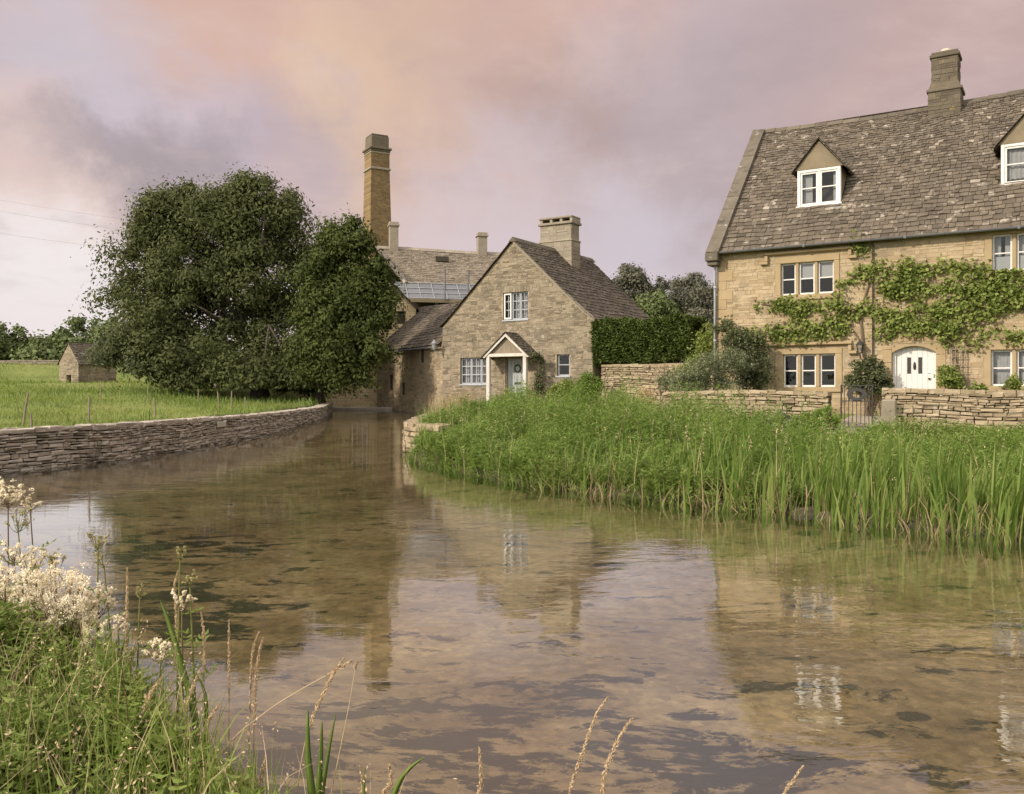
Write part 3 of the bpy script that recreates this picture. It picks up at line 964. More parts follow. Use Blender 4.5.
def sdist(P):
    """signed distance to the river's outline, negative in the water"""
    P = np.asarray(P, dtype=float)
    d = np.full(len(P), 1e9)
    ins = np.zeros(len(P), dtype=bool)
    A, B = POLY, np.roll(POLY, -1, axis=0)
    for a, b in zip(A, B):
        e = b - a
        t = np.clip(((P - a) @ e) / (e @ e), 0, 1)
        q = P - (a + t[:, None] * e)
        d = np.minimum(d, np.hypot(q[:, 0], q[:, 1]))
        c = ((a[1] > P[:, 1]) != (b[1] > P[:, 1]))
        xs = (b[0] - a[0]) * (P[:, 1] - a[1]) / (b[1] - a[1] + 1e-12) + a[0]
        ins ^= c & (P[:, 0] < xs)
    return np.where(ins, -d, d)


def wz(y):
    t = np.clip((np.asarray(y, dtype=float) - 22) / 26, 0, 1)
    return 0.66 * t * t * (3 - 2 * t)


CTRL = np.array([
    (5.6, 10.2, .05), (4.4, 11.5, .06), (2.8, 13.2, .07), (1, 15.4, .08), (-.5, 17.8, .1), (-1.8, 20.6, .3), (8.4, 8.4, .05), (14, 7, .05), (30, 5, .1),
    (9.3, 24.5, .5), (5.6, 27.5, .55), (13, 22.5, .5), (20, 18.5, .5), (8, 20, .38), (7, 30.6, .9), (9.5, 29, .93), (14.5, 26, .93), (20, 22, .93), (12, 17, .35), (7, 15, .25),
    (11, 35, 1), (-2.4, 25, .68), (-2.3, 32, .8), (-2.5, 38, .9), (-1, 39.5, 1.1), (3, 37, 1.15), (1, 26, .5), (0, 32, .85), (3.5, 20, .3), (4, 33, .95), (2, 22, .35), (5, 45, 1.5), (20, 45, 1.8), (0, 60, 1.8), (30, 80, 3.0),
    (-10.6, 18.4, .75), (-9.9, 21, .8), (-9.4, 26, .82), (-8.9, 31, .86), (-8.8, 38, .98), (-10, 45, 1.05), (-20, 25, 1.0), (-20, 36, 1.25), (-20, 45, 1.6), (-16, 52, 1.9), (-35, 50, 1.8), (-31, 65, 2.25), (-47, 88, 4.2), (-25, 70, 2.3), (-15, 62, 1.9), (-30, 40, 1.35), (-40, 30, 1.2), (-60, 60, 2.6),
    (-20, 16, .8), (-40, 16, .9), (-80, 120, 6), (0, 120, 5), (60, 120, 5), (-40, 110, 5.2), (0, 180, 7), (-150, 150, 8), (150, 150, 8), (150, 60, 4), (-150, 60, 4), (0, 400, 12), (300, 400, 12), (-300, 400, 12), (100, 10, .8), (-100, 5, .8),
    (0, 0, .1), (-2, 2.4, .15), (-4, 3.6, .2), (3, 1, .1), (-7, 4.5, .25), (0, -8, .3), (-20, -5, .5), (20, -8, .5), (-40, 3, .5), (0, -60, 1), (100, -60, 2), (-100, -60, 2)], dtype=float)


def land(P):
    P = np.asarray(P, dtype=float)
    out = np.zeros(len(P))
    for i in range(0, len(P), 20000):
        q = P[i:i + 20000]
        d2 = (q[:, None, 0] - CTRL[None, :, 0]) ** 2 + (q[:, None, 1] - CTRL[None, :, 1]) ** 2 + 0.15
        w = d2 ** -1.75
        out[i:i + 20000] = (w * CTRL[None, :, 2]).sum(1) / w.sum(1)
    return out


def ground_z(P):
    P = np.asarray(P, dtype=float)
    h = land(P)
    s = sdist(P)
    walled = (P[:, 0] < -6.5) | ((P[:, 0] < -1.4) & (P[:, 1] > 22.2))
    walled &= P[:, 1] > 8.5
    t = np.clip(np.where(walled, (s - 0.08) / 0.42, (s + 0.25) / 0.5), 0, 1)
    t = t * t * (3 - 2 * t)
    return (wz(P[:, 1]) - 0.9) * (1 - t) + h * t


def gz(x, y):
    return float(ground_z(np.array([[x, y]]))[0])


def ground_hit(px, py):
    """where the line of sight through a point of the photograph meets the land"""
    k, m = (px - 512) / 900, (py - 392) / 900
    Y = np.linspace(2, 150, 3000)
    g = land(np.stack([k * Y, Y], 1))
    hit = np.nonzero(1.6 - m * Y <= g)[0]
    i = hit[0] if len(hit) else -1
    return float(k * Y[i]), float(Y[i]), float(g[i])


def axis(fine0, fine1, step, lo, hi, grow=1.18):
    a = list(np.arange(fine0, fine1 + 1e-6, step))
    s, x = step, fine0
    while x > lo:
        s *= grow
        x -= s
        a.insert(0, x)
    s, x = step, a[-1]
    while x < hi:
        s *= grow
        x += s
        a.append(x)
    return np.array(a)


def build_ground():
    X = axis(-14, 18, 0.3, -900, 900)
    Y = axis(0, 52, 0.3, -300, 1500)
    gx, gy = np.meshgrid(X, Y)
    P = np.stack([gx.ravel(), gy.ravel()], 1)
    rng = np.random.default_rng(3)
    z = ground_z(P) + rng.normal(0, 0.008, len(P))
    nx, ny = len(X), len(Y)
    i = (np.arange(ny - 1)[:, None] * nx + np.arange(nx - 1)[None, :]).ravel()
    F = np.stack([i, i + 1, i + nx + 1, i + nx], 1)
    m = mk('grassy_ground', [(0.085, 0.11, 0.022), (0.13, 0.165, 0.034), (0.175, 0.20, 0.05), (0.21, 0.20, 0.08)], 0.22, 0, 0.95, 0.6, 14, detail=9,
           patch=((0.10, 0.085, 0.05), 0.8, 0.62, 0.5))
    o = npobj('ground', np.stack([P[:, 0], P[:, 1], z], 1), F, m, None, True)
    o.data.materials.append(mk('dark_bank_earth', [(0.035, 0.03, 0.018), (0.07, 0.06, 0.035), (0.06, 0.065, 0.025)], 1.5, 0, 0.95, 0.6, 14))
    sd = sdist(P)
    o.data.polygons.foreach_set('material_index', ((np.abs(sd[F]).min(1) < 1.0)).astype(np.int32))
    tag(o, kind='structure')


def build_river():
    X = np.arange(-60, 60.1, 0.5)
    Y = np.arange(-6, 52.1, 0.5)
    gx, gy = np.meshgrid(X, Y)
    P = np.stack([gx.ravel(), gy.ravel()], 1)
    s = sdist(P)
    nx, ny = len(X), len(Y)
    i = (np.arange(ny - 1)[:, None] * nx + np.arange(nx - 1)[None, :]).ravel()
    F = np.stack([i, i + 1, i + nx + 1, i + nx], 1)
    F = F[s[F].min(1) < 0.1]
    zw = wz(P[:, 1])
    o = npobj('river_water', np.stack([P[:, 0], P[:, 1], zw], 1), F, M['water'], None, True)
    tag(o, kind='structure')
    dep = 0.12 + 0.2 * np.clip(-s / 1.5, 0, 1)
    rng = np.random.default_rng(5)
    zb = zw - dep + rng.normal(0, 0.012, len(P))
    o = npobj('riverbed', np.stack([P[:, 0], P[:, 1], zb], 1), F, M['bed'], None, True)
    tag(o, kind='structure')


build_ground()
build_river()

# ------------------------------------------------------------------ walls of loose stone along a path
def path_frame(pts):
    P = np.array(pts, dtype=float)
    seg = np.hypot(*(np.diff(P, axis=0).T))
    s = np.concatenate([[0], np.cumsum(seg)])

    def smooth(u):
        u = np.asarray(u, dtype=float)
        x = np.interp(u, s, P[:, 0])
        y = np.interp(u, s, P[:, 1])
        return np.stack([x, y], 1)

    def at(u):
        u = np.clip(np.asarray(u, dtype=float), 0, s[-1])
        h = 0.9
        c = (smooth(np.clip(u - h, 0, s[-1])) + 2 * smooth(u) + smooth(np.clip(u + h, 0, s[-1]))) / 4
        d = smooth(np.clip(u + h, 0, s[-1])) - smooth(np.clip(u - h, 0, s[-1]))
        d /= np.linalg.norm(d, axis=1, keepdims=True)
        return c, d
    return s[-1], at


def stone_wall(name, pts, base, top, thick, mat, seed, label, hr=(0.045, 0.125), lr=(0.10, 0.38), cope=0.07, both=False, cham=0.018):
    """pts run with the visible face on the right-hand side; base/top functions of (x,y)"""
    rng = np.random.default_rng(seed)
    Ltot, at = path_frame(pts)
    H = 1.0
    parts = []
    hmax = max(float(top(*p)) - float(base(*p)) for p in pts)

    def mapv(V, flip=False):
        c, d = at(V[:, 0])
        nrm = np.stack([-d[:, 1], d[:, 0]], 1)      # points to the left of travel = into the wall
        yy = V[:, 1] if not flip else thick - V[:, 1]
        xy = c + nrm * yy[:, None]
        b = np.array([base(*q) for q in c])
        t = np.array([top(*q) for q in c])
        z = b + V[:, 2] * (t - b) / hmax
        return np.stack([xy[:, 0], xy[:, 1], z], 1)
    V, F = stones(rng, Ltot, hmax - cope * 0.6, hr, lr, None, (-0.01, 0.05), 0.016, cham, 0.12, 0.017, wob=0.018)
    parts.append((mapv(V), F))
    if both:
        V, F = stones(rng, Ltot, hmax - cope * 0.6, hr, lr, None, (0.0, 0.035), 0.016, cham, 0.12, 0.012)
        parts.append((mapv(V, True), F[:, ::-1]))
    # coping: flat stones across the whole thickness
    V, F = stones(rng, thick + 0.06, Ltot, (0.25, 0.55), (thick + 0.05, thick + 0.06), None, (0.0, 0.03), 0.014, 0.015, cope, 0.014)
    # stones() lies in (u, y, z): turn it flat (u -> across, z -> along, y -> up)
    W = np.stack([V[:, 2], V[:, 0] - 0.03, hmax - V[:, 1] - cope * 0.35], 1)
    parts.append((mapv(W), F[:, ::-1]))
    V, F = join_np(parts)
    root = npobj(name, V, F, mat)
    tag(root, label, 'wall')
    # core
    n = max(8, int(Ltot / 0.6))
    us = np.linspace(0.02, Ltot - 0.02, n + 1)
    sec = [(0.06, -0.3), (thick - 0.06, -0.3), (thick - 0.06, hmax - cope * 0.9), (0.06, hmax - cope * 0.9)]
    VV = np.concatenate([mapv(np.array([[u, a, b] for a, b in sec])) for u in us])
    FF = [[i * 4 + k, i * 4 + (k + 1) % 4, (i + 1) * 4 + (k + 1) % 4, (i + 1) * 4 + k] for i in range(n) for k in range(4)] + [[3, 2, 1, 0], [n * 4, n * 4 + 1, n * 4 + 2, n * 4 + 3]]
    npobj('rubble_core', VV, FF, M['dry_core'], root)
    return root


left_pts = [p for p in LEFT_BANK[::-1] if p[0] > -31 and p[1] < 47]
left_pts[-1] = (-9.0, 45.2)
stone_wall('river_wall', left_pts, lambda x, y: float(wz(y)) - 0.35, lambda x, y: 0.86 if y < 30 else 0.86 + (y - 30) * 0.0135, 0.45, M['dry_stone'], 11,
           'long curving dry stone wall holding the grassy field above the river')
ledge_pts = [(-3.3, 40.6), (-3.2, 30), (-2.95, 24.2), (-2.6, 22.9), (-1.6, 22.4)][::-1]
ledge_pts = ledge_pts[::-1]
stone_wall('retaining_wall', ledge_pts, lambda x, y: float(wz(y)) - 0.3, lambda x, y: 0.80, 0.5, M['garden_stone'], 12,
           'low pale stone retaining wall with rounded corner beside the cottage bank', hr=(0.1, 0.2), lr=(0.3, 0.6), cope=0.09)

# ------------------------------------------------------------------ the big house on the right
RZ = math.atan2(-0.533, 0.846)
HG = 0.9


def hw(u, d, z):
    """house-plan coordinates to world"""
    return np.array([7.0 + .846 * u + .533 * d, 30.6 - .533 * u + .846 * d, z])


def build_house():
    rng = np.random.default_rng(21)
    L, D = 17.0, 10.0
    g = HG
    E, RI = 6.53 - g, 11.7 - g
    root = empty('stone_house', (7.0, 30.6, g), RZ, 'large honey stone house with white windows, creeper and two roof dormers', 'house')
    wins = {
        'ul': dict(lights=[(2.13, 2.60), (2.70, 3.20), (3.30, 3.80)], z=(4.75 - g, 5.79 - g), outer=(1.98, 3.98, 4.58 - g, 5.99 - g)),
        'll': dict(lights=[(2.20, 2.66), (2.77, 3.24), (3.36, 3.85)], z=(1.76 - g, 2.82 - g), outer=(1.95, 4.06, 1.60 - g, 3.00 - g)),
        'ur': dict(lights=[(8.25, 8.76), (8.87, 9.38), (9.49, 10.0)], z=(5.09 - g, 6.17 - g), outer=(8.06, 10.2, 4.92 - g, 6.33 - g)),
        'lr': dict(lights=[(8.22, 8.76), (8.87, 9.38), (9.49, 10.0)], z=(1.77 - g, 2.82 - g), outer=(8.04, 10.2, 1.62 - g, 2.98 - g)),
    }
    door_h = (5.52, 6.76, -0.4, 3.02 - g)
    holes = [w['outer'] for w in wins.values()] + [door_h]
    mb = MB()
    wall_panel(mb, holes, [0, L], lambda u: E, -0.5, 0.0, 0.45)
    mb.box(0, 0.451, -0.5, 0.45, D, E)
    mb.box(L - 0.45, 0.451, -0.5, L, D, E)
    mb.box(0.451, D - 0.45, -0.5, L - 0.451, D, E)
    # gable tops
    for u in (0.0, L - 0.45):
        mb.prism([(0.45, E + 0.002), (D - 0.02, E + 0.002), (D / 2, RI - 0.1), (D / 2 - 0.4, RI - 0.5)], u, u + 0.45, 'x')
    kf = keep_fn([(h[0] - 0.0, h[1] + 0.0, h[2], h[3]) for h in holes])
    V, F = stones(rng, L, E + 0.5, (0.06, 0.15), (0.12, 0.42), kf, (0.0, 0.010), 0.007, 0.005, 0.03, 0.006, z0=-0.5, wob=0.006)
    mb.build('rubble_backing', M['house_mortar'], root)
    npobj('wall', V, F, M['house_stone'], root)
    # quoins of dressed stone at the corner
    q = MB()
    z = -0.4
    k = 0
    while z < E - 0.3:
        h = rng.uniform(0.25, 0.38)
        q.cbox(-0.02, -0.024, z, 0.52 if k % 2 else 0.3, 0.3 if k % 2 else 0.52, min(z + h - 0.008, E), 0.007)
        z += h
        k += 1
    q.build('quoin_stone', M['dressed_stone'], root)
    hood_w = []
    for key, w in wins.items():
        lights = w['lights']
        z0, z1 = w['z']
        cur, bl = None, None
        if key == 'lr':
            cur = [(a + 0.04, b - 0.04, z0 + 0.03, z1 - 0.03, 5) for a, b in lights]
        if key == 'ul':
            zm = z0 + (z1 - z0) * 0.5
            bl = [(a + 0.05, b - 0.05, zm + 0.03, z1 - 0.05) for a, b in lights[1:]]
        if key == 'ur':
            cur = [(a + 0.04, a + (b - a) * 0.42, z0 + 0.35, z1 - 0.03, 3) for a, b in lights] + [(a + (b - a) * 0.62, b - 0.04, z0 + 0.35, z1 - 0.03, 3) for a, b in lights]
            bl = [(a + 0.05, b - 0.05, z0 + 0.06, z0 + 0.45) for a, b in lights]
        wo = window(root, lights, z0, z1, w['outer'], 0.35, M['dressed_stone'], M['white_paint'], cur, (0.5,), 0, 0.052, 0.03, 0.12, bl)
        if key in ('ul', 'll'):
            U0, U1 = (1.63, 4.36)
            zt = w['outer'][3] + 0.10
            hm = MB()
            hm.prism([(-0.14, zt + 0.02), (-0.14, zt + 0.07), (-0.01, zt + 0.14), (0.05, zt + 0.14), (0.05, zt - 0.02), (-0.04, zt - 0.02)], U0, U1, 'x')
            for s_, (a, b) in enumerate(((U0, U0 + 0.1), (U1 - 0.1, U1))):
                hm.cbox(a, -0.135, zt - 0.2, b, 0.05, zt - 0.022, 0.012)
                hm.cbox(a - 0.16 if s_ == 0 else a, -0.135, zt - 0.3, b if s_ == 0 else b + 0.16, 0.05, zt - 0.204, 0.012)
            hm.build('hood_mould', M['dressed_stone'], root)
    # house plant on the sill of the lower left window
    # door
    d = MB()
    for i in range(7):
        a = 5.62 + i * 1.04 / 7
        d.cbox(a + 0.002, 0.20, -0.35, a + 1.04 / 7 - 0.002, 0.25, 3.0 - g, 0.006)
    door = d.build('door', M['white_paint'], root)
    fr = MB()
    fr.cbox(5.52, 0.13, -0.4, 5.62, 0.3, 3.02 - g, 0.01)
    fr.cbox(6.66, 0.13, -0.4, 6.76, 0.3, 3.02 - g, 0.01)
    fr.build('door_frame', M['white_paint'], door)
    sl = MB()
    for a in (5.93, 6.24):
        sl = MB()
        sl.box(a, 0.193, 2.16 - g, a + 0.11, 0.199, 2.66 - g)
        sl.build('glass_slit', M['iron'], door)
    kn = MB()
    kn.lathe([(0.0, 0), (0.035, 0.03), (0.045, 0.12), (0.03, 0.22), (0.0, 0.26)], (6.14, 0.19, 2.27 - g), 8)
    kn.build('knocker', M['iron'], door)
    hd = MB()
    hd.lathe([(0.0, -0.03), (0.03, -0.02), (0.035, 0.0), (0.03, 0.02), (0, 0.03)], (6.55, 0.16, 2.0 - g), 8)
    hd.build('handle', M['iron'], door)
    ar = MB()      # flat arched head: wedges that close the corners of the opening
    prof = [(5.52, 3.02 - g)] + [(5.52 + 1.24 * t, 2.80 - g + 0.20 * (1 - (2 * t - 1) ** 2)) for t in np.linspace(0, 1, 13)] + [(6.76, 3.02 - g)]
    for i in range(1, len(prof) - 2):
        a, b = prof[i], prof[i + 1]
        ar.prism([a, b, (b[0], 3.021 - g), (a[0], 3.021 - g)], -0.012, 0.125)
    ar.build('door_arch', M['dressed_stone'], root)
    st = MB()
    for i in range(9):
        t = i / 9
        a, b = 5.30 + 1.68 * t, 5.30 + 1.68 * (t + 1 / 9)
        za = 3.06 - g + 0.10 * (1 - (2 * t - 1) ** 2)
        zb = 3.06 - g + 0.10 * (1 - (2 * (t + 1 / 9) - 1) ** 2)
        st.prism([(a + 0.006, za), (b - 0.006, zb), (b - 0.004, zb + 0.24), (a + 0.004, za + 0.24)], -0.03, 0.02)
    st.build('arch_stone', M['dressed_stone'], root)
    for (a, b) in ((5.27, 5.52), (6.76, 7.03)):
        jb = MB()
        z = -0.4
        while z < 2.05:
            h = rng.uniform(0.28, 0.42)
            jb.cbox(a, -0.028, z, b, 0.13, min(z + h, 2.12) - 0.01, 0.012)
            z += h
        jb.build('door_jamb', M['dressed_stone'], root)

    # roof: bed, then courses of stone slates
    ang = math.atan2(RI - E, D / 2)
    S = (D / 2) / math.cos(ang) + 0.25
    ov = 0.22
    O = (0.0, -ov, E - ov * math.tan(ang))
    Sv = (0, math.cos(ang), math.sin(ang))
    Nv = (0, -math.sin(ang), math.cos(ang))
    sag = lambda u, s: -0.12 * np.sin(np.clip(u / L, 0, 1) * math.pi * 2.0) * (s / S) + 0.018 * np.sin(u * 2.1 + s * 0.9) * np.sin(s * 1.3)
    dorm = [(2.37, 3.68), (8.44, 9.86)]
    dz0, dz1, dap, dy = 7.87 - g, 9.08 - g, 10.05 - g, 1.35

    def keep(a, b, c, d):
        y = -ov + c * math.cos(ang)
        for (p, q_) in dorm:
            if a < q_ - 0.1 and b > p + 0.1 and y > dy - 0.05 and y < dy + 0.95:
                return False
        return True
    V, F = slates(rng, L, S, 0.24, 0.12, (0.13, 0.36), keep, 0.034)
    bed = MB()
    n = 34
    vs = []
    for i in range(n + 1):
        for j in range(9):
            vs.append((L * i / n, S * j / 8, -0.02))
    vs = plane_map(np.array(vs), O, (1, 0, 0), Sv, Nv, sag)
    fs = [[i * 9 + j, (i + 1) * 9 + j, (i + 1) * 9 + j + 1, i * 9 + j + 1] for i in range(n) for j in range(8)]
    bed.arr(vs, fs)
    bed.add([(0, D + 0.2, E - 0.2), (L, D + 0.2, E - 0.2), (L, D / 2, RI - 0.03), (0, D / 2, RI - 0.03)], [(1, 0, 3, 2)])
    rf = npobj('roof', plane_map(V, O, (1, 0, 0), Sv, Nv, sag), F, M['roof'], root)
    bed.build('roof_bed', M['roof_under'], rf)
    V, F = slates(rng, L, S, 0.34, 0.2, (0.3, 0.5), None, 0.03)
    V2 = plane_map(V, (L, D + ov, E - ov * math.tan(ang)), (-1, 0, 0), (0, -math.cos(ang), math.sin(ang)), (0, math.sin(ang), math.cos(ang)))
    npobj('rear_slates', V2, F, M['roof'], rf)
    rd = MB()
    u = 0.1
    while u < L:
        l = rng.uniform(0.4, 0.6)
        dz = float(sag(np.array([u]), np.array([S]))[0])
        rd.prism([(D / 2 - 0.2, RI - 0.14 + dz), (D / 2, RI + 0.05 + dz), (D / 2 + 0.2, RI - 0.14 + dz), (D / 2, RI - 0.08 + dz)], u + 0.005, min(u + l, L) - 0.005, 'x')
        u += l
    rd.build('ridge_tile', M['chim_stone'], rf)
    # raised verge coping with kneeler
    cp = MB()
    s = -0.15
    while s < S - 0.05:
        l = min(rng.uniform(0.7, 1.0), S - s)
        pts = []
        for (uu, nn) in ((-0.28, -0.05), (0.16, -0.05), (0.16, 0.15), (-0.28, 0.17)):
            for ss in (s + 0.006, s + l - 0.006):
                pts.append(np.array(O) + np.array([1, 0, 0]) * uu + np.array(Sv) * ss + np.array(Nv) * (nn + rng.uniform(-0.01, 0.01)))
        cp.add(pts, [(0, 1, 3, 2), (2, 3, 5, 4), (4, 5, 7, 6), (6, 7, 1, 0), (0, 2, 4, 6), (1, 7, 5, 3)])
        s += l
    cp.cbox(-0.30, -0.45, E - 0.52, 0.14, 0.2, E - 0.24, 0.02)
    cp.cbox(-0.26, -0.36, E - 0.66, 0.10, 0.2, E - 0.525, 0.02)
    cp.build('verge_coping', M['coping'], root)

    # dormers
    for (p, q_) in dorm:
        c = (p + q_) / 2
        dm = MB()
        ya = dy
        yb = lambda z: (z - E) / math.tan(ang)
        for (a, b) in ((p - 0.02, p + 0.06), (q_ - 0.06, q_ + 0.02)):      # cheeks
            dm.prism([(ya + 0.02, dz0 - 0.02), (yb(dz0 - 0.02) + 0.2, dz0 - 0.02), (yb(dz1) + 0.1, dz1), (ya + 0.02, dz1)], a, b, 'x')
        dm.prism([(p - 0.14, dz1 + 0.002), (q_ + 0.14, dz1 + 0.002), (c, dap - 0.04)], ya - 0.06, ya + 0.06)
        dmo = dm.build('dormer', M['render'], root)
        wl = [(p + 0.02, c - 0.005), (c + 0.005, q_ - 0.02)]
        f = MB()
        f.cbox(p - 0.05, ya - 0.05, dz0, p + 0.05, ya + 0.1, dz1, 0.008)
        f.cbox(q_ - 0.05, ya - 0.05, dz0, q_ + 0.05, ya + 0.1, dz1, 0.008)
        f.cbox(p + 0.05, ya - 0.045, dz1 - 0.09, q_ - 0.05, ya + 0.1, dz1, 0.008)
        f.cbox(p - 0.09, ya - 0.10, dz0 - 0.08, q_ + 0.09, ya + 0.1, dz0 - 0.002, 0.008)
        f.cbox(c - 0.035, ya - 0.04, dz0, c + 0.035, ya + 0.1, dz1 - 0.09, 0.008)
        for (a, b) in wl:
            a2, b2 = (a + 0.03, b - 0.03)
            f.cbox(a2, ya - 0.02, dz0 + 0.01, a2 + 0.06, ya + 0.03, dz1 - 0.09, 0.006)
            f.cbox(b2 - 0.06, ya - 0.02, dz0 + 0.01, b2, ya + 0.03, dz1 - 0.09, 0.006)
            f.cbox(a2 + 0.06, ya - 0.018, dz0 + 0.01, b2 - 0.06, ya + 0.028, dz0 + 0.08, 0.006)
            f.cbox(a2 + 0.06, ya - 0.018, dz1 - 0.15, b2 - 0.06, ya + 0.028, dz1 - 0.091, 0.006)
            zm = (dz0 + dz1) / 2 - 0.02
            f.cbox(a2 + 0.06, ya - 0.014, zm - 0.02, b2 - 0.06, ya + 0.024, zm + 0.02, 0.004)
        f.build('window_frame', M['white_paint'], dmo)
        pn = MB()
        for (a, b) in wl:
            pn.add([(a, ya + 0.005, dz0), (b, ya + 0.005, dz0), (b, ya + 0.005, dz1 - 0.05), (a, ya + 0.005, dz1 - 0.05)], [(0, 1, 2, 3)])
        pn.build('pane', M['glass'], dmo)
        cu = MB()
        curtain_mesh(cu, p + 0.08, p + (0.42 if p < 5 else 0.62), dz0 + 0.04, dz1 - 0.1, ya + 0.13, 0.02, 4)
        cu.build('curtain', M['curtain'], dmo, True)
        cu = MB()
        curtain_mesh(cu, q_ - (0.22 if p < 5 else 0.62), q_ - 0.08, dz0 + 0.04, dz1 - 0.1, ya + 0.13, 0.02, 3)
        cu.build('curtain', M['curtain'], dmo, True)
        # two little slated slopes
        hw_ = (q_ - p) / 2 + 0.24
        rise = dap + 0.02 - (dz1 - 0.09)
        sl_ = math.hypot(hw_, rise)
        a_ = math.atan2(rise, hw_)
        parts = []
        y0 = ya - 0.16
        yend = lambda s_: (dz1 - 0.09 + s_ * math.sin(a_) - E) / math.tan(ang) + 0.12
        full = yend(sl_) - y0
        for sg in (-1, 1):
            kp = lambda a, b, cc, d_: (y0 + b) < yend(cc) + 0.25
            V, F = slates(rng, full, sl_, 0.2, 0.13, (0.16, 0.3), kp, 0.024, 0.04)
            # U runs back into the roof
            if sg == 1:
                Vm = plane_map(V, (c + hw_, y0, dz1 - 0.09), (0, 1, 0), (-math.cos(a_), 0, math.sin(a_)), (math.sin(a_), 0, math.cos(a_)))
            else:
                Vm = plane_map(V, (c - hw_, y0, dz1 - 0.09), (0, 1, 0), (math.cos(a_), 0, math.sin(a_)), (-math.sin(a_), 0, math.cos(a_)))
            parts.append((Vm, F))
        V, F = join_np(parts)
        npobj('dormer_roof', V, F, M['roof_mossy'], dmo)
        ub = MB()
        for sg in (-1, 1):
            e = c + sg * (hw_ - 0.03)
            ub.add([(e, y0 + 0.03, dz1 - 0.1), (e, yend(0), dz1 - 0.1), (c, yend(sl_), dap), (c, y0 + 0.03, dap)], [(0, 1, 2, 3)])
        ub.build('roof_lining', M['roof_under'], dmo)
        ap = MB()
        ap.box(p - 0.12, ya - 0.32, dz0 - 0.30, q_ + 0.12, ya - 0.06, dz0 - 0.27)
        ap.v = [(x, y, z + (y - (ya - 0.32)) * 0.95) for (x, y, z) in ap.v]
        ap.build('lead_apron', M['lead'], dmo)

    # chimney
    ch = MB()
    u, y = 6.47, 4.95
    ch.cbox(u - 0.5, y - 0.5, RI - 1.4, u + 0.5, y + 0.45, 11.95 - g, 0.02)
    ch.cbox(u - 0.56, y - 0.55, 11.953 - g, u + 0.56, y + 0.5, 12.06 - g, 0.02)
    ch.prism([(u - 0.52, 12.062 - g), (u + 0.52, 12.062 - g), (u + 0.42, 12.28 - g), (u - 0.42, 12.28 - g)], y - 0.45, y + 0.4)
    ch.cbox(u - 0.41, y - 0.40, 12.283 - g, u + 0.41, y + 0.36, 13.15 - g, 0.015)
    ch.cbox(u - 0.47, y - 0.46, 13.153 - g, u + 0.47, y + 0.42, 13.27 - g, 0.02)
    ch.cbox(u - 0.42, y - 0.41, 13.273 - g, u + 0.42, y + 0.37, 13.36 - g, 0.02)
    for bx_ in ((u - 0.5, y - 0.5, RI - 1.4, u + 0.5, y + 0.45, 11.95 - g), (u - 0.41, y - 0.40, 12.283 - g, u + 0.41, y + 0.36, 13.15 - g)):
        V, F = stone_box(rng, *bx_)
        ch.arr(V, F.tolist())
    cho = ch.build('chimney', M['chim_stone'], rf)
    cr = MB()
    cr.lathe([(0.17, 0), (0.18, 0.1), (0.15, 0.16), (0.0, 0.17)], (u, y, 13.362 - g), 12)
    cr.build('chimney_pot', M['pot_clay'], rf)

    # rain goods
    gt = MB()
    gy_, gzz = -0.31, E - 0.20
    for i in range(6):
        a, b = -0.05 + i * 3.0, -0.05 + (i + 1) * 3.0
        prof = [(gy_ + 0.07 * math.cos(t), gzz - 0.02 + 0.07 * math.sin(t)) for t in np.linspace(math.pi, 2 * math.pi, 7)] + [(gy_ + 0.055, gzz - 0.02)] + [(gy_ + 0.055 * math.cos(t), gzz - 0.015 + 0.055 * math.sin(t)) for t in np.linspace(2 * math.pi, math.pi, 5)][1:]
        gt.prism(prof, a + 0.002, min(b, L), 'x')
        gt.cbox(b - 0.04, gy_ - 0.082, gzz - 0.105, b + 0.04, gy_ + 0.08, gzz - 0.01, 0.01)
    gt.build('gutter', M['gutter'], root)
    dp = MB()
    dp.tube([(0.02, gy_, gzz - 0.08), (0.02, gy_ + 0.02, gzz - 0.22), (-0.04, -0.10, gzz - 0.42), (-0.06, -0.10, gzz - 0.6), (-0.06, -0.10, -0.3)], 0.05, 8)
    for z in (0.6, 2.4, 4.2):
        dp.tube([(-0.06, -0.10, z), (-0.06, -0.10, z + 0.08)], 0.062, 8)
    dp.build('downpipe', M['lead_pipe'], root, True)
    dp = MB()
    dp.tube([(4.98, -0.07, E - 0.3), (4.98, -0.07, 0.4)], 0.022, 6)
    dp.build('cable_conduit', M['dark_timber'], root)
    # buttress at the left corner
    bt = MB()
    bt.prism([(0.25, -0.5), (1.6, -0.5), (1.6, 2.5), (0.9, 2.0), (0.25, 0.9)], -0.42, -0.002, 'x')
    bt.build('buttress', M['house_stone'], root)
    # lantern on a bracket
    ln = MB()
    ln.tube([(4.64, -0.01, 2.62 - g), (4.64, -0.16, 2.66 - g), (4.64, -0.24, 2.80 - g)], 0.014, 6)
    ln.cbox(4.585, -0.30, 2.80 - g, 4.695, -0.19, 2.83 - g, 0.005)
    for (dx, dyy) in ((-1, -1), (1, -1), (1, 1), (-1, 1)):
        ln.tube([(4.64 + dx * 0.05, -0.245 + dyy * 0.05, 2.82 - g), (4.64 + dx * 0.085, -0.245 + dyy * 0.085, 3.06 - g)], 0.010, 4)
    ln.lathe([(0.15, 3.055 - g), (0.13, 3.075 - g), (0.05, 3.17 - g), (0.025, 3.18 - g), (0.02, 3.24 - g), (0.0, 3.25 - g)], (4.64, -0.245, 0), 8)
    lo = ln.build('lantern', M['iron'], root)
    lg = MB()
    lg.prism([(4.64 - 0.045, 2.835 - g), (4.64 + 0.045, 2.835 - g), (4.64 + 0.078, 3.05 - g), (4.64 - 0.078, 3.05 - g)], -0.30, -0.19)
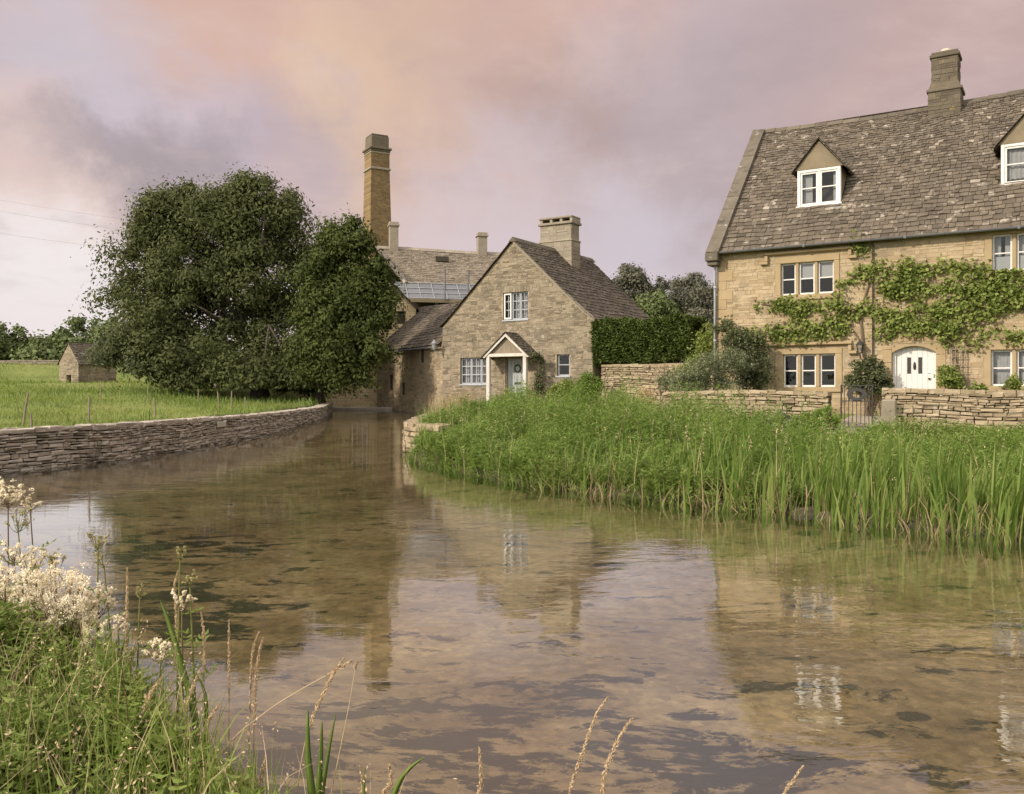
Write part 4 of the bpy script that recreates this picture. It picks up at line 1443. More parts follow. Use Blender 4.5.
    lg.build('lantern_glass', M['glass'], lo)
    return root


build_house()


def trellis():
    p = hw(7.36, -0.1, 0.93)
    r = empty('trellis_panel', p, RZ, 'grey wooden trellis fixed to the wall right of the white door', 'trellis')
    m = MB()
    for i in range(4):
        m.box(-0.21 + i * 0.135, -0.03, 0, -0.21 + i * 0.135 + 0.025, -0.01, 2.0)
    m.build('upright', M['timber'], r)
    m = MB()
    for i in range(9):
        m.box(-0.24, -0.052, 0.12 + i * 0.225, 0.24, -0.031, 0.145 + i * 0.225)
    m.build('cross_slat', M['timber'], r)


trellis()


def gbase(x, y):
    return gz(x, y) - 0.12


def gwall(u0, u1, seed, label, dz=0.0):
    pts = [tuple(hw(u, -3.5, 0)[:2]) for u in np.linspace(u0, u1, 6)]
    rngw = np.random.default_rng(seed)
    ph = rngw.uniform(0, 6)
    stone_wall('garden_wall', pts, gbase, lambda x, y: 1.66 + dz + 0.035 * math.sin(x * 1.3 + ph), 0.42, M['garden_stone'], seed, label, hr=(0.05, 0.15), lr=(0.10, 0.40), cope=0.09, both=True)


gwall(-0.75, 4.66, 31, 'low rubble garden wall left of the iron gate, in front of shrubs', -0.02)
gwall(5.62, 17.0, 32, 'low rubble garden wall right of the iron gate, below the white door', 0.02)


def iron_gate():
    p = hw(4.72, -3.3, 0)
    z = gz(p[0], p[1]) + 0.05
    r = empty('iron_gate', (p[0], p[1], z), RZ, 'black iron garden gate with an oval plate between two walls', 'gate')
    W, H = 0.86, 1.25
    f = MB()
    f.cbox(0, -0.02, 0, 0.035, 0.02, H, 0.004)
    f.cbox(W - 0.035, -0.02, 0, W, 0.02, H, 0.004)
    for zz in (0.06, 0.78, H - 0.04):
        f.cbox(0.035, -0.012, zz, W - 0.035, 0.012, zz + 0.03, 0.004)
    f.build('gate_frame', M['iron'], r)
    b = MB()
    for i in range(1, 8):
        b.tube([(W * i / 8, 0, 0.09), (W * i / 8, 0, H - 0.045)], 0.010, 6)
    b.build('bar', M['iron'], r)
    o = MB()
    n = 28
    c = (W * 0.52, -0.03, 0.98)
    vs, fs = [], []
    for i in range(n):
        t = 2 * math.pi * i / n
        for (rr, yy) in ((0.27, 0.0), (0.27, -0.02), (0.14, -0.02), (0.14, 0.0)):
            vs.append((c[0] + rr * math.cos(t), c[1] + yy, c[2] + rr * 0.66 * math.sin(t)))
    for i in range(n):
        j = (i + 1) % n
        for k in range(4):
            fs.append([i * 4 + k, j * 4 + k, j * 4 + (k + 1) % 4, i * 4 + (k + 1) % 4])
    o.add(vs, fs)
    o.build('oval_plate', M['iron'], r)


iron_gate()


def slab():
    p = hw(6.05, -3.72, 0)
    z = gz(p[0], p[1])
    m = MB()
    m.cbox(-0.2, -0.07, -0.2, 0.2, 0.07, 0.9, 0.04)
    m.v = [(x * (1 - 0.1 * z_) + 0.03 * z_, y - 0.05 * z_, z_ + (0.03 * x if z_ > 0.5 else 0)) for x, y, z_ in m.v]
    o = m.build('stone_slab', M['grey_stone'])
    o.location = (p[0], p[1], z)
    o.rotation_euler = (0, 0, RZ)
    tag(o, 'grey upright stone slab leaning on the garden wall right of the gate', 'stone')


slab()


def garden_path():
    us = np.linspace(4.62, 5.68, 8)
    ds = np.linspace(-8.5, -0.1, 36)
    V = np.array([hw(u + 0.25 * math.sin(d * 0.5), d, 0) for d in ds for u in us])
    V[:, 2] = land(V[:, :2]) + 0.02
    n = len(us)
    F = [[j * n + i, j * n + i + 1, (j + 1) * n + i + 1, (j + 1) * n + i] for j in range(len(ds) - 1) for i in range(n - 1)]
    tag(npobj('garden_path', V, F, M['path'], None, True), kind='structure')


garden_path()

# ------------------------------------------------------------------ the cottage with the porch
CG = 1.0


def build_cottage():
    rng = np.random.default_rng(41)
    g = CG
    W, D = 7.62, 7.0
    EL, AP, ua = 4.56 - g, 8.18 - g, 3.81
    root = empty('stone_cottage', (-3.14, 41.0, g), RZ, 'gabled brown stone cottage with a white posted porch beside the river', 'cottage')
    rl = lambda u: EL + (AP - EL) * (1 - abs(u - ua) / ua)
    W_up = (3.25, 4.52, 4.73 - g, 5.92 - g)
    W_lo = (0.95, 2.62, 1.95 - g, 3.13 - g)
    W_rt = (5.93, 6.55, 2.27 - g, 3.18 - g)
    DO = (3.36, 4.50, -0.6, 3.10 - g)
    holes = [W_up, W_lo, W_rt, DO]
    mb = MB()
    wall_panel(mb, holes, [0, ua, W], rl, -1.5, 0.0, 0.4)
    mb.box(0, 0.401, -1.5, 0.4, D, EL - 0.1)
    mb.box(W - 0.4, 0.401, -1.5, W, D, EL - 0.1)
    mb.prism([(0.401, -1.5), (W - 0.401, -1.5), (W - 0.401, EL), (ua, AP - 0.2), (0.401, EL)], D - 0.4, D)
    mb.build('rubble_backing', M['cott_mortar'], root)
    V, F = stones(rng, W, AP + 1.5, (0.06, 0.15), (0.12, 0.40), keep_fn(holes, rl), (0.0, 0.012), 0.008, 0.006, 0.03, 0.008, z0=-1.5, wob=0.006)
    npobj('wall', V, F, M['cott_stone'], root)
    V, F = stones(rng, D - 0.1, EL + 1.4, (0.1, 0.2), (0.18, 0.5), None, (0.0, 0.014), 0.013, 0.011, 0.03, 0.007, z0=-1.5)
    V = np.stack([W + 0.0 - V[:, 1], V[:, 0] + 0.05, V[:, 2]], 1)
    npobj('side_wall', V, F, M['cott_stone'], root)
    for (a, sgn) in ((-0.02, 1), (W + 0.02, -1)):
        qs = MB()
        z, k = -0.9, 0
        while z < EL - 0.25:
            h = rng.uniform(0.22, 0.34)
            l = 0.46 if k % 2 else 0.26
            x0, x1 = (a, a + l) if sgn > 0 else (a - l, a)
            qs.cbox(x0, -0.026, z, x1, 0.26 if k % 2 else 0.46, min(z + h - 0.012, EL), 0.014)
            z += h
            k += 1
        qs.build('quoin_stone', M['cott_stone'], root)
    # windows: grey painted timber in plain openings, timber or stone lintels above
    def plain(lights, h, cur, vb, bars, fm):
        return window(root, lights, h[2] + 0.01, h[3] - 0.01, h, 0.3, None, fm, cur, bars, vb, 0.045, 0.0, 0.12)
    l3 = [(3.27, 3.68), (3.69, 4.09), (4.10, 4.50)]
    w = plain(l3, W_up, [(3.72, 4.48, W_up[2] + 0.05, W_up[3] - 0.06, 6)], 1, (0.36, 0.68), M['grey_paint'])
    op = MB()      # the casement that stands open, painted white
    op.cbox(3.29, 0.02, W_up[2] + 0.03, 3.35, 0.06, W_up[3] - 0.04, 0.005)
    op.cbox(3.60, 0.02, W_up[2] + 0.03, 3.66, 0.06, W_up[3] - 0.04, 0.005)
    op.cbox(3.35, 0.022, W_up[2] + 0.03, 3.60, 0.058, W_up[2] + 0.10, 0.005)
    op.cbox(3.35, 0.022, W_up[3] - 0.10, 3.60, 0.058, W_up[3] - 0.04, 0.005)
    op.build('open_casement', M['white_paint'], w)
    l3b = [(0.97, 1.51), (1.52, 2.05), (2.06, 2.60)]
    plain(l3b, W_lo, [(1.02, 2.56, W_lo[2] + 0.05, W_lo[3] - 0.06, 11)], 1, (0.36, 0.68), M['grey_paint'])
    plain([(5.96, 6.52)], W_rt, None, 0, (0.52,), M['grey_paint'])
    for (a, b, zt) in ((3.05, 4.72, W_up[3]), (0.75, 2.8, W_lo[3]), (5.78, 6.7, W_rt[3])):
        n = max(3, int((b - a) / 0.13))
        lm = MB()
        for i in range(n):
            t0, t1 = i / n, (i + 1) / n
            lean = (t0 + t1 - 1) * 0.05
            lm.prism([(a + (b - a) * t0 + 0.006, zt + 0.004), (a + (b - a) * t1 - 0.006, zt + 0.004), (a + (b - a) * t1 - 0.006 + lean, zt + 0.25 + rng.uniform(-0.02, 0.02)), (a + (b - a) * t0 + 0.006 + lean, zt + 0.25)], -0.013, 0.02)
        lm.build('lintel', M['cott_stone'], root)
    # front door
    d = MB()
    for i in range(6):
        a = 3.42 + i * 1.02 / 6
        d.cbox(a + 0.003, 0.12, -0.4, a + 1.02 / 6 - 0.003, 0.17, 3.06 - g, 0.006)
    do = d.build('door', M['grey_paint'], root)
    f = MB()
    f.cbox(3.36, 0.06, -0.6, 3.42, 0.22, 3.10 - g, 0.008)
    f.cbox(4.44, 0.06, -0.6, 4.50, 0.22, 3.10 - g, 0.008)
    f.cbox(3.42, 0.062, 3.04 - g, 4.44, 0.218, 3.10 - g, 0.008)
    f.build('door_frame', M['timber'], do)
    wr = MB()
    pts = [(3.93 + 0.15 * math.cos(t), 0.095, 2.62 - g + 0.15 * math.sin(t)) for t in np.linspace(0, 2 * math.pi, 17)]
    wr.tube(pts, 0.035, 6)
    wr.build('wreath', M['leaf_yew'], do)
    lt = MB()
    lt.cbox(3.78, 0.10, 1.93 - g, 4.08, 0.119, 2.03 - g, 0.005)
    lt.build('letter_box', M['iron'], do)
    # porch
    pd = -0.85
    pc, u0, u1 = 3.98, 2.98, 4.98
    zb, zp, za = 0.1, 3.10 - g, 4.12 - g
    pm = MB()
    pm.cbox(u0 - 0.02, pd - 0.08, zp, u1 + 0.02, pd + 0.06, zp + 0.13, 0.01)
    for u in (u0, u1):
        pm.cbox(u - 0.06, pd + 0.061, zp + 0.005, u + 0.06, 0.0, zp + 0.125, 0.01)
    po = pm.build('porch', M['oak_white'], root)
    for u in (u0 + 0.08, u1 - 0.08):
        p = MB()
        p.cbox(u - 0.085, pd - 0.075, -0.3, u + 0.085, pd + 0.095, zp - 0.002, 0.02)
        p.build('post', M['oak_white'], po)
    slope = (za - zp) / (pc - u0 + 0.18)
    bg = MB()
    for sg in (-1, 1):
        e = pc + sg * (pc - u0 + 0.18)
        q = [(e, zp - 0.02), (pc, za - 0.03), (pc, za - 0.17), (e - sg * 0.1, zp - 0.05)]
        bg.prism(q if sg < 0 else q[::-1], pd - 0.12, pd - 0.075)
    bg.build('bargeboard', M['oak_white'], po)
    gi = MB()
    gi.prism([(u0 + 0.1, zp + 0.131), (u1 - 0.1, zp + 0.131), (pc, za - 0.18)], pd + 0.02, pd + 0.05)
    gi.build('gable_board', M['timber'], po)
    run = pc - u0 + 0.26
    rise = slope * run
    sl = math.hypot(run, rise)
    a_ = math.atan2(rise, run)
    parts = []
    for sg in (-1, 1):
        V, F = slates(rng, -pd + 0.18, sl, 0.2, 0.14, (0.15, 0.3), None, 0.026, 0.04)
        parts.append((plane_map(V, (pc + sg * run, pd - 0.18, za - rise), (0, 1, 0), (-sg * math.cos(a_), 0, math.sin(a_)), (sg * math.sin(a_), 0, math.cos(a_))), F))
    V, F = join_np(parts)
    npobj('porch_roof', V, F, M['roof_mossy'], po)
    ul = MB()
    for sg in (-1, 1):
        ul.add([(pc + sg * (run - 0.03), pd - 0.15, za - rise), (pc + sg * (run - 0.03), -0.01, za - rise), (pc, -0.01, za - 0.02), (pc, pd - 0.15, za - 0.02)], [(0, 1, 2, 3)])
    ul.build('roof_lining', M['roof_under'], po)
    st = MB()
    st.cbox(3.1, -1.2, -0.35, 4.9, -0.02, 0.12, 0.02)
    st.build('door_step', M['grey_stone'], root)
    # main roof
    parts, beds = [], MB()
    for sg in (-1, 1):
        half = (ua if sg < 0 else W - ua) + 0.16
        rise = (AP + 0.06 - EL) * half / (ua)
        sl = math.hypot(half, rise)
        a_ = math.atan2(rise, half)
        V, F = slates(rng, D + 0.3, sl, 0.28, 0.15, (0.17, 0.4), None, 0.03)
        kick = lambda u, s: 0.16 * np.exp(-s / 0.5) + 0.02 * np.sin(u * 1.6 + s)
        O = (ua + sg * half, -0.13, AP + 0.06 - rise)
        U, Sv, Nv = (0, 1, 0), (-sg * math.cos(a_), 0, math.sin(a_)), (sg * math.sin(a_), 0, math.cos(a_))
        parts.append((plane_map(V, O, U, Sv, Nv, kick), F))
        vs = np.array([(u, s, -0.03) for u in np.linspace(0.06, D + 0.3, 12) for s in np.linspace(0.05, sl, 8)])
        beds.arr(plane_map(vs, O, U, Sv, Nv, kick), [[i * 8 + j, (i + 1) * 8 + j, (i + 1) * 8 + j + 1, i * 8 + j + 1] for i in range(11) for j in range(7)])
    V, F = join_np(parts)
    rf = npobj('roof', V, F, M['roof_mossy'], root)
    beds.build('roof_bed', M['roof_under'], rf)
    # pale stone verge along the right rake, dark slate edge along the left
    vg = MB()
    for i in range(9):
        t0, t1 = i / 9, (i + 1) / 9
        P = lambda t: (ua + (W - ua + 0.12) * (1 - t), EL + (AP - EL) * t - 0.02 + 0.10 * math.exp(-t * 8))
        a, b = P(t0), P(t1)
        vg.prism([(a[0], a[1] - 0.16), (a[0], a[1] - 0.0), (b[0] + 0.005, b[1] - 0.0), (b[0] + 0.005, b[1] - 0.16)], -0.10, 0.02)
    vg.build('verge_coping', M['grey_stone'], rf)
    rd = MB()
    y = -0.14
    while y < D + 0.1:
        l = rng.uniform(0.4, 0.55)
        rd.prism([(ua - 0.2, AP - 0.08), (ua, AP + 0.13), (ua + 0.2, AP - 0.08)], y, y + l - 0.01)
        y += l
    rd.build('ridge_tile', M['chim_stone'], rf)
    # the broad chimney with its crenellated top
    c = MB()
    cy, cu = 4.0, ua + 0.02
    z0 = AP - 0.9
    c.cbox(cu - 0.86, cy - 0.4, z0, cu + 0.86, cy + 0.45, AP + 0.42, 0.02)
    c.cbox(cu - 0.90, cy - 0.44, AP + 0.422, cu + 0.90, cy + 0.49, AP + 0.50, 0.02)
    c.cbox(cu - 0.82, cy - 0.36, AP + 0.502, cu + 0.82, cy + 0.41, AP + 1.22, 0.02)
    c.cbox(cu - 0.92, cy - 0.46, AP + 1.222, cu + 0.92, cy + 0.51, AP + 1.34, 0.02)
    for i in range(4):
        a = cu - 0.84 + i * 0.53
        c.cbox(a, cy - 0.38, AP + 1.342, a + 0.14, cy + 0.43, AP + 1.50, 0.01)
    c.cbox(cu - 0.88, cy - 0.42, AP + 1.502, cu + 0.88, cy + 0.47, AP + 1.60, 0.02)
    for bx_ in ((cu - 0.86, cy - 0.4, z0, cu + 0.86, cy + 0.45, AP + 0.42), (cu - 0.82, cy - 0.36, AP + 0.502, cu + 0.82, cy + 0.41, AP + 1.22)):
        V, F = stone_box(rng, *bx_, (0.14, 0.26), (0.3, 0.7))
        c.arr(V, F.tolist())
    c.build('chimney', M['pale_stone'], rf)
    c = MB()
    c.cbox(cu - 1.3, cy + 1.2, AP - 0.6, cu - 0.95, cy + 1.6, AP + 0.95, 0.02)
    c.cbox(cu - 1.36, cy + 1.14, AP + 0.952, cu - 0.89, cy + 1.66, AP + 1.05, 0.02)
    c.build('flue_stack', M['grey_stone'], rf)
    # lamp on the corner
    lm = MB()
    lm.tube([(0.05, -0.02, 3.35 - g), (-0.1, -0.3, 3.32 - g), (-0.2, -0.4, 3.5 - g)], 0.02, 6)
    lm.lathe([(0.04, 0), (0.07, 0.03), (0.11, 0.27), (0.15, 0.29), (0.05, 0.42), (0.02, 0.47), (0, 0.48)], (-0.2, -0.4, 3.5 - g), 8)
    lm.build('wall_lamp', M['lead'], root)
    return root


build_cottage()


def simple_window(root, u0, u1, z0, z1, nv, mat, y=0.02):
    f = MB()
    f.cbox(u0, y - 0.05, z0, u0 + 0.06, y + 0.03, z1, 0.006)
    f.cbox(u1 - 0.06, y - 0.05, z0, u1, y + 0.03, z1, 0.006)
    f.cbox(u0 + 0.06, y - 0.048, z0, u1 - 0.06, y + 0.028, z0 + 0.07, 0.006)
    f.cbox(u0 + 0.06, y - 0.048, z1 - 0.06, u1 - 0.06, y + 0.028, z1, 0.006)
    for i in range(nv):
        a = u0 + (u1 - u0) * (i + 1) / (nv + 1)
        f.cbox(a - 0.025, y - 0.044, z0 + 0.07, a + 0.025, y + 0.024, z1 - 0.06, 0.005)
    f.cbox(u0 + 0.06, y - 0.04, (z0 + z1) / 2 - 0.018, u1 - 0.06, y + 0.02, (z0 + z1) / 2 + 0.018, 0.004)
    w = f.build('window', mat, root)
    p = MB()
    p.add([(u0 + 0.03, y, z0 + 0.03), (u1 - 0.03, y, z0 + 0.03), (u1 - 0.03, y, z1 - 0.03), (u0 + 0.03, y, z1 - 0.03)], [(0, 1, 2, 3)])
    p.build('pane', M['glass'], w)
    return w


def build_wing():
    """long low wing along the water"""
    rng = np.random.default_rng(43)
    L, D = 9.0, 5.2
    g = 0.5
    E, RI = 3.92 - g, 6.25 - g
    rz = math.atan2(-0.885, 0.465)
    root = empty('mill_wing', (-7.33, 48.97, g), rz, 'low stone outbuilding with slit windows rising straight from the water', 'outbuilding')
    holes = [(1.85, 2.45, 1.7 - g, 2.52 - g), (3.65, 4.15, 1.45 - g, 2.08 - g), (6.2, 6.7, 3.0 - g, 3.72 - g)]
    mb = MB()
    wall_panel(mb, holes, [0, L], lambda u: E, -1.3, 0.0, 0.4)
    mb.prism([(0.401, -1.3), (D, -1.3), (D, E), (D / 2, RI - 0.1), (0.401, E - 0.1)], 0, 0.4, 'x')
    mb.prism([(0.401, -1.3), (D, -1.3), (D, E), (D / 2, RI - 0.1), (0.401, E - 0.1)], L - 0.4, L, 'x')
    mb.box(0.4, D - 0.4, -1.3, L - 0.4, D - 0.001, E)
    mb.build('rubble_backing', M['cott_mortar'], root)
    V, F = stones(rng, L, E + 1.3, (0.06, 0.16), (0.12, 0.42), keep_fn(holes), (0.0, 0.014), 0.008, 0.006, 0.03, 0.009, z0=-1.3, wob=0.008)
    npobj('wall', V, F, M['wing_stone'], root)
    V, F = stones(rng, D / 2, RI + 1.3, (0.1, 0.2), (0.18, 0.5), keep_fn([], lambda u: E + (RI - E) * u / (D / 2)), (0, 0.014), 0.013, 0.011, 0.03, 0.007, z0=-1.3)
    for h in holes:
        sh = MB()
        sh.box(h[0] + 0.02, 0.07, h[2], h[1] - 0.02, 0.1, h[3])
        sh.build('shutter', M['dark_timber'], root)
    ang = math.atan2(RI - E, D / 2)
    S = (D / 2) / math.cos(ang) + 0.3
    ov = 0.2
    sag = lambda u, s: 0.035 * np.sin(u * 0.7 + 1) * (s / S) - 0.10 * np.sin(np.clip(u / L, 0, 1) * math.pi) * s / S
    O = (-0.2, -ov, E - ov * math.tan(ang) + 0.02)
    Sv, Nv = (0, math.cos(ang), math.sin(ang)), (0, -math.sin(ang), math.cos(ang))
    V, F = slates(rng, L + 0.1, S, 0.27, 0.15, (0.17, 0.38), None, 0.03)
    rf = npobj('roof', plane_map(V, O, (1, 0, 0), Sv, Nv, sag), F, M['roof_mossy'], root)
    b = MB()
    vs = np.array([(u, s, -0.03) for u in np.linspace(0.05, L + 0.1, 14) for s in np.linspace(0.04, S, 7)])
    b.arr(plane_map(vs, O, (1, 0, 0), Sv, Nv, sag), [[i * 7 + j, (i + 1) * 7 + j, (i + 1) * 7 + j + 1, i * 7 + j + 1] for i in range(13) for j in range(6)])
    b.add([(0, D + 0.1, E - 0.1), (L, D + 0.1, E - 0.1), (L, D / 2, RI - 0.06), (0, D / 2, RI - 0.06)], [(1, 0, 3, 2)])
    b.build('roof_bed', M['roof_under'], rf)
    g_ = MB()
    g_.cbox(-0.2, -ov - 0.08, E - 0.30, L - 0.1, -ov + 0.02, E - 0.21, 0.02)
    g_.build('gutter', M['gutter'], root)


build_wing()

MZ = math.atan2(0.25, 0.97)


def build_annex():
    rng = np.random.default_rng(44)
    W, D = 6.4, 4.8
    g = 0.5
    E, AP = 6.25 - g, 9.4 - g
    ua = W / 2
    root = empty('mill_annex', (-11.5, 48.2, g), MZ, 'sunlit golden stone gabled annex half hidden behind the dark trees', 'outbuilding')
    rl = lambda u: E + (AP - E) * (1 - abs(u - ua) / ua)
    holes = [(2.85, 3.75, 2.0 - g, 3.0 - g), (5.35, 5.8, 5.35 - g, 6.05 - g)]
    mb = MB()
    wall_panel(mb, holes, [0, ua, W], rl, -1.4, 0, 0.4)
    mb.box(0, 0.401, -1.4, 0.4, D, E)
    mb.box(W - 0.4, 0.401, -1.4, W, D, E)
    mb.prism([(0.4, -1.4), (W - 0.4, -1.4), (W - 0.4, E), (ua, AP - 0.1), (0.4, E)], D - 0.4, D - 0.001)
    mb.build('rubble_backing', M['house_mortar'], root)
    V, F = stones(rng, W, AP + 1.4, (0.1, 0.2), (0.2, 0.5), keep_fn(holes, rl), (0, 0.014), 0.013, 0.011, 0.03, 0.007, z0=-1.4)
    npobj('wall', V, F, M['annex_stone'], root)
    simple_window(root, 2.87, 3.73, 2.01 - g, 2.99 - g, 2, M['white_paint'], 0.12)
    sh = MB()
    sh.box(5.36, 0.2, 5.35 - g, 5.79, 0.24, 6.05 - g)
    sh.build('loft_shutter', M['dark_timber'], root)
    parts = []
    for sg in (-1, 1):
        half = ua + 0.2
        rise = (AP + 0.05 - E) * half / ua
        sl = math.hypot(half, rise)
        a_ = math.atan2(rise, half)
        V, F = slates(rng, D + 0.3, sl, 0.27, 0.16, (0.2, 0.4), None, 0.03)
        parts.append((plane_map(V, (ua + sg * half, -0.15, AP + 0.05 - rise), (0, 1, 0), (-sg * math.cos(a_), 0, math.sin(a_)), (sg * math.sin(a_), 0, math.cos(a_))), F))
    V, F = join_np(parts)
    rf = npobj('roof', V, F, M['roof_mossy'], root)
    u = MB()
    for sg in (-1, 1):
        u.add([(ua + sg * (ua + 0.15), -0.1, E - 0.15), (ua + sg * (ua + 0.15), D, E - 0.15), (ua, D, AP), (ua, -0.1, AP)], [(0, 1, 2, 3)])
    u.build('roof_bed', M['roof_under'], rf)


build_annex()


def build_mill():
    rng = np.random.default_rng(45)
    g = 1.6
    L, D = 12.6, 9.0
    E, RI = 8.85 - g, 11.5 - g
    root = empty('mill_building', (-7.0, 59.2, g), MZ, 'large old mill with pale slate roof and a strip of grey glazing at its eaves', 'mill')
    mb = MB()
    mb.box(-0.6, 0, -2, L, D, E - 0.1)
    mb.prism([(0, E - 0.1), (D, E - 0.1), (2.9, RI - 0.1)], L - 0.4, L - 0.001, 'x')
    mb.build('wall', M['cott_stone'], root)
    ang = math.atan2(RI - E, 2.8)
    S = 2.9 / math.cos(ang) + 0.1
    O = (-0.1, -0.1, E - 0.1)
    Sv, Nv = (0, math.cos(ang), math.sin(ang)), (0, -math.sin(ang), math.cos(ang))
    # the front slope's left edge leans over to the left as it climbs
    V, F = slates(rng, L + 2.2, S, 0.24, 0.15, (0.16, 0.36), None, 0.03)
    V[:, 0] -= 1.6
    lim = V[:, 1] / S * -1.5 - 0.05
    V[:, 0] = np.maximum(V[:, 0], lim)
    sagm = lambda u, s: -0.12 * np.sin(np.clip(u / L, 0, 1) * math.pi) * s / S + 0.02 * np.sin(u * 1.3)
    rf = npobj('roof', plane_map(V, O, (1, 0, 0), Sv, Nv, sagm), F, M['roof_pale'], root)
    b = MB()
    R0, R1 = (-1.6, 2.85, RI - 0.02), (L, 2.85, RI - 0.02)
    b.add([(0, -0.08, E - 0.13), (L, -0.08, E - 0.13), (L, 2.85, RI - 0.16), (-1.55, 2.85, RI - 0.16)], [(0, 1, 2, 3)])
    b.add([(-1.6, D, E), (L, D, E), (L, 2.9, RI - 0.1), (-1.6, 2.9, RI - 0.1)], [(1, 0, 3, 2)])
    b.build('roof_bed', M['roof_under'], rf)
    # lower slope that falls away to the left of the valley
    V, F = slates(rng, 4.6, 3.9, 0.33, 0.2, (0.25, 0.5), None, 0.035)
    U_ = np.array([-0.45, -0.85, 0.0]); U_ /= np.linalg.norm(U_)
    Hn = np.array([-0.85, 0.45, 0.0]); Hn /= np.linalg.norm(Hn)
    S_ = -Hn * math.cos(0.8) + np.array([0, 0, math.sin(0.8)])
    top = np.array([-1.65, 2.85, RI - 0.02])
    O_ = top - S_ * 3.9
    N_ = np.cross(U_, S_)
    if N_[2] < 0:
        N_ = -N_
    npobj('side_roof', plane_map(V, O_, U_, S_, N_), F, M['roof_mossy'], rf)
    cp = MB()
    for i in range(6):
        t0, t1 = i / 6, (i + 1) / 6
        A = np.array([-1.65, 2.85, RI + 0.0]); B = np.array([0.0, -0.15, E - 0.13])
        p, q = A + (B - A) * t0, A + (B - A) * t1
        cp.tube([tuple(p), tuple(q)], 0.15, 6)
    cp.build('verge_coping', M['pale_stone'], rf)
    rd = MB()
    u = -1.6
    while u < L:
        l = rng.uniform(0.5, 0.7)
        dz = -0.12 * math.sin(min(max(u / L, 0), 1) * math.pi)
        rd.prism([(2.6, RI - 0.12 + dz), (2.82, RI + 0.1 + dz), (3.05, RI - 0.12 + dz)], u, min(u + l, L) - 0.01, 'x')
        u += l
    rd.build('ridge_tile', M['pale_stone'], rf)
    # skylight left propped open
    sk = MB()
    sk.box(2.3, 1.7, RI - 0.95, 3.2, 1.85, RI - 0.62)
    sk.build('roof_hatch', M['roof_under'], rf)
    for a in (2.3, 3.85, 5.4):
        v = MB()
        v.tube([(a, -1.78, E - 1.3), (a, -1.78, E + 0.7)], 0.055, 6)
        v.build('scaffold_pole', M['gutter'], root)
    # glazed lean-to along the eaves, carried by a pale beam over a dark bay
    gl = MB()
    n = 10
    for i in range(n):
        for j in range(3):
            a, b2 = -0.9 + 8.6 * i / n, -0.9 + 8.6 * (i + 1) / n
            y0, z0 = -0.12 - 0.5 * (3 - j), E - 0.12 - 0.37 * (3 - j)
            y1, z1 = -0.12 - 0.5 * (2 - j), E - 0.12 - 0.37 * (2 - j)
            gl.add([(a + 0.02, y0, z0 + 0.02), (b2 - 0.02, y0, z0 + 0.02), (b2 - 0.02, y1, z1), (a + 0.02, y1, z1)], [(0, 1, 2, 3)])
    go = gl.build('glazed_roof', M['glass_roof'], root)
    fr = MB()
    for i in range(n + 1):
        a = -0.9 + 8.6 * i / n
        fr.tube([(a, -1.64, E - 1.22), (a, -0.1, E - 0.08)], 0.035, 4)
    for j in range(4):
        fr.tube([(-0.95, -0.1 - 0.51 * j, E - 0.08 - 0.38 * j), (7.75, -0.1 - 0.51 * j, E - 0.08 - 0.38 * j)], 0.045, 4)
    fr.build('glazing_bar', M['lead'], go)
    bm_ = MB()
    bm_.cbox(-1.0, -1.75, E - 1.5, 7.8, -1.6, E - 1.26, 0.02)
    bm_.build('eaves_beam', M['render'], root)
    for a in (-0.5, 1.7, 3.9, 6.1, 7.6):
        dk = MB()
        dk.cbox(a, -1.7, E - 4.5, a + 0.16, -1.55, E - 1.502, 0.01)
        dk.build('bay_post', M['dark_timber'], root)
    dk = MB()
    dk.box(-0.58, -0.06, -1, 7.6, -0.02, E - 1.3)
    dk.build('bay_boarding', M['dark_timber'], root)
    for (a, w, h) in ((-0.45, 0.6, 1.75), (5.75, 0.66, 1.30)):
        c = MB()
        c.cbox(a - w / 2, 2.5, RI - 0.6, a + w / 2, 3.1, RI + h - 0.3, 0.02)
        c.cbox(a - w / 2 - 0.08, 2.42, RI + h - 0.298, a + w / 2 + 0.08, 3.18, RI + h - 0.17, 0.02)
        c.cbox(a - w / 2 - 0.02, 2.48, RI + h - 0.168, a + w / 2 + 0.02, 3.12, RI + h, 0.02)
        c.build('chimney', M['pale_stone'], rf)


build_mill()


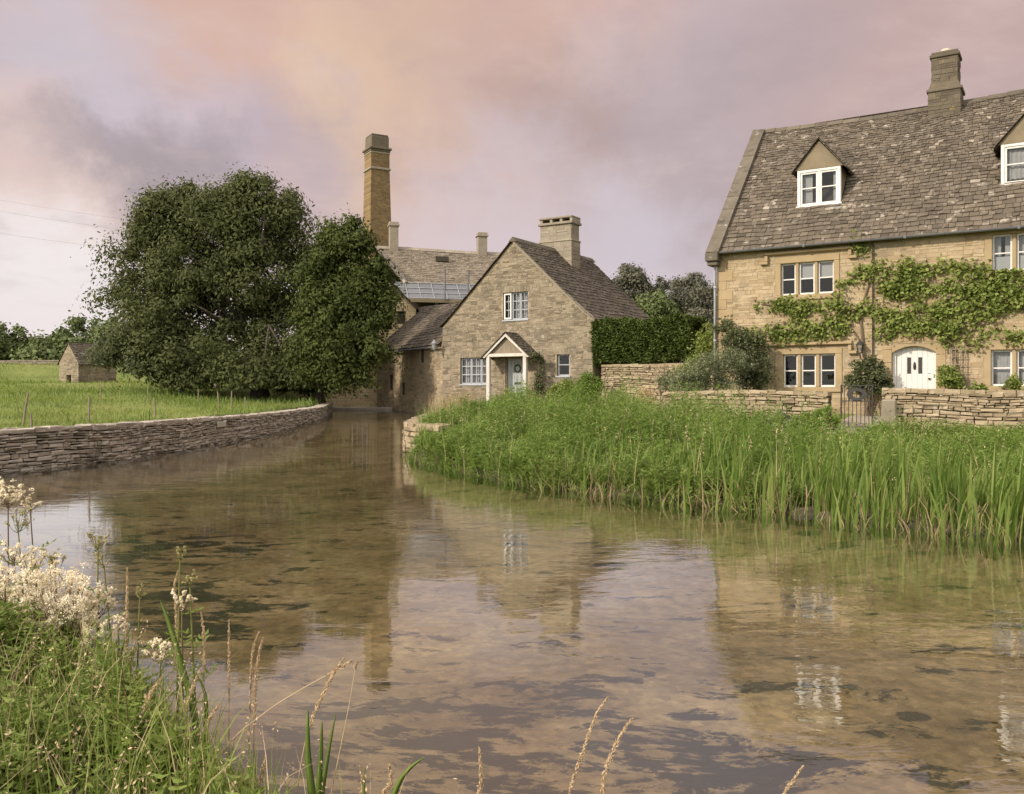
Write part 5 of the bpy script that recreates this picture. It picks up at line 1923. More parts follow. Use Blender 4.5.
def build_stack():
    g = 1.8
    root = empty('mill_chimney', (-11.25, 75.0, g), R(29), 'tall square tapering ochre brick mill chimney standing above the trees', 'chimney')
    H = 22.9 - g

    def fr(z):      # half width at height z (world)
        return 1.13 + (0.78 - 1.13) * (z - 6) / (21 - 6)
    m = MB()
    zs = [-2 + g * 0, 6, 10, 14, 19.9]
    vs, fs = [], []
    for z in [0.0, 6, 10, 14, 18, 19.95]:
        h = fr(z)
        vs += [(-h, -h, z - g), (h, -h, z - g), (h, h, z - g), (-h, h, z - g)]
    for i in range(5):
        for k in range(4):
            fs.append([i * 4 + k, i * 4 + (k + 1) % 4, (i + 1) * 4 + (k + 1) % 4, (i + 1) * 4 + k])
    m.add(vs, fs)
    h = fr(20)
    m.box(-h, -h, 20.13 - g, h, h, 21.45 - g)
    m.build('shaft', M['chimney_brick'], root)
    b = MB()
    b.cbox(-h - 0.1, -h - 0.1, 19.952 - g, h + 0.1, h + 0.1, 20.128 - g, 0.03)
    b.cbox(-h - 0.05, -h - 0.05, 21.30 - g, h + 0.05, h + 0.05, 21.42 - g, 0.02)
    b.build('stone_band', M['pale_stone'], root)
    c = MB()
    c.cbox(-h - 0.06, -h - 0.06, 21.452 - g, h + 0.06, h + 0.06, 21.62 - g, 0.03)
    c.cbox(-h - 0.16, -h - 0.16, 21.622 - g, h + 0.16, h + 0.16, 21.80 - g, 0.03)
    c.cbox(-h + 0.04, -h + 0.04, 21.802 - g, h - 0.04, h - 0.04, 22.75 - g, 0.03)
    c.cbox(-h + 0.08, -h + 0.08, 22.752 - g, h - 0.08, h - 0.08, 22.9 - g, 0.03)
    c.build('crown', M['chim_stone'], root)


build_stack()

# weir beam across the stream head
wb = MB()
wb.cbox(-10.2, -0.35, -1.2, -4.6, 0.35, 0.0, 0.04)
o = wb.build('weir_beam', M['concrete'])
o.location = (0.3, 47.2, 0.80)
tag(o, 'pale concrete weir beam crossing the head of the stream below the annex', 'weir')


def build_shed():
    rng = np.random.default_rng(47)
    x, y = -31.0, 63.0
    z = gz(x, y)
    W, D, E, AP = 2.3, 2.9, 1.45, 2.75
    root = empty('field_shed', (x - 1.0, y + 0.6, z), RZ, 'small stone shed with a steep slate roof alone in the field', 'shed')
    ua = W / 2
    rl = lambda u: E + (AP - E) * (1 - abs(u - ua) / ua)
    m = MB()
    hl = [(0.85, 1.45, -0.3, 0.55)]
    wall_panel(m, hl, [0, ua, W], rl, -0.5, 0, 0.3)
    m.box(0, 0.301, -0.5, 0.3, D, E)
    m.box(W - 0.3, 0.301, -0.5, W, D, E)
    m.prism([(0.301, -0.5), (W - 0.301, -0.5), (W - 0.301, E), (ua, AP - 0.1), (0.301, E)], D - 0.3, D - 0.001)
    m.build('rubble_backing', M['cott_mortar'], root)
    V, F = stones(rng, W, AP + 0.5, (0.1, 0.18), (0.18, 0.4), keep_fn(hl, rl), (0, 0.014), 0.013, 0.011, 0.03, 0.007, z0=-0.5)
    V2, F2 = stones(rng, D, E + 0.5, (0.1, 0.18), (0.18, 0.4), None, (0, 0.014), 0.013, 0.011, 0.03, 0.007, z0=-0.5)
    V2 = np.stack([W - V2[:, 1], V2[:, 0], V2[:, 2]], 1)
    V, F = join_np([(V, F), (V2, F2)])
    npobj('wall', V, F, M['cott_stone'], root)
    parts = []
    for sg in (-1, 1):
        half = ua + 0.15
        rise = (AP + 0.05 - E) * half / ua
        sl = math.hypot(half, rise)
        a_ = math.atan2(rise, half)
        V, F = slates(rng, D + 0.2, sl, 0.25, 0.16, (0.2, 0.35), None, 0.03)
        parts.append((plane_map(V, (ua + sg * half, -0.08, AP + 0.05 - rise), (0, 1, 0), (-sg * math.cos(a_), 0, math.sin(a_)), (sg * math.sin(a_), 0, math.cos(a_))), F))
    V, F = join_np(parts)
    rf = npobj('roof', V, F, M['roof'], root)
    u = MB()
    for sg in (-1, 1):
        u.add([(ua + sg * (ua + 0.1), -0.04, E - 0.1), (ua + sg * (ua + 0.1), D, E - 0.1), (ua, D, AP), (ua, -0.04, AP)], [(0, 1, 2, 3)])
    u.build('roof_bed', M['roof_under'], rf)


build_shed()
stone_wall('field_wall', [(-75, 88), (-60, 88.5), (-44, 87.5), (-38, 86)], lambda x, y: gz(x, y) - 0.1, lambda x, y: gz(x, y) + 0.5, 0.5, M['grey_stone'], 14,
           'distant pale stone wall along the top of the grassy field', hr=(0.12, 0.25), lr=(0.3, 0.8))

# back wall under the yew hedge, running on from the cottage
stone_wall('boundary_wall', [(3.45, 36.75), (6.4, 34.9), (8.2, 33.6)], lambda x, y: gz(x, y) - 0.2, lambda x, y: 2.72, 0.5, M['garden_stone'], 15,
           'tall rubble boundary wall under the clipped hedge beside the cottage', hr=(0.07, 0.19), lr=(0.14, 0.45))

# plaque on the river wall
pq = MB()
pq.cbox(-0.28, -0.02, -0.08, 0.28, 0.02, 0.08, 0.01)
o = pq.build('wall_plaque', M['plaque'])
_c = (-8.78, 27.0)
o.location = (_c[0] + 0.07, _c[1], 0.63)
o.rotation_euler = (0, 0, math.atan2(5.0, 0.55))
tag(o, 'small pale oblong plaque fixed to the river wall', 'plaque')

# fence stakes in the field
_st = [(21, 428, .8, 12, 'short leaning stake nearest the left edge of the field'), (31, 430, .35, 0, 'stubby dark stake beside the leaning one at the field edge'),
       (88, 426, .7, 3, 'single pale stake just behind the river wall'), (100, 406, .95, 2, 'tall thin stake below the stone shed'),
       (148, 404, .75, 0, 'thin stake on the grass left of the timber gate'), (155, 417, .6, -2, 'lone stake in the dry grass behind the wall'),
       (198, 404, .65, 1, 'stake on the grass directly in front of the timber gate'), (219, 412, .75, -4, 'leftmost of the three closely spaced stakes near the trees'),
       (231, 411, .75, 2, 'middle of the three closely spaced stakes near the trees'), (245, 408, .45, 0, 'rightmost and shortest of the three closely spaced stakes')]
for i, (px, py, h, ln, lab) in enumerate(_st):
    x, y, z = ground_hit(px, py)
    m = MB()
    s = 0.027 if i not in (3, 4) else 0.02
    m.tube([(0, 0, -0.3), (math.sin(R(ln)) * h * 0.5 + 0.01, 0, h * 0.5), (math.sin(R(ln)) * h * 1.0, 0.0, h)], [s, s * 0.95, s * 0.8], 7)
    o = m.build('fence_stake', M['timber'])
    o.location = (x, y, z)
    tag(o, lab, 'stake', 'wooden stakes standing in the field')


def timber_gate():
    x, y, z = ground_hit(203, 389)
    r = empty('timber_gate', (x, y, z), 0.12, 'weathered wooden field gate between two pale posts under the tree', 'gate')
    for sx in (-1, 1):
        m = MB()
        m.cbox(sx * 0.68 - 0.08, -0.08, -0.3, sx * 0.68 + 0.08, 0.08, 1.05, 0.015)
        m.build('post', M['pot_clay'], r)
    m = MB()
    for zz in (0.15, 0.35, 0.58, 0.82):
        m.cbox(-0.59, -0.02, zz, 0.59, 0.02, zz + 0.07, 0.006)
    m.cbox(-0.52, -0.05, 0.12, -0.44, -0.021, 0.92, 0.006)
    m.cbox(0.44, -0.05, 0.12, 0.52, -0.021, 0.92, 0.006)
    m.build('bar', M['timber'], r)


timber_gate()

# power lines on the left, from beyond the frame to a pole in the trees
for i, (zl, zr, lab) in enumerate(((30.0, 19.0, 'topmost thin dark power cable crossing the sky at the left'), (28.6, 17.9, 'middle thin dark power cable crossing the sky at the left'), (25.5, 16.0, 'lowest thin dark power cable crossing the sky at the left'))):
    m = MB()
    pts = []
    for t in np.linspace(0, 1, 16):
        x = -90 + 62 * t
        pts.append((x, 100, zl + (zr - zl) * t - 1.2 * 4 * t * (1 - t)))
    m.tube(pts, 0.010, 4)
    tag(m.build('power_cable', M['cable']), lab, 'cable', 'power cables over the field')

# ------------------------------------------------------------------ trees and shrubs
CL = []


def crown_points(rng, ells, nclump, rc, per, shell=0.5, flat=0.75):
    """clumps of leaf positions inside a union of ellipsoids (cx, cy, cz, rx, ry, rz)"""
    ells = np.array(ells, dtype=float)
    w = (ells[:, 3] * ells[:, 4] * ells[:, 5]) ** (2 / 3)
    k = rng.choice(len(ells), nclump, p=w / w.sum())
    d = unit_rand(rng, nclump)
    r = (shell + (1 - shell) * rng.random(nclump) ** 0.6)[:, None]
    C = ells[k, :3] + d * r * ells[k, 3:6]
    sz = rc * rng.uniform(0.6, 1.35, nclump)
    n = nclump * per
    idx = np.repeat(np.arange(nclump), per)
    off = rng.normal(size=(n, 3)) * 0.42
    off[:, 2] *= flat
    P = C[idx] + off * sz[idx][:, None]
    # sprays hang a little at the rim of each clump
    P[:, 2] -= 0.25 * sz[idx] * (off[:, 0] ** 2 + off[:, 1] ** 2)
    CL.append(C[idx])
    return P, C


def tree(name, base, ells, label, cat, leaf_mat, seed, nclump=300, rc=0.9, per=110, leaf=(0.26, 0.12), trunk=0.4, shell=0.5, droop=0.3, group=None, limbs=10, fork=0.35, extra=None):
    rng = np.random.default_rng(seed)
    bx, by, bz = base
    root = empty(name, (bx, by, bz), 0, label, cat, group)
    CL.clear()
    P, C = crown_points(rng, ells, nclump, rc, per, shell)
    if extra is not None:
        Pe, Ce = crown_points(rng, extra, nclump // 10, rc * 0.6, per // 2, 0.2)
        P = np.concatenate([P, Pe])
        C = np.concatenate([C, Ce])
    P -= np.array([bx, by, bz])
    C -= np.array([bx, by, bz])
    keep = P[:, 2] > 0.25
    out = P + np.array([bx, by, bz]) - np.concatenate(CL)
    V, F = leaf_mesh(*rand_leaves(rng, P[keep], leaf[0], leaf[1], droop, 0.4, 0.3, out[keep]))
    npobj('crown', V, F, leaf_mat, root)
    m = MB()
    top = C[:, 2].max()
    ctr = C.mean(0)
    fz = fork * top
    fk = Vector((ctr[0] * 0.2, ctr[1] * 0.2, fz))
    m.tube([(0, 0, -0.4), (0, 0, 0.2), (fk.x * 0.4, fk.y * 0.4, fz * 0.5), fk], [trunk * 1.5, trunk * 1.05, trunk * 0.9, trunk * 0.8], 10)
    order = rng.permutation(len(C))[:limbs * 3]
    for j, i in enumerate(order[:limbs]):
        e = Vector(C[i])
        mid = fk.lerp(e, 0.5) + Vector(rng.normal(0, 0.12 * (e - fk).length, 3)) + Vector((0, 0, 0.2 * (e - fk).length))
        t = trunk * 0.3
        m.tube([fk - Vector((0, 0, 0.2)), fk.lerp(mid, 0.5), mid, e], [t, t * 0.75, t * 0.5, t * 0.15], 6)
        for q in range(2):
            e2 = Vector(C[order[limbs + (j * 2 + q) % max(1, (len(order) - limbs))]]) if len(order) > limbs else e
            if (e2 - mid).length < 0.6 * top:
                m.tube([mid, mid.lerp(e2, 0.5) + Vector((0, 0, 0.15)), e2], [t * 0.45, t * 0.3, t * 0.08], 5)
    m.build('trunk', M['bark'], root, True)
    return root


def e_px(px, py, rx, ry, Y, dep=1.0):
    """ellipsoid at distance Y from its outline in the photograph"""
    k = Y / 900
    return ((px - 512) * k, Y, 1.6 + (392 - py) * k, rx * k, rx * k * dep, ry * k)


YB = 46.0
tree('ash_tree', (-12.9, YB, 1.5),
     [e_px(205, 245, 66, 62, YB), e_px(150, 262, 38, 42, YB), e_px(262, 205, 44, 36, YB), e_px(160, 205, 22, 22, YB), e_px(120, 300, 18, 22, YB), e_px(215, 372, 70, 16, YB - 2), e_px(290, 378, 50, 14, YB - 2), e_px(255, 225, 55, 50, YB), e_px(275, 265, 50, 60, YB), e_px(170, 275, 50, 55, YB), e_px(185, 212, 34, 30, YB), e_px(225, 315, 85, 50, YB + 0.5),
      e_px(150, 320, 42, 34, YB - 1.5), e_px(290, 320, 45, 50, YB), e_px(225, 355, 75, 22, YB - 1), e_px(310, 355, 36, 26, YB - 2), e_px(150, 340, 34, 20, YB - 2)],
     'huge spreading dark green ash tree left of the tall chimney', 'tree', M['leaf_tree'], 101, 420, 1.05, 330, (0.20, 0.088), 0.42, 0.5, 0.35, None, 16, 0.25)
YR = 42.0
tree('lime_tree', (-9.5, 44.3, 0.95),
     [e_px(352, 262, 30, 30, YR), e_px(324, 285, 22, 40, YR), e_px(315, 325, 26, 40, YR), e_px(335, 235, 14, 14, YR), e_px(382, 275, 14, 22, YR), e_px(350, 305, 40, 40, YR), e_px(340, 340, 40, 34, YR), e_px(368, 300, 27, 36, YR), e_px(352, 240, 16, 20, YR), e_px(315, 362, 26, 18, YR), e_px(362, 350, 24, 20, YR - 0.5), e_px(385, 290, 10, 22, YR), e_px(350, 375, 18, 12, YR - 0.4)],
     'smaller dense dark tree overhanging the stream in front of the tall chimney', 'tree', M['leaf_tree2'], 102, 300, 0.75, 170, (0.18, 0.09), 0.25, 0.4, 0.3, None, 12, 0.25)
tree('willow_bush', (-15.9, 43.5, 1.5), [e_px(106, 356, 13, 14, 43.0), e_px(132, 343, 28, 18, 43.5), e_px(158, 354, 26, 14, 43.3), e_px(112, 340, 14, 13, 43.5), e_px(180, 360, 22, 12, 43.2), e_px(145, 366, 26, 8, 43.2)],
     'pale grey green bush at the left foot of the huge ash', 'bush', M['leaf_grey'], 103, 110, 0.6, 90, (0.2, 0.07), 0.1, 0.3, 0.3, None, 8, 0.2)
for i, (px, py, rx, ry, Y, bz, lab) in enumerate([(18, 345, 26, 22, 118, 5.5, 'round dark tree beyond the field at the left edge'), (55, 352, 26, 18, 108, 5.0, 'low bushy tree beyond the field between the round dark tree and the shed'),
                                                  (80, 340, 30, 22, 120, 5.6, 'broad dull green tree behind the stone shed'), (112, 338, 20, 24, 112, 5.2, 'far green tree just left of the huge ash'),
                                                  (-20, 345, 28, 22, 115, 5.3, 'dark far tree cut by the left edge of the photo'), (38, 358, 14, 9, 100, 4.6, 'small bright bush on the far field wall')]):
    k = Y / 900
    tree('field_tree', ((px - 512) * k, Y, bz), [e_px(px, py, rx, ry, Y), e_px(px - rx * 0.5, py + 4, rx * 0.6, ry * 0.7, Y), e_px(px + rx * 0.5, py + 5, rx * 0.6, ry * 0.65, Y), e_px(px, py + ry * 0.7, rx * 0.9, ry * 0.6, Y)], lab, 'tree', M['leaf_far'], 110 + i, 90, 1.1, 70, (0.5, 0.3), 0.22, 0.3, 0.2,
         'trees beyond the field', 6, 0.3)
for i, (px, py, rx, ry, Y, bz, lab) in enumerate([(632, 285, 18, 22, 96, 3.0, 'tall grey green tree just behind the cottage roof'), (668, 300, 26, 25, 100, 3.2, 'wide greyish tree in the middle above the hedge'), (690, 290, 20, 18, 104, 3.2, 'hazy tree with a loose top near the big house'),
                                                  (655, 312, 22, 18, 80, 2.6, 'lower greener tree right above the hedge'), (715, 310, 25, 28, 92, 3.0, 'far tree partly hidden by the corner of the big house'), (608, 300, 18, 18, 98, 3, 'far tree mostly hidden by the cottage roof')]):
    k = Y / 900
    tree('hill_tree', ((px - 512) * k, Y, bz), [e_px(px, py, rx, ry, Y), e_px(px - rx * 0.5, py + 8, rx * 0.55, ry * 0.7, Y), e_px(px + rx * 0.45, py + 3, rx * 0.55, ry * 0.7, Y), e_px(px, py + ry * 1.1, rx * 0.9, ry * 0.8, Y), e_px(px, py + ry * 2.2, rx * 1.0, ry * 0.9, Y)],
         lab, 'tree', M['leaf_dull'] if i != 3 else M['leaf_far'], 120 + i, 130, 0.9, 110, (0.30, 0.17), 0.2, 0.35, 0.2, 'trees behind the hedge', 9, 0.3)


def hedge():
    rng = np.random.default_rng(130)
    A, B = np.array([3.75, 37.15]), np.array([7.0, 35.1])
    d = (B - A) / np.linalg.norm(B - A)
    nrm = np.array([-d[1], d[0]])
    L = np.linalg.norm(B - A)
    n = 26000
    u = rng.random(n) * (L + 0.5) - 0.25
    v = rng.random(n) * 1.6 - 0.5
    z = 2.75 + rng.random(n) * 1.75
    # keep to a skin so that it stays dense
    pick = rng.random(n)
    face = rng.random(n)
    v = np.where(face < 0.5, -0.5 + rng.random(n) * 0.3, np.where(face < 0.75, v, 1.1 - rng.random(n) * 0.2))
    z = np.where((face >= 0.5) & (face < 0.75), 4.55 - rng.random(n) * 0.22, z)
    bump = 0.07 * np.sin(u * 3.1 + z * 2) + 0.06 * np.sin(u * 7 + 1) * np.sin(z * 4) + 0.05 * np.sin(u * 13 + z * 9)
    v = v - bump
    z = z + 0.08 * np.sin(u * 2.3) + 0.05 * np.sin(u * 6.1)
    bulge = 0.15 * np.sin(np.clip((z - 2.75) / 1.8, 0, 1) * math.pi)
    v -= bulge
    P = np.stack([A[0] + d[0] * u + nrm[0] * v, A[1] + d[1] * u + nrm[1] * v, z], 1)
    V, F = leaf_mesh(*rand_leaves(rng, P, 0.15, 0.05, 0.0, 0.4, 0.5))
    root = empty('clipped_hedge', (5.2, 35.2, 2.7), 0, 'dense dark green clipped yew hedge sitting above the tall rubble wall', 'hedge')
    npobj('foliage', V - np.array([5.2, 35.2, 2.7]), F, M['leaf_yew'], root)
    m = MB()
    for i in range(7):
        p = A + d * (0.3 + i * L / 7) + nrm * 0.35
        m.tube([(p[0] - 5.2, p[1] - 35.2, -1.2), (p[0] - 5.2, p[1] - 35.2, 0.5), (p[0] - 5.1, p[1] - 35.2, 1.5)], [0.06, 0.05, 0.02], 5)
    m.build('stem', M['bark'], root)
    # dark heart, so that the wall of leaves is not see-through
    nn = 4000
    u = rng.random(nn) * L
    v = rng.random(nn) * 1.1 - 0.2
    P = np.stack([A[0] + d[0] * u + nrm[0] * v - 5.2, A[1] + d[1] * u + nrm[1] * v - 35.2, 0.15 + rng.random(nn) * 1.5], 1)
    V, F = leaf_mesh(*rand_leaves(rng, P, 0.35, 0.25, 0.0, 0.3, 0.0))
    npobj('inner_twigs', V, F, M['leaf_yew'], root)


hedge()


def shrub(name, base, ells, label, mat, seed, n=60, rc=0.25, per=70, leaf=(0.08, 0.035), flowers=None, cat='shrub', group=None, shell=0.2, stems=9, up=0.3):
    rng = np.random.default_rng(seed)
    root = empty(name, base, 0, label, cat, group)
    P, C = crown_points(rng, ells, n, rc, per, shell)
    P -= np.array(base)
    C -= np.array(base)
    P = P[P[:, 2] > 0.02]
    V, F = leaf_mesh(*rand_leaves(rng, P, leaf[0], leaf[1], 0.1, 0.4, up))
    npobj('foliage', V, F, mat, root)
    m = MB()
    for i in rng.permutation(len(C))[:stems]:
        e = Vector(C[i])
        m.tube([(rng.normal(0, 0.08), rng.normal(0, 0.08), -0.1), e * 0.5 + Vector((0, 0, 0.1)), e], [0.025, 0.018, 0.006], 5)
    m.build('stem', M['twig'], root)
    if flowers:
        fm, fn, fs = flowers
        q = P[rng.permutation(len(P))[:fn]] + unit_rand(rng, min(fn, len(P))) * 0.05
        parts = []
        for k in range(5):
            parts.append(leaf_mesh(*rand_leaves(rng, q + rng.normal(0, fs * 0.25, q.shape), fs, fs * 0.8, 0, 0.3, 0.4)))
        V, F = join_np(parts)
        npobj('bloom', V, F, fm, root)['kind'] = 'stuff'
    return root


def at_px(px, py, Y):
    return ((px - 512) * Y / 900, Y, 1.6 + (392 - py) * Y / 900)


# shrubs round the garden and the cottage
shrub('grey_shrub', (*at_px(712, 392, 28.3)[:2], 0.7), [e_px(715, 372, 30, 24, 28.3), e_px(690, 380, 18, 14, 28), e_px(735, 362, 18, 20, 28.6)], 'silvery grey green shrub behind the garden wall at the corner of the big house', M['leaf_silver'], 201, 130, 0.28, 80, (0.09, 0.03))
shrub('climbing_rose', (*at_px(748, 395, 28.9)[:2], 0.8), [e_px(752, 372, 18, 22, 29), e_px(738, 345, 14, 22, 29.5), e_px(758, 350, 10, 18, 29.2), e_px(725, 330, 8, 10, 29.9)], 'dark rambling rose with pale blooms climbing beside the downpipe', M['leaf_rose'], 202, 120, 0.28, 70, (0.1, 0.06), (M['flower_pink'], 40, 0.06))
shrub('wall_shrub', (*at_px(868, 395, 27.6)[:2], 0.85), [e_px(868, 372, 15, 15, 27.6), e_px(880, 382, 12, 12, 27.2), e_px(858, 380, 10, 12, 27.8)], 'leafy wall shrub between the iron gate and the white door', M['leaf_rose'], 203, 80, 0.22, 70, (0.1, 0.06), (M['flower_pink'], 16, 0.05))
shrub('small_shrub', (*at_px(952, 395, 26.4)[:2], 0.85), [e_px(950, 378, 9, 12, 26.4)], 'small green shrub at the foot of the trellis', M['leaf_vine'], 204, 30, 0.2, 60, (0.1, 0.06))
shrub('window_plant', (*at_px(985, 398, 25.6)[:2], 0.9), [e_px(1012, 384, 8, 7, 25.4), e_px(978, 388, 5, 7, 25.8)], 'low green plant under the right hand ground floor window', M['leaf_vine'], 205, 26, 0.16, 50, (0.09, 0.05))
shrub('round_bush', (*at_px(588, 405, 35.5)[:2], 1.05), [e_px(589, 386, 13, 13, 35.5), e_px(582, 394, 10, 9, 35.4)], 'rounded bright green bush under the cottage side window', M['herb'], 206, 90, 0.25, 80, (0.09, 0.04), (M['flower_pink'], 14, 0.06))
shrub('low_bush', (*at_px(566, 405, 36.4)[:2], 1.05), [e_px(566, 389, 8, 9, 36.4), e_px(556, 392, 7, 8, 36.6)], 'low dark bush between the porch and the rounded bush', M['leaf_vine'], 207, 50, 0.22, 70, (0.09, 0.05))
shrub('porch_climber', (*at_px(541, 402, 37.6)[:2], 1.0), [e_px(540, 372, 3.5, 20, 37.7), e_px(538, 388, 5, 12, 37.6), e_px(536, 356, 4, 5, 37.6)], 'thin green climber hanging down the right side of the porch', M['leaf_rose'], 208, 40, 0.16, 60, (0.09, 0.05))
shrub('lavender_clump', (*at_px(466, 412, 37.5)[:2], 0.95), [e_px(466, 408, 14, 7, 37.5), e_px(455, 410, 9, 6, 37.0)], 'grey mauve lavender clump under the wide cottage window', M['leaf_silver'], 209, 60, 0.2, 60, (0.1, 0.025), (M['flower_mauve'], 60, 0.05))
shrub('hedge_shrub', (*at_px(702, 380, 33)[:2], 1.1), [e_px(706, 352, 13, 20, 33), e_px(690, 372, 14, 10, 32.5), e_px(712, 340, 8, 16, 33.5)], 'yellowish green bush between the clipped hedge and the big house', M['leaf_vine'], 210, 90, 0.3, 70, (0.1, 0.06))
shrub('buddleia', (*at_px(662, 395, 31.5)[:2], 0.95), [e_px(672, 380, 16, 10, 31), e_px(690, 384, 18, 7, 30)], 'loose pale shrub above the left end of the garden wall', M['leaf_silver'], 211, 70, 0.25, 60, (0.09, 0.03))
shrub('dry_dock', (*at_px(645, 408, 30.5)[:2], 0.8), [e_px(646, 396, 12, 8, 30.5), e_px(632, 402, 8, 6, 30.3)], 'russet brown dock gone to seed in front of the tall rubble wall', M['seed'], 212, 36, 0.22, 50, (0.06, 0.03))
for i, (px, py, Y, h, lab) in enumerate([(760, 418, 23.6, 0.5, 'low grey lavender clump under the middle of the left garden wall'), (782, 415, 23.4, 0.6, 'taller lavender clump left of the iron gate wall end'), (820, 412, 22.9, 0.8, 'dense dark green clump against the wall left of the iron gate'), (808, 418, 22.6, 0.55, 'leafy clump on the verge before the wall left of the gate')]):
    x, y, _ = at_px(px, py, Y)
    z = gz(x, y)
    shrub('verge_clump', (x, y, z), [(x, y, z + h * 0.5, 0.45, 0.35, h * 0.55)], lab, (M['leaf_silver'], M['leaf_silver'], M['herb'], M['herb'])[i], 220 + i, 40, 0.18, 60, (0.09, 0.03), (M['flower_mauve'], 30, 0.05) if i < 2 else None, 'plant')


# dead twiggy stems by the wall left of the house
def twig_bush():
    rng = np.random.default_rng(231)
    x, y, _ = at_px(676, 385, 31.8)
    m = MB()
    for i in range(46):
        a = rng.uniform(0, 6.28)
        l = rng.uniform(0.6, 1.7)
        e = Vector((math.cos(a) * l * 0.55, math.sin(a) * l * 0.4, l * rng.uniform(0.6, 1.0)))
        p0 = Vector((rng.normal(0, 0.15), rng.normal(0, 0.1), 0))
        m.tube([p0, p0 + e * 0.5 + Vector((0, 0, 0.1)), p0 + e + Vector((rng.normal(0, .1), 0, -0.05))], [0.012, 0.008, 0.004], 4)
        for q in range(2):
            s = p0 + e * rng.uniform(0.4, 0.8)
            m.tube([s, s + Vector((rng.normal(0, .2), rng.normal(0, .15), rng.uniform(0.05, 0.3)))], [0.006, 0.003], 4)
    o = m.build('bare_twigs', M['twig'])
    o.location = (x, y, 1.4)
    tag(o, 'tangle of bare brown twigs rising beside the clipped hedge', 'shrub')


twig_bush()


def house_vine():
    rng = np.random.default_rng(240)
    br = [([(4.1, 5.0), (4.9, 5.45), (5.9, 5.2), (6.8, 5.3), (8.0, 5.2), (9.1, 4.95), (10.5, 4.85)], .30, 0.9), ([(5.2, 4.75), (6.5, 4.65), (7.6, 4.7), (9.2, 4.45), (10.8, 4.3)], .26, 0.8),
          ([(4.6, 4.15), (5.6, 3.9), (6.6, 4.1), (7.6, 3.85), (9.0, 4.2), (10.5, 4.0)], .30, 0.95), ([(5.1, 3.45), (5.9, 3.6), (6.8, 3.55), (7.6, 3.35), (8.0, 3.5)], .20, 0.75), ([(6.9, 3.6), (7.45, 3.15), (7.75, 2.95)], .24, 0.9),
          ([(1.5, 4.5), (2.0, 4.45), (2.7, 4.3), (3.9, 4.4), (4.7, 4.1)], .20, 0.75), ([(2.6, 4.3), (2.9, 3.9), (2.7, 3.5)], .22, 0.7), ([(0.6, 3.4), (1.5, 3.55), (2.6, 3.45), (3.5, 3.5)], .22, 0.85), ([(3.4, 3.55), (3.8, 3.85), (4.3, 3.6), (4.4, 4.0)], .2, 0.7),
          ([(4.45, 6.25), (4.72, 6.05)], .15, 0.9), ([(8.6, 3.15), (9.4, 3.3), (10.6, 3.2)], .12, 0.5), ([(5.9, 4.4), (6.2, 4.9), (5.6, 5.0)], .22, 0.6), ([(8.2, 4.8), (9.6, 4.7)], 0.25, 0.8), ([(7.0, 4.35), (8.5, 4.3)], .2, 0.7)]
    P = []
    m = MB()
    for pts, rad, dens in br:
        pts = np.array(pts)
        seg = np.concatenate([[0], np.cumsum(np.hypot(*np.diff(pts, axis=0).T))])
        n = int(seg[-1] * 15 * dens) + 2
        for s in rng.random(n) * seg[-1]:
            c = np.array([np.interp(s, seg, pts[:, 0]), 0, np.interp(s, seg, pts[:, 1])])
            c += np.array([rng.normal(0, 0.16), -rng.uniform(0.04, 0.22), rng.normal(0, rad * 0.44)])
            k = int(rng.uniform(26, 48))
            q = c + rng.normal(size=(k, 3)) * np.array([0.13, 0.07, 0.12])
            q[:, 1] = np.minimum(q[:, 1], -0.05)
            P.append(q)
        m.tube([(x, -0.045, z) for x, z in pts], 0.022, 5)
    m.tube([(4.95, -0.06, -0.2), (4.9, -0.06, 1.5), (4.7, -0.06, 3.0), (4.6, -0.05, 4.1), (5.0, -0.05, 5.4)], [0.05, 0.045, 0.04, 0.035, 0.03], 6)
    m.tube([(7.4, -0.08, -0.2), (7.4, -0.08, 2.0), (7.2, -0.05, 3.0), (6.5, -0.05, 4.2)], [0.05, 0.045, 0.04, 0.03], 6)
    m.tube([(4.7, -0.06, 3.0), (3.9, -0.05, 4.4)], 0.025, 5)
    P = np.concatenate(P)
    P = P[rng.random(len(P)) < 0.6]
    h = lambda a, b, c, d: (P[:, 0] > a) & (P[:, 0] < b) & (P[:, 2] > c) & (P[:, 2] < d)
    P = P[~(h(2.1, 3.85, 4.75, 5.8) | h(2.2, 3.85, 1.7, 2.82) | h(8.22, 10.1, 5.12, 6.2) | h(5.55, 6.73, 1, 2.9) | h(8.2, 10.1, 1.7, 2.85))]
    P[:, 2] -= HG
    A, B = None, None
    C_, A, B = rand_leaves(rng, P, 0.115, 0.09, 0.5, 0.4, 0.3, np.tile(np.array([[0, -0.5, 0.3]]), (len(P), 1)) + rng.normal(0, 0.7, P.shape))
    V, F = leaf_mesh(C_, A, B)
    root = empty('wall_creeper', (7.0, 30.6, HG), RZ, 'light green creeper trained in tiers across the front of the big house', 'climber')
    npobj('foliage', V, F, M['leaf_vine'], root)
    mm = MB()
    mm.v = [(x, y, z - HG + 0.0) for x, y, z in m.v]
    mm.f = m.f
    mm.build('stem', M['twig'], root)


house_vine()

# ------------------------------------------------------------------ the reed bank and its herbs
RB = np.array(RIGHT_BANK)
def in_bank(P, lo, hi):
    s = sdist(P)
    return (s > lo) & (s < hi)


def scatter(rng, n, x0, x1, y0, y1, cond):
    P = np.stack([rng.uniform(x0, x1, n), rng.uniform(y0, y1, n)], 1)
    return P[cond(P)]


def wallside(P):
    """distance in front of the garden wall (positive towards the river)"""
    return -3.5 - ((P[:, 0] - 7.0) * .533 + (P[:, 1] - 30.6) * .846)


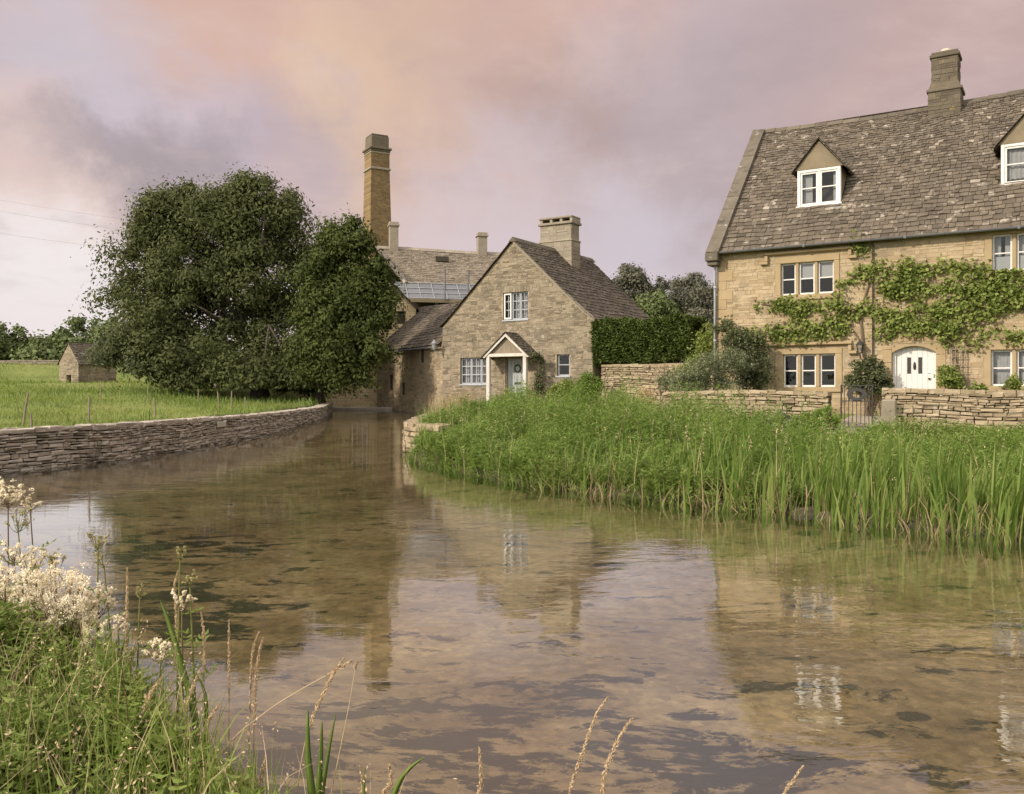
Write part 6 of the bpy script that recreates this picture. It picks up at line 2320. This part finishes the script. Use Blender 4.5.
def not_path(P):
    u = (P[:, 0] - 7.0) * .846 - (P[:, 1] - 30.6) * .533
    d = (P[:, 0] - 7.0) * .533 + (P[:, 1] - 30.6) * .846
    return ~((u > 4.5) & (u < 5.8) & (d > -7.0))


def build_reeds():
    rng = np.random.default_rng(301)
    cond = lambda P: (sdist(P) > -0.35) & (sdist(P) < 2.3) & (P[:, 0] > 1.0 + 0.0 * P[:, 1]) & (P[:, 1] < 22) & (rng.random(len(P)) < np.clip((P[:, 0] - 1.0) / 2.2, 0.1, 1) * np.clip(1.25 - sdist(P) / 2.4, 0.25, 1))
    P = scatter(rng, 25000, 0.5, 17, 4.5, 20, cond)
    # they grow in tufts
    tn = scatter(rng, 1500, 0.5, 17, 4.5, 20, cond)
    k = rng.integers(0, len(tn), len(P))
    mixv = rng.random(len(P)) < 0.75
    P[mixv] = tn[k[mixv]] + rng.normal(0, 0.09, (mixv.sum(), 2))
    s = sdist(P)
    P, s = P[s > -0.4], s[s > -0.4]
    z = np.maximum(ground_z(P), wz(P[:, 1]) - 0.25)
    n = len(P)
    tuft = 0.8 + 0.35 * np.sin(P[:, 0] * 2.3) * np.sin(P[:, 1] * 1.9 + 1) * 0.5 + 0.12 * np.sin(P[:, 0] * 5.1 + P[:, 1] * 3)
    h = rng.uniform(0.6, 1.3, n) * tuft * np.where(P[:, 0] < 3, 0.85, 1.0)
    h = np.where(rng.random(n) < 0.04, h * 1.25, h)
    lean = rng.normal(0, 0.12, (n, 2)) * h[:, None] + np.array([0.03, -0.05])
    wd = rng.uniform(0.022, 0.060, n)
    base = np.stack([P[:, 0], P[:, 1], z - 0.05], 1)
    V, F = blades(rng, base, h, lean, wd, 4, 0.35)
    tag(npobj('reeds', V, F, M['reed']), kind='stuff')
    # dead, broken blades low down
    q = scatter(rng, 16000, 0.2, 15, 5, 22, lambda P: (sdist(P) > -0.35) & (sdist(P) < 0.9) & (P[:, 0] > -0.5))
    n = len(q)
    zb = np.maximum(ground_z(q), wz(q[:, 1]) - 0.15)
    h = rng.uniform(0.25, 0.75, n)
    lean = rng.normal(0, 0.45, (n, 2)) * h[:, None]
    V, F = blades(rng, np.stack([q[:, 0], q[:, 1], zb], 1), h, lean, rng.uniform(0.008, 0.018, n), 3, 0.6)
    tag(npobj('dead_reeds', V, F, M['straw']), kind='stuff')


build_reeds()


def herb_field(name, mat, seed, P, h, leaf, per, droop=0.1, stem_mat=None):
    """upright leafy stems: per leaves spiralling up every stem"""
    rng = np.random.default_rng(seed)
    n = len(P)
    z = ground_z(P)
    t = rng.random((n, per)) ** 0.75
    lean = rng.normal(0, 0.10, (n, 2))
    ang = rng.uniform(0, 2 * math.pi, (n, per))
    rad = leaf[0] * 0.5 * (1.15 - 0.55 * t)
    X = P[:, :1] + lean[:, :1] * t * h[:, None] + np.cos(ang) * rad
    Y = P[:, 1:2] + lean[:, 1:] * t * h[:, None] + np.sin(ang) * rad
    Z = z[:, None] + 0.04 + t * h[:, None]
    C = np.stack([X, Y, Z], 2).reshape(-1, 3)
    up = rng.uniform(0.1, 0.9, (n * per)) - droop
    A = np.stack([np.cos(ang).ravel(), np.sin(ang).ravel(), up], 1)
    A /= np.linalg.norm(A, axis=1, keepdims=True)
    B = np.cross(A, np.array([0, 0, 1.0])) + rng.normal(0, 0.25, A.shape)
    B /= np.linalg.norm(B, axis=1, keepdims=True)
    s = rng.uniform(0.6, 1.3, (n * per, 1)) * (1.1 - 0.4 * t.reshape(-1, 1))
    V, F = leaf_mesh(C, A * s * leaf[0] / 2, B * s * leaf[1] / 2)
    base = np.stack([P[:, 0], P[:, 1], z - 0.03], 1)
    V2, F2 = blades(rng, base, h, lean * h[:, None], np.full(n, 0.010), 2, 0.0)
    V, F = join_np([(V, F), (V2, F2)])
    o = npobj(name, V, F, mat)
    tag(o, kind='stuff')
    return o


def build_herbs():
    rng = np.random.default_rng(311)
    inland = lambda P: (sdist(P) > 0.0) & (wallside(P) > 0.25) & not_path(P) & (P[:, 1] < 36) & (P[:, 1] > 8)
    # tall willowherb and nettle on the left half of the bank
    P = scatter(rng, 16000, -2.6, 6.5, 12, 35, lambda P: inland(P) & (P[:, 0] > -2.35 + 0.0 * P[:, 1]) & ~((P[:, 0] < -1.5) & (P[:, 1] > 26)) & (rng.random(len(P)) < np.clip(1.15 - (P[:, 0] - 2.5) / 3.5, 0.1, 1)))
    s = sdist(P)
    h = rng.uniform(0.5, 1.0, len(P)) * (0.75 + 0.35 * np.sin(P[:, 0] * 1.7 + 1) * np.sin(P[:, 1] * 0.9) ) * np.clip(0.55 + s * 0.25, 0.5, 1.25) * np.clip(0.5 + (P[:, 0] + 2.4) * 0.28, 0.5, 1.12)
    h *= np.clip(1.0 - (P[:, 1] - 24) / 40, 0.6, 1)
    lump = np.sin(P[:, 0] * 2.9 + 0.7 * P[:, 1]) * np.sin(P[:, 1] * 1.1 - 0.9 * P[:, 0] + 2)
    h *= 0.95 + 0.38 * lump
    herb_field('willowherb', M['herb'], 312, P, h, (0.13, 0.035), 26)
    # shorter mixed growth between the reeds and the garden wall
    P = scatter(rng, 16000, 2.5, 16, 9, 27, lambda P: inland(P) & (sdist(P) > 1.8))
    h = rng.uniform(0.14, 0.40, len(P)) * (0.85 + 0.4 * np.sin(P[:, 0] * 1.1) * np.sin(P[:, 1] * 1.3))
    herb_field('verge_herbs', M['herb'], 313, P, h, (0.12, 0.035), 14)
    # grass through all of it
    P = scatter(rng, 26000, -2.6, 16, 8, 36, lambda P: inland(P) & (sdist(P) > 0.1))
    n = len(P)
    h = rng.uniform(0.3, 0.8, n) * np.where(P[:, 0] > 4, 0.5, 1)
    V, F = blades(rng, np.stack([P[:, 0], P[:, 1], ground_z(P) - 0.03], 1), h, rng.normal(0, 0.25, (n, 2)) * h[:, None], rng.uniform(0.008, 0.016, n), 3, 0.4)
    tag(npobj('verge_grass', V, F, M['reed']), kind='stuff')
    # straw stems and pinkish flower spikes standing above
    P = scatter(rng, 520, -2.4, 10, 10, 33, lambda P: inland(P))
    n = len(P)
    h = rng.uniform(0.7, 1.25, n) * np.clip(0.55 + (P[:, 0] + 2.4) * 0.28, 0.5, 1) * np.where(P[:, 0] > 4.5, 0.6, 1)
    V, F = blades(rng, np.stack([P[:, 0], P[:, 1], ground_z(P) - 0.03], 1), h, rng.normal(0, 0.15, (n, 2)) * h[:, None], rng.uniform(0.007, 0.012, n), 3, 0.2)
    tips = V.reshape(n, -1, 3)[:, -1]
    q = np.repeat(tips, 7, axis=0) + rng.normal(0, 1, (n * 7, 3)) * np.array([0.012, 0.012, 0.06])
    V2, F2 = leaf_mesh(*rand_leaves(rng, q, 0.03, 0.014, 0, 0.4, 0.2))
    V, F = join_np([(V, F), (V2, F2)])
    tag(npobj('dry_stalks', V, F, M['seed']), kind='stuff')
    # scrap of growth on the ledge beside the wing
    P = scatter(rng, 700, -3.2, -1.6, 25, 40.5, lambda P: (sdist(P) > 0.35))
    n = len(P)
    h = rng.uniform(0.3, 1.3, n)
    V, F = blades(rng, np.stack([P[:, 0], P[:, 1], ground_z(P) - 0.03], 1), h * 0.8, rng.normal(0, 0.2, (n, 2)) * h[:, None], rng.uniform(0.01, 0.02, n), 3, 0.3)
    tag(npobj('ledge_grass', V, F, M['straw']), kind='stuff')
    # overhanging fringe at the waterline
    P = scatter(rng, 22000, -2.6, 16, 5, 24, lambda P: (sdist(P) > -0.2) & (sdist(P) < 0.6) & (rng.random(len(P)) < np.where(P[:, 0] > 2, 0.45, 1)))
    n = len(P)
    h = rng.uniform(0.25, 0.6, n)
    z = np.maximum(ground_z(P), wz(P[:, 1]) - 0.1)
    V, F = blades(rng, np.stack([P[:, 0], P[:, 1], z], 1), h, rng.normal(0, 0.3, (n, 2)) * h[:, None] + np.array([-0.05, -0.12]), rng.uniform(0.01, 0.022, n), 3, 0.5)
    tag(npobj('bank_fringe', V, F, M['reed']), kind='stuff')


build_herbs()


def build_field_grass():
    rng = np.random.default_rng(321)
    n0 = 60000
    Y = 17 + 75 * rng.random(n0) ** 1.8
    X = rng.uniform(-0.62, -0.20, n0) * Y
    P = np.stack([X, Y], 1)
    P = P[(sdist(P) > 0.45)]
    P = P[(P[:, 0] < -8.6)]
    n = len(P)
    sc = np.clip(P[:, 1] / 30, 0.8, 2.2)
    h = rng.uniform(0.08, 0.26, n) * (0.8 + 0.5 * np.sin(P[:, 0] * 0.8) * np.sin(P[:, 1] * 0.5)) * np.clip(sc, 0.8, 1.4)
    V, F = blades(rng, np.stack([P[:, 0], P[:, 1], ground_z(P) - 0.02], 1), h, rng.normal(0, 0.45, (n, 2)) * h[:, None], rng.uniform(0.015, 0.03, n) * sc, 2, 0.3)
    tag(npobj('field_grass', V, F, M['field_grass']), kind='stuff')
    # growth along the top of the river wall and round the foot of the trees
    P = np.stack([rng.uniform(-22, -8.4, 9000), rng.uniform(20, 48, 9000)], 1)
    s = sdist(P)
    P = P[((s > 0.42) & (s < 1.0)) | ((P[:, 1] > 40) & (s > 0.5) & (np.abs(P[:, 0] + 15) < 8))]
    n = len(P)
    h = rng.uniform(0.15, 0.5, n)
    V, F = blades(rng, np.stack([P[:, 0], P[:, 1], ground_z(P) - 0.02], 1), h, rng.normal(0, 0.4, (n, 2)) * h[:, None], rng.uniform(0.02, 0.04, n), 3, 0.4)
    tag(npobj('wall_top_grass', V, F, M['reed']), kind='stuff')


build_field_grass()
tree('scrub_bush', (-9.6, 46.0, 1.05), [e_px(318, 385, 20, 9, 45.5), e_px(285, 380, 26, 10, 47)], 'dark scrub at the foot of the trees beside the end of the river wall', 'bush', M['leaf_tree2'], 331, 60, 0.5, 80, (0.16, 0.08), 0.08, 0.3, 0.2, None, 8, 0.3)

# ------------------------------------------------------------------ the near bank: nettles, meadowsweet, grasses
def near_cond(P):
    s = sdist(P)
    return (s > -0.12) & (P[:, 1] < 9) & (P[:, 1] > 2.2)


def build_near():
    rng = np.random.default_rng(401)
    P = np.stack([rng.uniform(-7, 0.2, 11000), rng.uniform(2.4, 7.6, 11000)], 1)
    P = P[near_cond(P)]
    s = sdist(P)
    dens = np.clip(0.55 + s * 0.8, 0, 1) * np.clip(0.65 + 0.6 * np.sin(P[:, 0] * 4.1 + 1) * np.sin(P[:, 1] * 3.7), 0.12, 1) * np.where(P[:, 0] > -1.2, 0.45, 1)
    P = P[rng.random(len(P)) < dens]
    s = sdist(P)
    h = rng.uniform(0.30, 0.66, len(P)) * np.clip(0.6 + s * 0.4, 0.45, 1.15) * np.clip(-P[:, 0] / 2.6, 0.35, 1.05)
    h *= np.where(rng.random(len(P)) < 0.04, 1.3, 1.0) * 0.93
    # nettle stems with opposite leaves
    n = len(P)
    per = 28
    z = ground_z(P)
    lvl = (np.arange(per) // 2 + rng.random((n, per)) * 0.5) / (per // 2)
    t = np.clip(lvl, 0.03, 1)
    ang = rng.uniform(0, 6.28, (n, 1)) + (np.arange(per) % 2)[None, :] * math.pi + (np.arange(per) // 2)[None, :] * math.pi / 2 + rng.normal(0, 0.3, (n, per))
    lean = rng.normal(0, 0.12, (n, 2))
    big = np.where(rng.random((n, 1)) < 0.12, 1.7, 1.0) * rng.uniform(0.75, 1.25, (n, 1))
    L_ = 0.058 * (1.15 - 0.6 * t) * big
    rad = L_ * 0.55
    X = P[:, :1] + lean[:, :1] * t * h[:, None] + np.cos(ang) * rad
    Y = P[:, 1:] + lean[:, 1:] * t * h[:, None] + np.sin(ang) * rad
    Z = z[:, None] + t * h[:, None]
    C = np.stack([X, Y, Z], 2).reshape(-1, 3)
    A = np.stack([np.cos(ang).ravel(), np.sin(ang).ravel(), rng.normal(0.05, 0.35, n * per)], 1)
    A /= np.linalg.norm(A, axis=1, keepdims=True)
    B = np.cross(A, np.array([0, 0, 1.0]) + rng.normal(0, 0.3, A.shape))
    B /= np.linalg.norm(B, axis=1, keepdims=True)
    s_ = (L_.reshape(-1, 1)) * rng.uniform(0.6, 1.3, (n * per, 1))
    V, F = leaf_mesh(C, A * s_ * 0.62, B * s_ * 0.22, fold=0.5)
    V2, F2 = blades(rng, np.stack([P[:, 0], P[:, 1], z - 0.02], 1), h, lean * h[:, None], np.full(n, 0.006), 2, 0)
    V, F = join_np([(V, F), (V2, F2)])
    tag(npobj('nettles', V, F, M['herb_near']), kind='stuff')
    # grass between and at the water's edge
    P = np.stack([rng.uniform(-9, 9, 42000), rng.uniform(-2, 8, 42000)], 1)
    P = P[(sdist(P) > -0.12) & (np.hypot(P[:, 0], P[:, 1]) > 1.3)]
    P = np.concatenate([P[rng.random(len(P)) < np.where(P[:, 0] > -1.8, 1.0, 0.55)], np.stack([rng.uniform(-2.3, -0.5, 2200), rng.uniform(2.9, 5.2, 2200)], 1)])
    P = P[sdist(P) > -0.2]
    n = len(P)
    h = rng.uniform(0.15, 0.62, n) * np.clip(0.5 - P[:, 0] * 0.2, 0.42, 0.85)
    V, F = blades(rng, np.stack([P[:, 0], P[:, 1], ground_z(P) - 0.02], 1), h, rng.normal(0, 0.3, (n, 2)) * h[:, None], rng.uniform(0.003, 0.010, n), 4, 0.4)
    tag(npobj('bank_grass', V, F, M['herb_near']), kind='stuff')
    # dry tangle
    P = np.stack([rng.uniform(-5, 0.3, 2600), rng.uniform(2.6, 7.0, 2600)], 1)
    P = P[near_cond(P)]
    n = len(P)
    h = rng.uniform(0.2, 0.62, n) * np.clip(0.6 - P[:, 0] * 0.22, 0.45, 1.1)
    V, F = blades(rng, np.stack([P[:, 0], P[:, 1], ground_z(P) - 0.02], 1), h, rng.normal(0, 0.35, (n, 2)) * h[:, None], rng.uniform(0.003, 0.006, n), 3, 0.4)
    q = np.repeat(V.reshape(n, -1, 3)[::2, -1], 9, axis=0)
    q = q + rng.normal(0, 1, q.shape) * np.array([0.012, 0.012, 0.03])
    V2, F2 = leaf_mesh(*rand_leaves(rng, q, 0.014, 0.006, 0, 0.4, 0.1))
    V, F = join_np([(V, F), (V2, F2)])
    tag(npobj('dry_grass', V, F, M['seed']), kind='stuff')


build_near()


def brown_stems():
    rng = np.random.default_rng(409)
    P = np.stack([rng.uniform(-5, -0.6, 420), rng.uniform(3.0, 7.0, 420)], 1)
    P = P[near_cond(P) & (sdist(P) > 0.1)]
    n = len(P)
    h = rng.uniform(0.35, 0.8, n) * np.clip(0.4 - P[:, 0] * 0.25, 0.4, 1.15)
    V, F = blades(rng, np.stack([P[:, 0], P[:, 1], ground_z(P) - 0.02], 1), h, rng.normal(0, 0.18, (n, 2)) * h[:, None], rng.uniform(0.005, 0.009, n), 4, 0.1)
    tag(npobj('dry_stems', V, F, M['stem_brown']), kind='stuff')


brown_stems()


def floret_cloud(rng, centres, spread, per, size):
    q = np.repeat(np.array(centres), per, axis=0)
    q = q + rng.normal(0, 1, q.shape) * np.array(spread)
    C, A, B = rand_leaves(rng, q, size, size * 0.8, 0, 0.5, 0.2)
    return leaf_mesh(C, A, B)


def meadowsweet(px, py, Y, r, label, seed, buds=False, dens=1.0, stemtop=None):
    """py = middle of the flower head in the photo, r = its half width in pixels"""
    rng = np.random.default_rng(seed)
    x, y, zc = at_px(px, py, Y)
    bz = gz(x, y)
    if bz < 0:
        bz = -0.2
    root = empty('meadowsweet', (x, y, bz), 0, label, 'flower', 'meadowsweet on the near bank')
    H = zc - bz
    k = Y / 900
    R_ = r * k
    m = MB()
    sx = rng.normal(0, 0.06)
    top = Vector((0, 0, H - R_ * 0.8))
    m.tube([(sx, 0.03, -0.05), (sx * 0.4, 0.01, H * 0.5), top], [0.006, 0.005, 0.0035], 6)
    cents = []
    nb = int(max(8, r * 1.0))
    for i in range(nb):
        a = rng.uniform(0, 6.28)
        rr = R_ * (0.25 + 0.85 * rng.random())
        e = Vector((math.cos(a) * rr, math.sin(a) * rr * 0.8, H + R_ * rng.uniform(-0.75, 0.8)))
        s0 = top - Vector((0, 0, R_ * rng.uniform(0, 0.6)))
        m.tube([s0, s0.lerp(e, 0.5) + Vector((0, 0, -0.012)), e], [0.0020, 0.0016, 0.0010], 4)
        d = (e - s0).normalized()
        for q in range(6):
            f = e + d * rng.normal(0, R_ * 0.20) + Vector(rng.normal(0, R_ * 0.07, 3))
            cents.append(tuple(f))
            m.tube([e.lerp(s0, 0.3), f], [0.0010, 0.0007], 3)
    m.build('stem', M['stem_brown'] if not buds else M['stem_green'], root)
    V, F = floret_cloud(rng, cents, (R_ * 0.065, R_ * 0.065, R_ * 0.05), int(20 * dens), 0.0085 if not buds else 0.0075)
    npobj('flower_head', V, F, M['bud'] if buds else M['cream'], root)
    # pinnate leaves on the stem
    lv, la, lb = [], [], []
    for i in range(6):
        t = 0.25 + 0.55 * i / 6
        a = rng.uniform(0, 6.28)
        o = Vector((sx * (1 - t), 0.02 * (1 - t), H * t))
        d = Vector((math.cos(a), math.sin(a), 0.35)).normalized()
        for j in range(4):
            c = o + d * (0.03 + 0.032 * j)
            for sgn in ((-1, 1) if j < 3 else (0,)):
                ax = (d + Vector((-d.y, d.x, 0)) * sgn * 1.1).normalized()
                lv.append(tuple(c + ax * 0.02))
                la.append(tuple(ax * 0.024))
                lb.append(tuple(ax.cross(Vector((0, 0, 1))).normalized() * 0.010))
    V, F = leaf_mesh(np.array(lv), np.array(la), np.array(lb), fold=0.4)
    npobj('leaf', V, F, M['herb_near'], root)['kind'] = 'stuff'


for i, a in enumerate([
    (62, 604, 4.5, 34, 'broadest creamy meadowsweet head, lowest of the big cluster at the left', False, 1.5),
    (22, 610, 4.7, 24, 'creamy meadowsweet head at the left edge beside the broadest one', False, 1.3),
    (98, 600, 4.6, 16, 'creamy meadowsweet head on the right flank of the broadest one', False, 1.3),
    (30, 565, 5.2, 16, 'small meadowsweet head between the left edge clusters', False, 0.9),
    (8, 492, 5.6, 14, 'tallest meadowsweet spray at the left edge near the river wall', False, 1.0),
    (18, 518, 5.5, 11, 'sparse meadowsweet spray under the tallest one', True, 0.6),
    (55, 560, 5.3, 12, 'thin greenish meadowsweet spray among the cream ones', True, 0.7),
    (98, 540, 5.0, 9, 'budding meadowsweet on a tall bare stem over the water', True, 0.5),
    (104, 560, 5.1, 7, 'little budding spray right under the tall bare stem', True, 0.5),
    (182, 600, 4.3, 9, 'single creamy meadowsweet tuft standing out over dark weed', False, 1.3),
    (190, 577, 4.3, 8, 'budding tip above the single creamy tuft', True, 0.6),
    (180, 553, 4.3, 6, 'topmost budding sprig over the dark weed', True, 0.5),
    (160, 650, 4.2, 12, 'creamy meadowsweet tuft low down beside the long green blade', False, 1.2),
    (128, 655, 4.3, 10, 'fading meadowsweet spray left of the low creamy tuft', True, 0.7),
    (140, 590, 4.5, 7, 'thin budding sprig right of the big cream cluster', True, 0.5),
    (92, 632, 4.4, 12, 'small cream head drooping below the big cluster', False, 0.9),
    (30, 500, 5.7, 10, 'small pale spray standing against the bright water above the cluster', False, 0.7),
    (48, 575, 5.1, 15, 'frothy cream head in the upper middle of the cluster', False, 1.1),
    (80, 612, 4.55, 20, 'dense cream head on the right half of the lowest cluster', False, 1.3),
    (40, 618, 4.6, 20, 'dense cream head on the left half of the lowest cluster', False, 1.3),
    (36, 590, 4.5, 24, 'frothy cream head just behind and above the lowest cluster', False, 1.1),
    (6, 585, 4.6, 18, 'cream head half cut by the left edge of the photo', False, 1.1),
    (14, 548, 5.0, 13, 'pale spray at the left edge under the sparse one', False, 0.9),
    (118, 622, 4.4, 8, 'tiny cream tuft hanging right of the cluster over water', False, 0.8),
    (70, 580, 5.0, 12, 'small cream head rising out of the big cluster', False, 1.0)]):
    meadowsweet(*a[:5], 500 + i, *a[5:])


def seed_grass(pts, Y, label, seed, head=0.35, hw_=0.010, mat='seed', fluffy=1.0):
    """pts: stem from foot to tip in the photo; a dense panicle covers the last part"""
    rng = np.random.default_rng(seed)
    W = [Vector(at_px(px, py, Y + 0.1 * i * 0)) for i, (px, py) in enumerate(pts)]
    # stand it on the bank: run the foot on down to the ground
    foot = W[0]
    g0 = gz(foot.x, foot.y)
    g0 = max(g0, -0.25)
    if foot.z > g0:
        d = (W[0] - W[1]).normalized()
        W.insert(0, Vector((foot.x + d.x * 0.2, foot.y, g0 - 0.03)))
    # smooth
    S = []
    for i in range(len(W) - 1):
        for t in np.linspace(0, 1, 8, endpoint=False):
            p0, p1, p2, p3 = W[max(i - 1, 0)], W[i], W[i + 1], W[min(i + 2, len(W) - 1)]
            S.append(0.5 * ((2 * p1) + (p2 - p0) * t + (2 * p0 - 5 * p1 + 4 * p2 - p3) * t * t + (3 * p1 - p0 - 3 * p2 + p3) * t ** 3))
    S.append(W[-1])
    base = S[0].copy()
    root = empty('seeding_grass', base, 0, label, 'grass stalk', 'seeding grass stalks on the near bank')
    m = MB()
    n = len(S)
    m.tube([p - base for p in S], [0.0032 * (1 - 0.65 * i / n) for i in range(n)], 5)
    m.build('stem', M['seed'] if mat == 'seed' else M['stem_green'], root)
    if head > 0:
        A = np.array(S)
        seg = np.concatenate([[0], np.cumsum(np.linalg.norm(np.diff(A, axis=0), axis=1))])
        tot = seg[-1]
        hl = tot * head if head < 1 else head
        k = int(260 * fluffy * max(0.5, hl / 0.2))
        u = rng.random(k)
        s = tot - hl * u
        C = np.stack([np.interp(s, seg, A[:, i]) for i in range(3)], 1) - np.array(base)
        prof = np.sin(np.clip(u, 0.0, 1) * math.pi) ** 0.6 * hw_ + 0.0015
        C += unit_rand(rng, k) * (prof * rng.random(k) ** 0.5)[:, None]
        ax = np.stack([np.interp(s + 0.01, seg, A[:, i]) - np.interp(s - 0.01, seg, A[:, i]) for i in range(3)], 1)
        ax /= (np.linalg.norm(ax, axis=1, keepdims=True) + 1e-9)
        ax = ax + rng.normal(0, 0.35, ax.shape)
        ax /= np.linalg.norm(ax, axis=1, keepdims=True)
        B = np.cross(ax, unit_rand(rng, k))
        B /= (np.linalg.norm(B, axis=1, keepdims=True) + 1e-9)
        V, F = leaf_mesh(C, ax * 0.007, B * 0.0026)
        npobj('seed_head', V, F, M['seed'], root)


for i, a in enumerate([
    ([(128, 800), (136, 740), (148, 700), (162, 677)], 3.6, 'stoutest fluffy seed head leaning right in the lower left corner', .55, .013),
    ([(175, 780), (181, 730), (192, 690), (200, 670)], 3.6, 'tall slim seed head right of the stoutest one', .5, .008),
    ([(178, 775), (184, 742), (190, 722)], 3.6, 'short seed head tucked beside the tall slim one', .5, .006),
    ([(180, 794), (195, 755), (208, 722), (220, 703)], 3.5, 'seed head leaning far right over grey water', .5, .008),
    ([(205, 800), (213, 775), (219, 745)], 3.5, 'upright seed head under the far leaning one', .5, .008),
    ([(153, 800), (154, 770), (155, 738)], 3.5, 'thin upright seed head beside the stoutest one', .5, .006),
    ([(255, 700), (258, 660), (263, 638)], 4.1, 'right one of the pair of seed heads over the water', .55, .008),
    ([(250, 700), (253, 650), (259, 632)], 4.15, 'left one of the pair of seed heads over the water', .5, .006),
    ([(204, 680), (204, 640), (201, 612)], 4.3, 'brown seed head in front of the dark weed', .4, .008),
    ([(229, 660), (229, 620)], 4.3, 'faint thin seed head over the dark weed', .5, .005),
    ([(126, 640), (127, 600), (127, 568)], 4.4, 'tall brown seed head right of the cream flower cluster', .5, .007),
    ([(176, 610), (174, 590), (178, 570)], 4.4, 'short dry seed head beside the budding sprig', .5, .007),
    ([(300, 770), (312, 720), (330, 680), (344, 658)], 3.5, 'slender seed head rising above the broad green blades', .35, .009),
    ([(225, 750), (262, 715), (300, 690), (340, 668), (352, 660)], 3.6, 'long pale stalk arching right across the water', .12, .008),
    ([(330, 800), (338, 760), (350, 700), (356, 662)], 3.5, 'dark bare sedge stalk bent at the tip', .03, .006),
    ([(256, 800), (262, 775), (266, 755)], 3.4, 'short fluffy seed head at the bottom near the sedge', .7, .012),
    ([(478, 805), (481, 780), (479, 748)], 3.2, 'lone seed head at the bottom centre left', .8, .010),
    ([(568, 800), (582, 755), (596, 715), (608, 697)], 3.2, 'thin pale seed head curving right at the bottom centre', .5, .006),
    ([(602, 805), (606, 770), (618, 740), (632, 718)], 3.2, 'thick tan seed head curving right at the bottom centre', .85, .010),
    ([(782, 805), (790, 785), (803, 766)], 3.2, 'lone short seed head at the bottom right of centre', .8, .008),
    ([(381, 800), (391, 785), (389, 765)], 3.3, 'branching pale seed head beside the curved green leaf', .6, .012),
    ([(360, 805), (362, 785), (360, 765)], 3.3, 'small dry stalk left of the curved green leaf', .5, .006)]):
    seed_grass(a[0], a[1], a[2], 600 + i, a[3], a[4])


def leaf_blade(name, strips, label, cat, Y, mat='reed', group=None):
    """long strap leaves: each strip is a list of (px, py) from foot to tip and a half width in pixels"""
    k = Y / 900
    b0 = Vector(at_px(*strips[0][0][0], Y))
    gb = max(gz(b0.x, b0.y), -0.2)
    root = empty(name, (b0.x, b0.y, gb), 0, label, cat, group)
    for j, (pts, w) in enumerate(strips):
        W = [Vector(at_px(px, py, Y + 0.03 * j)) for px, py in pts]
        W.insert(0, Vector((W[0].x - (W[1].x - W[0].x) * 0.2, W[0].y, gb - 0.05)))
        S = []
        for i in range(len(W) - 1):
            for t in np.linspace(0, 1, 6, endpoint=False):
                p0, p1, p2, p3 = W[max(i - 1, 0)], W[i], W[i + 1], W[min(i + 2, len(W) - 1)]
                S.append(0.5 * ((2 * p1) + (p2 - p0) * t + (2 * p0 - 5 * p1 + 4 * p2 - p3) * t * t + (3 * p1 - p0 - 3 * p2 + p3) * t ** 3))
        S.append(W[-1])
        n = len(S)
        vs, fs = [], []
        for i, p in enumerate(S):
            t = i / (n - 1)
            hw_ = w * k * (min(1, 0.5 + t * 2)) * (1 - t ** 3) + 0.0006
            d = (S[min(i + 1, n - 1)] - S[max(i - 1, 0)]).normalized()
            side = d.cross(Vector((0.25, -1, 0.1))).normalized()
            nn = side.cross(d).normalized()
            q = p - Vector((b0.x, b0.y, gb))
            vs += [tuple(q - side * hw_), tuple(q + nn * hw_ * 0.5), tuple(q + side * hw_), tuple(q - nn * 0.0012 + nn * hw_ * 0.3)]
        for i in range(n - 1):
            a = i * 4
            for c in range(4):
                fs.append([a + c, a + (c + 1) % 4, a + 4 + (c + 1) % 4, a + 4 + c])
        npobj('blade', np.array(vs), fs, M[mat], root, True)


leaf_blade('flag_iris', [([(312, 800), (308, 755), (308, 708)], 4.0), ([(318, 800), (321, 755), (322, 720)], 3.0), ([(322, 800), (328, 755), (336, 712)], 2.4)], 'clump of three upright green flag iris blades at the water edge', 'plant', 3.45)
leaf_blade('sweet_grass', [([(393, 810), (398, 785), (410, 768), (425, 757)], 3.0), ([(365, 810), (364, 790), (365, 768)], 1.8)], 'curved green leaf at the bottom edge right of the iris blades', 'plant', 3.25)
leaf_blade('bur_reed', [([(195, 720), (180, 660), (168, 620), (160, 600)], 3.2), ([(205, 760), (206, 700), (196, 672)], 2.2)], 'long arching green strap leaf among the meadowsweet', 'plant', 4.1)
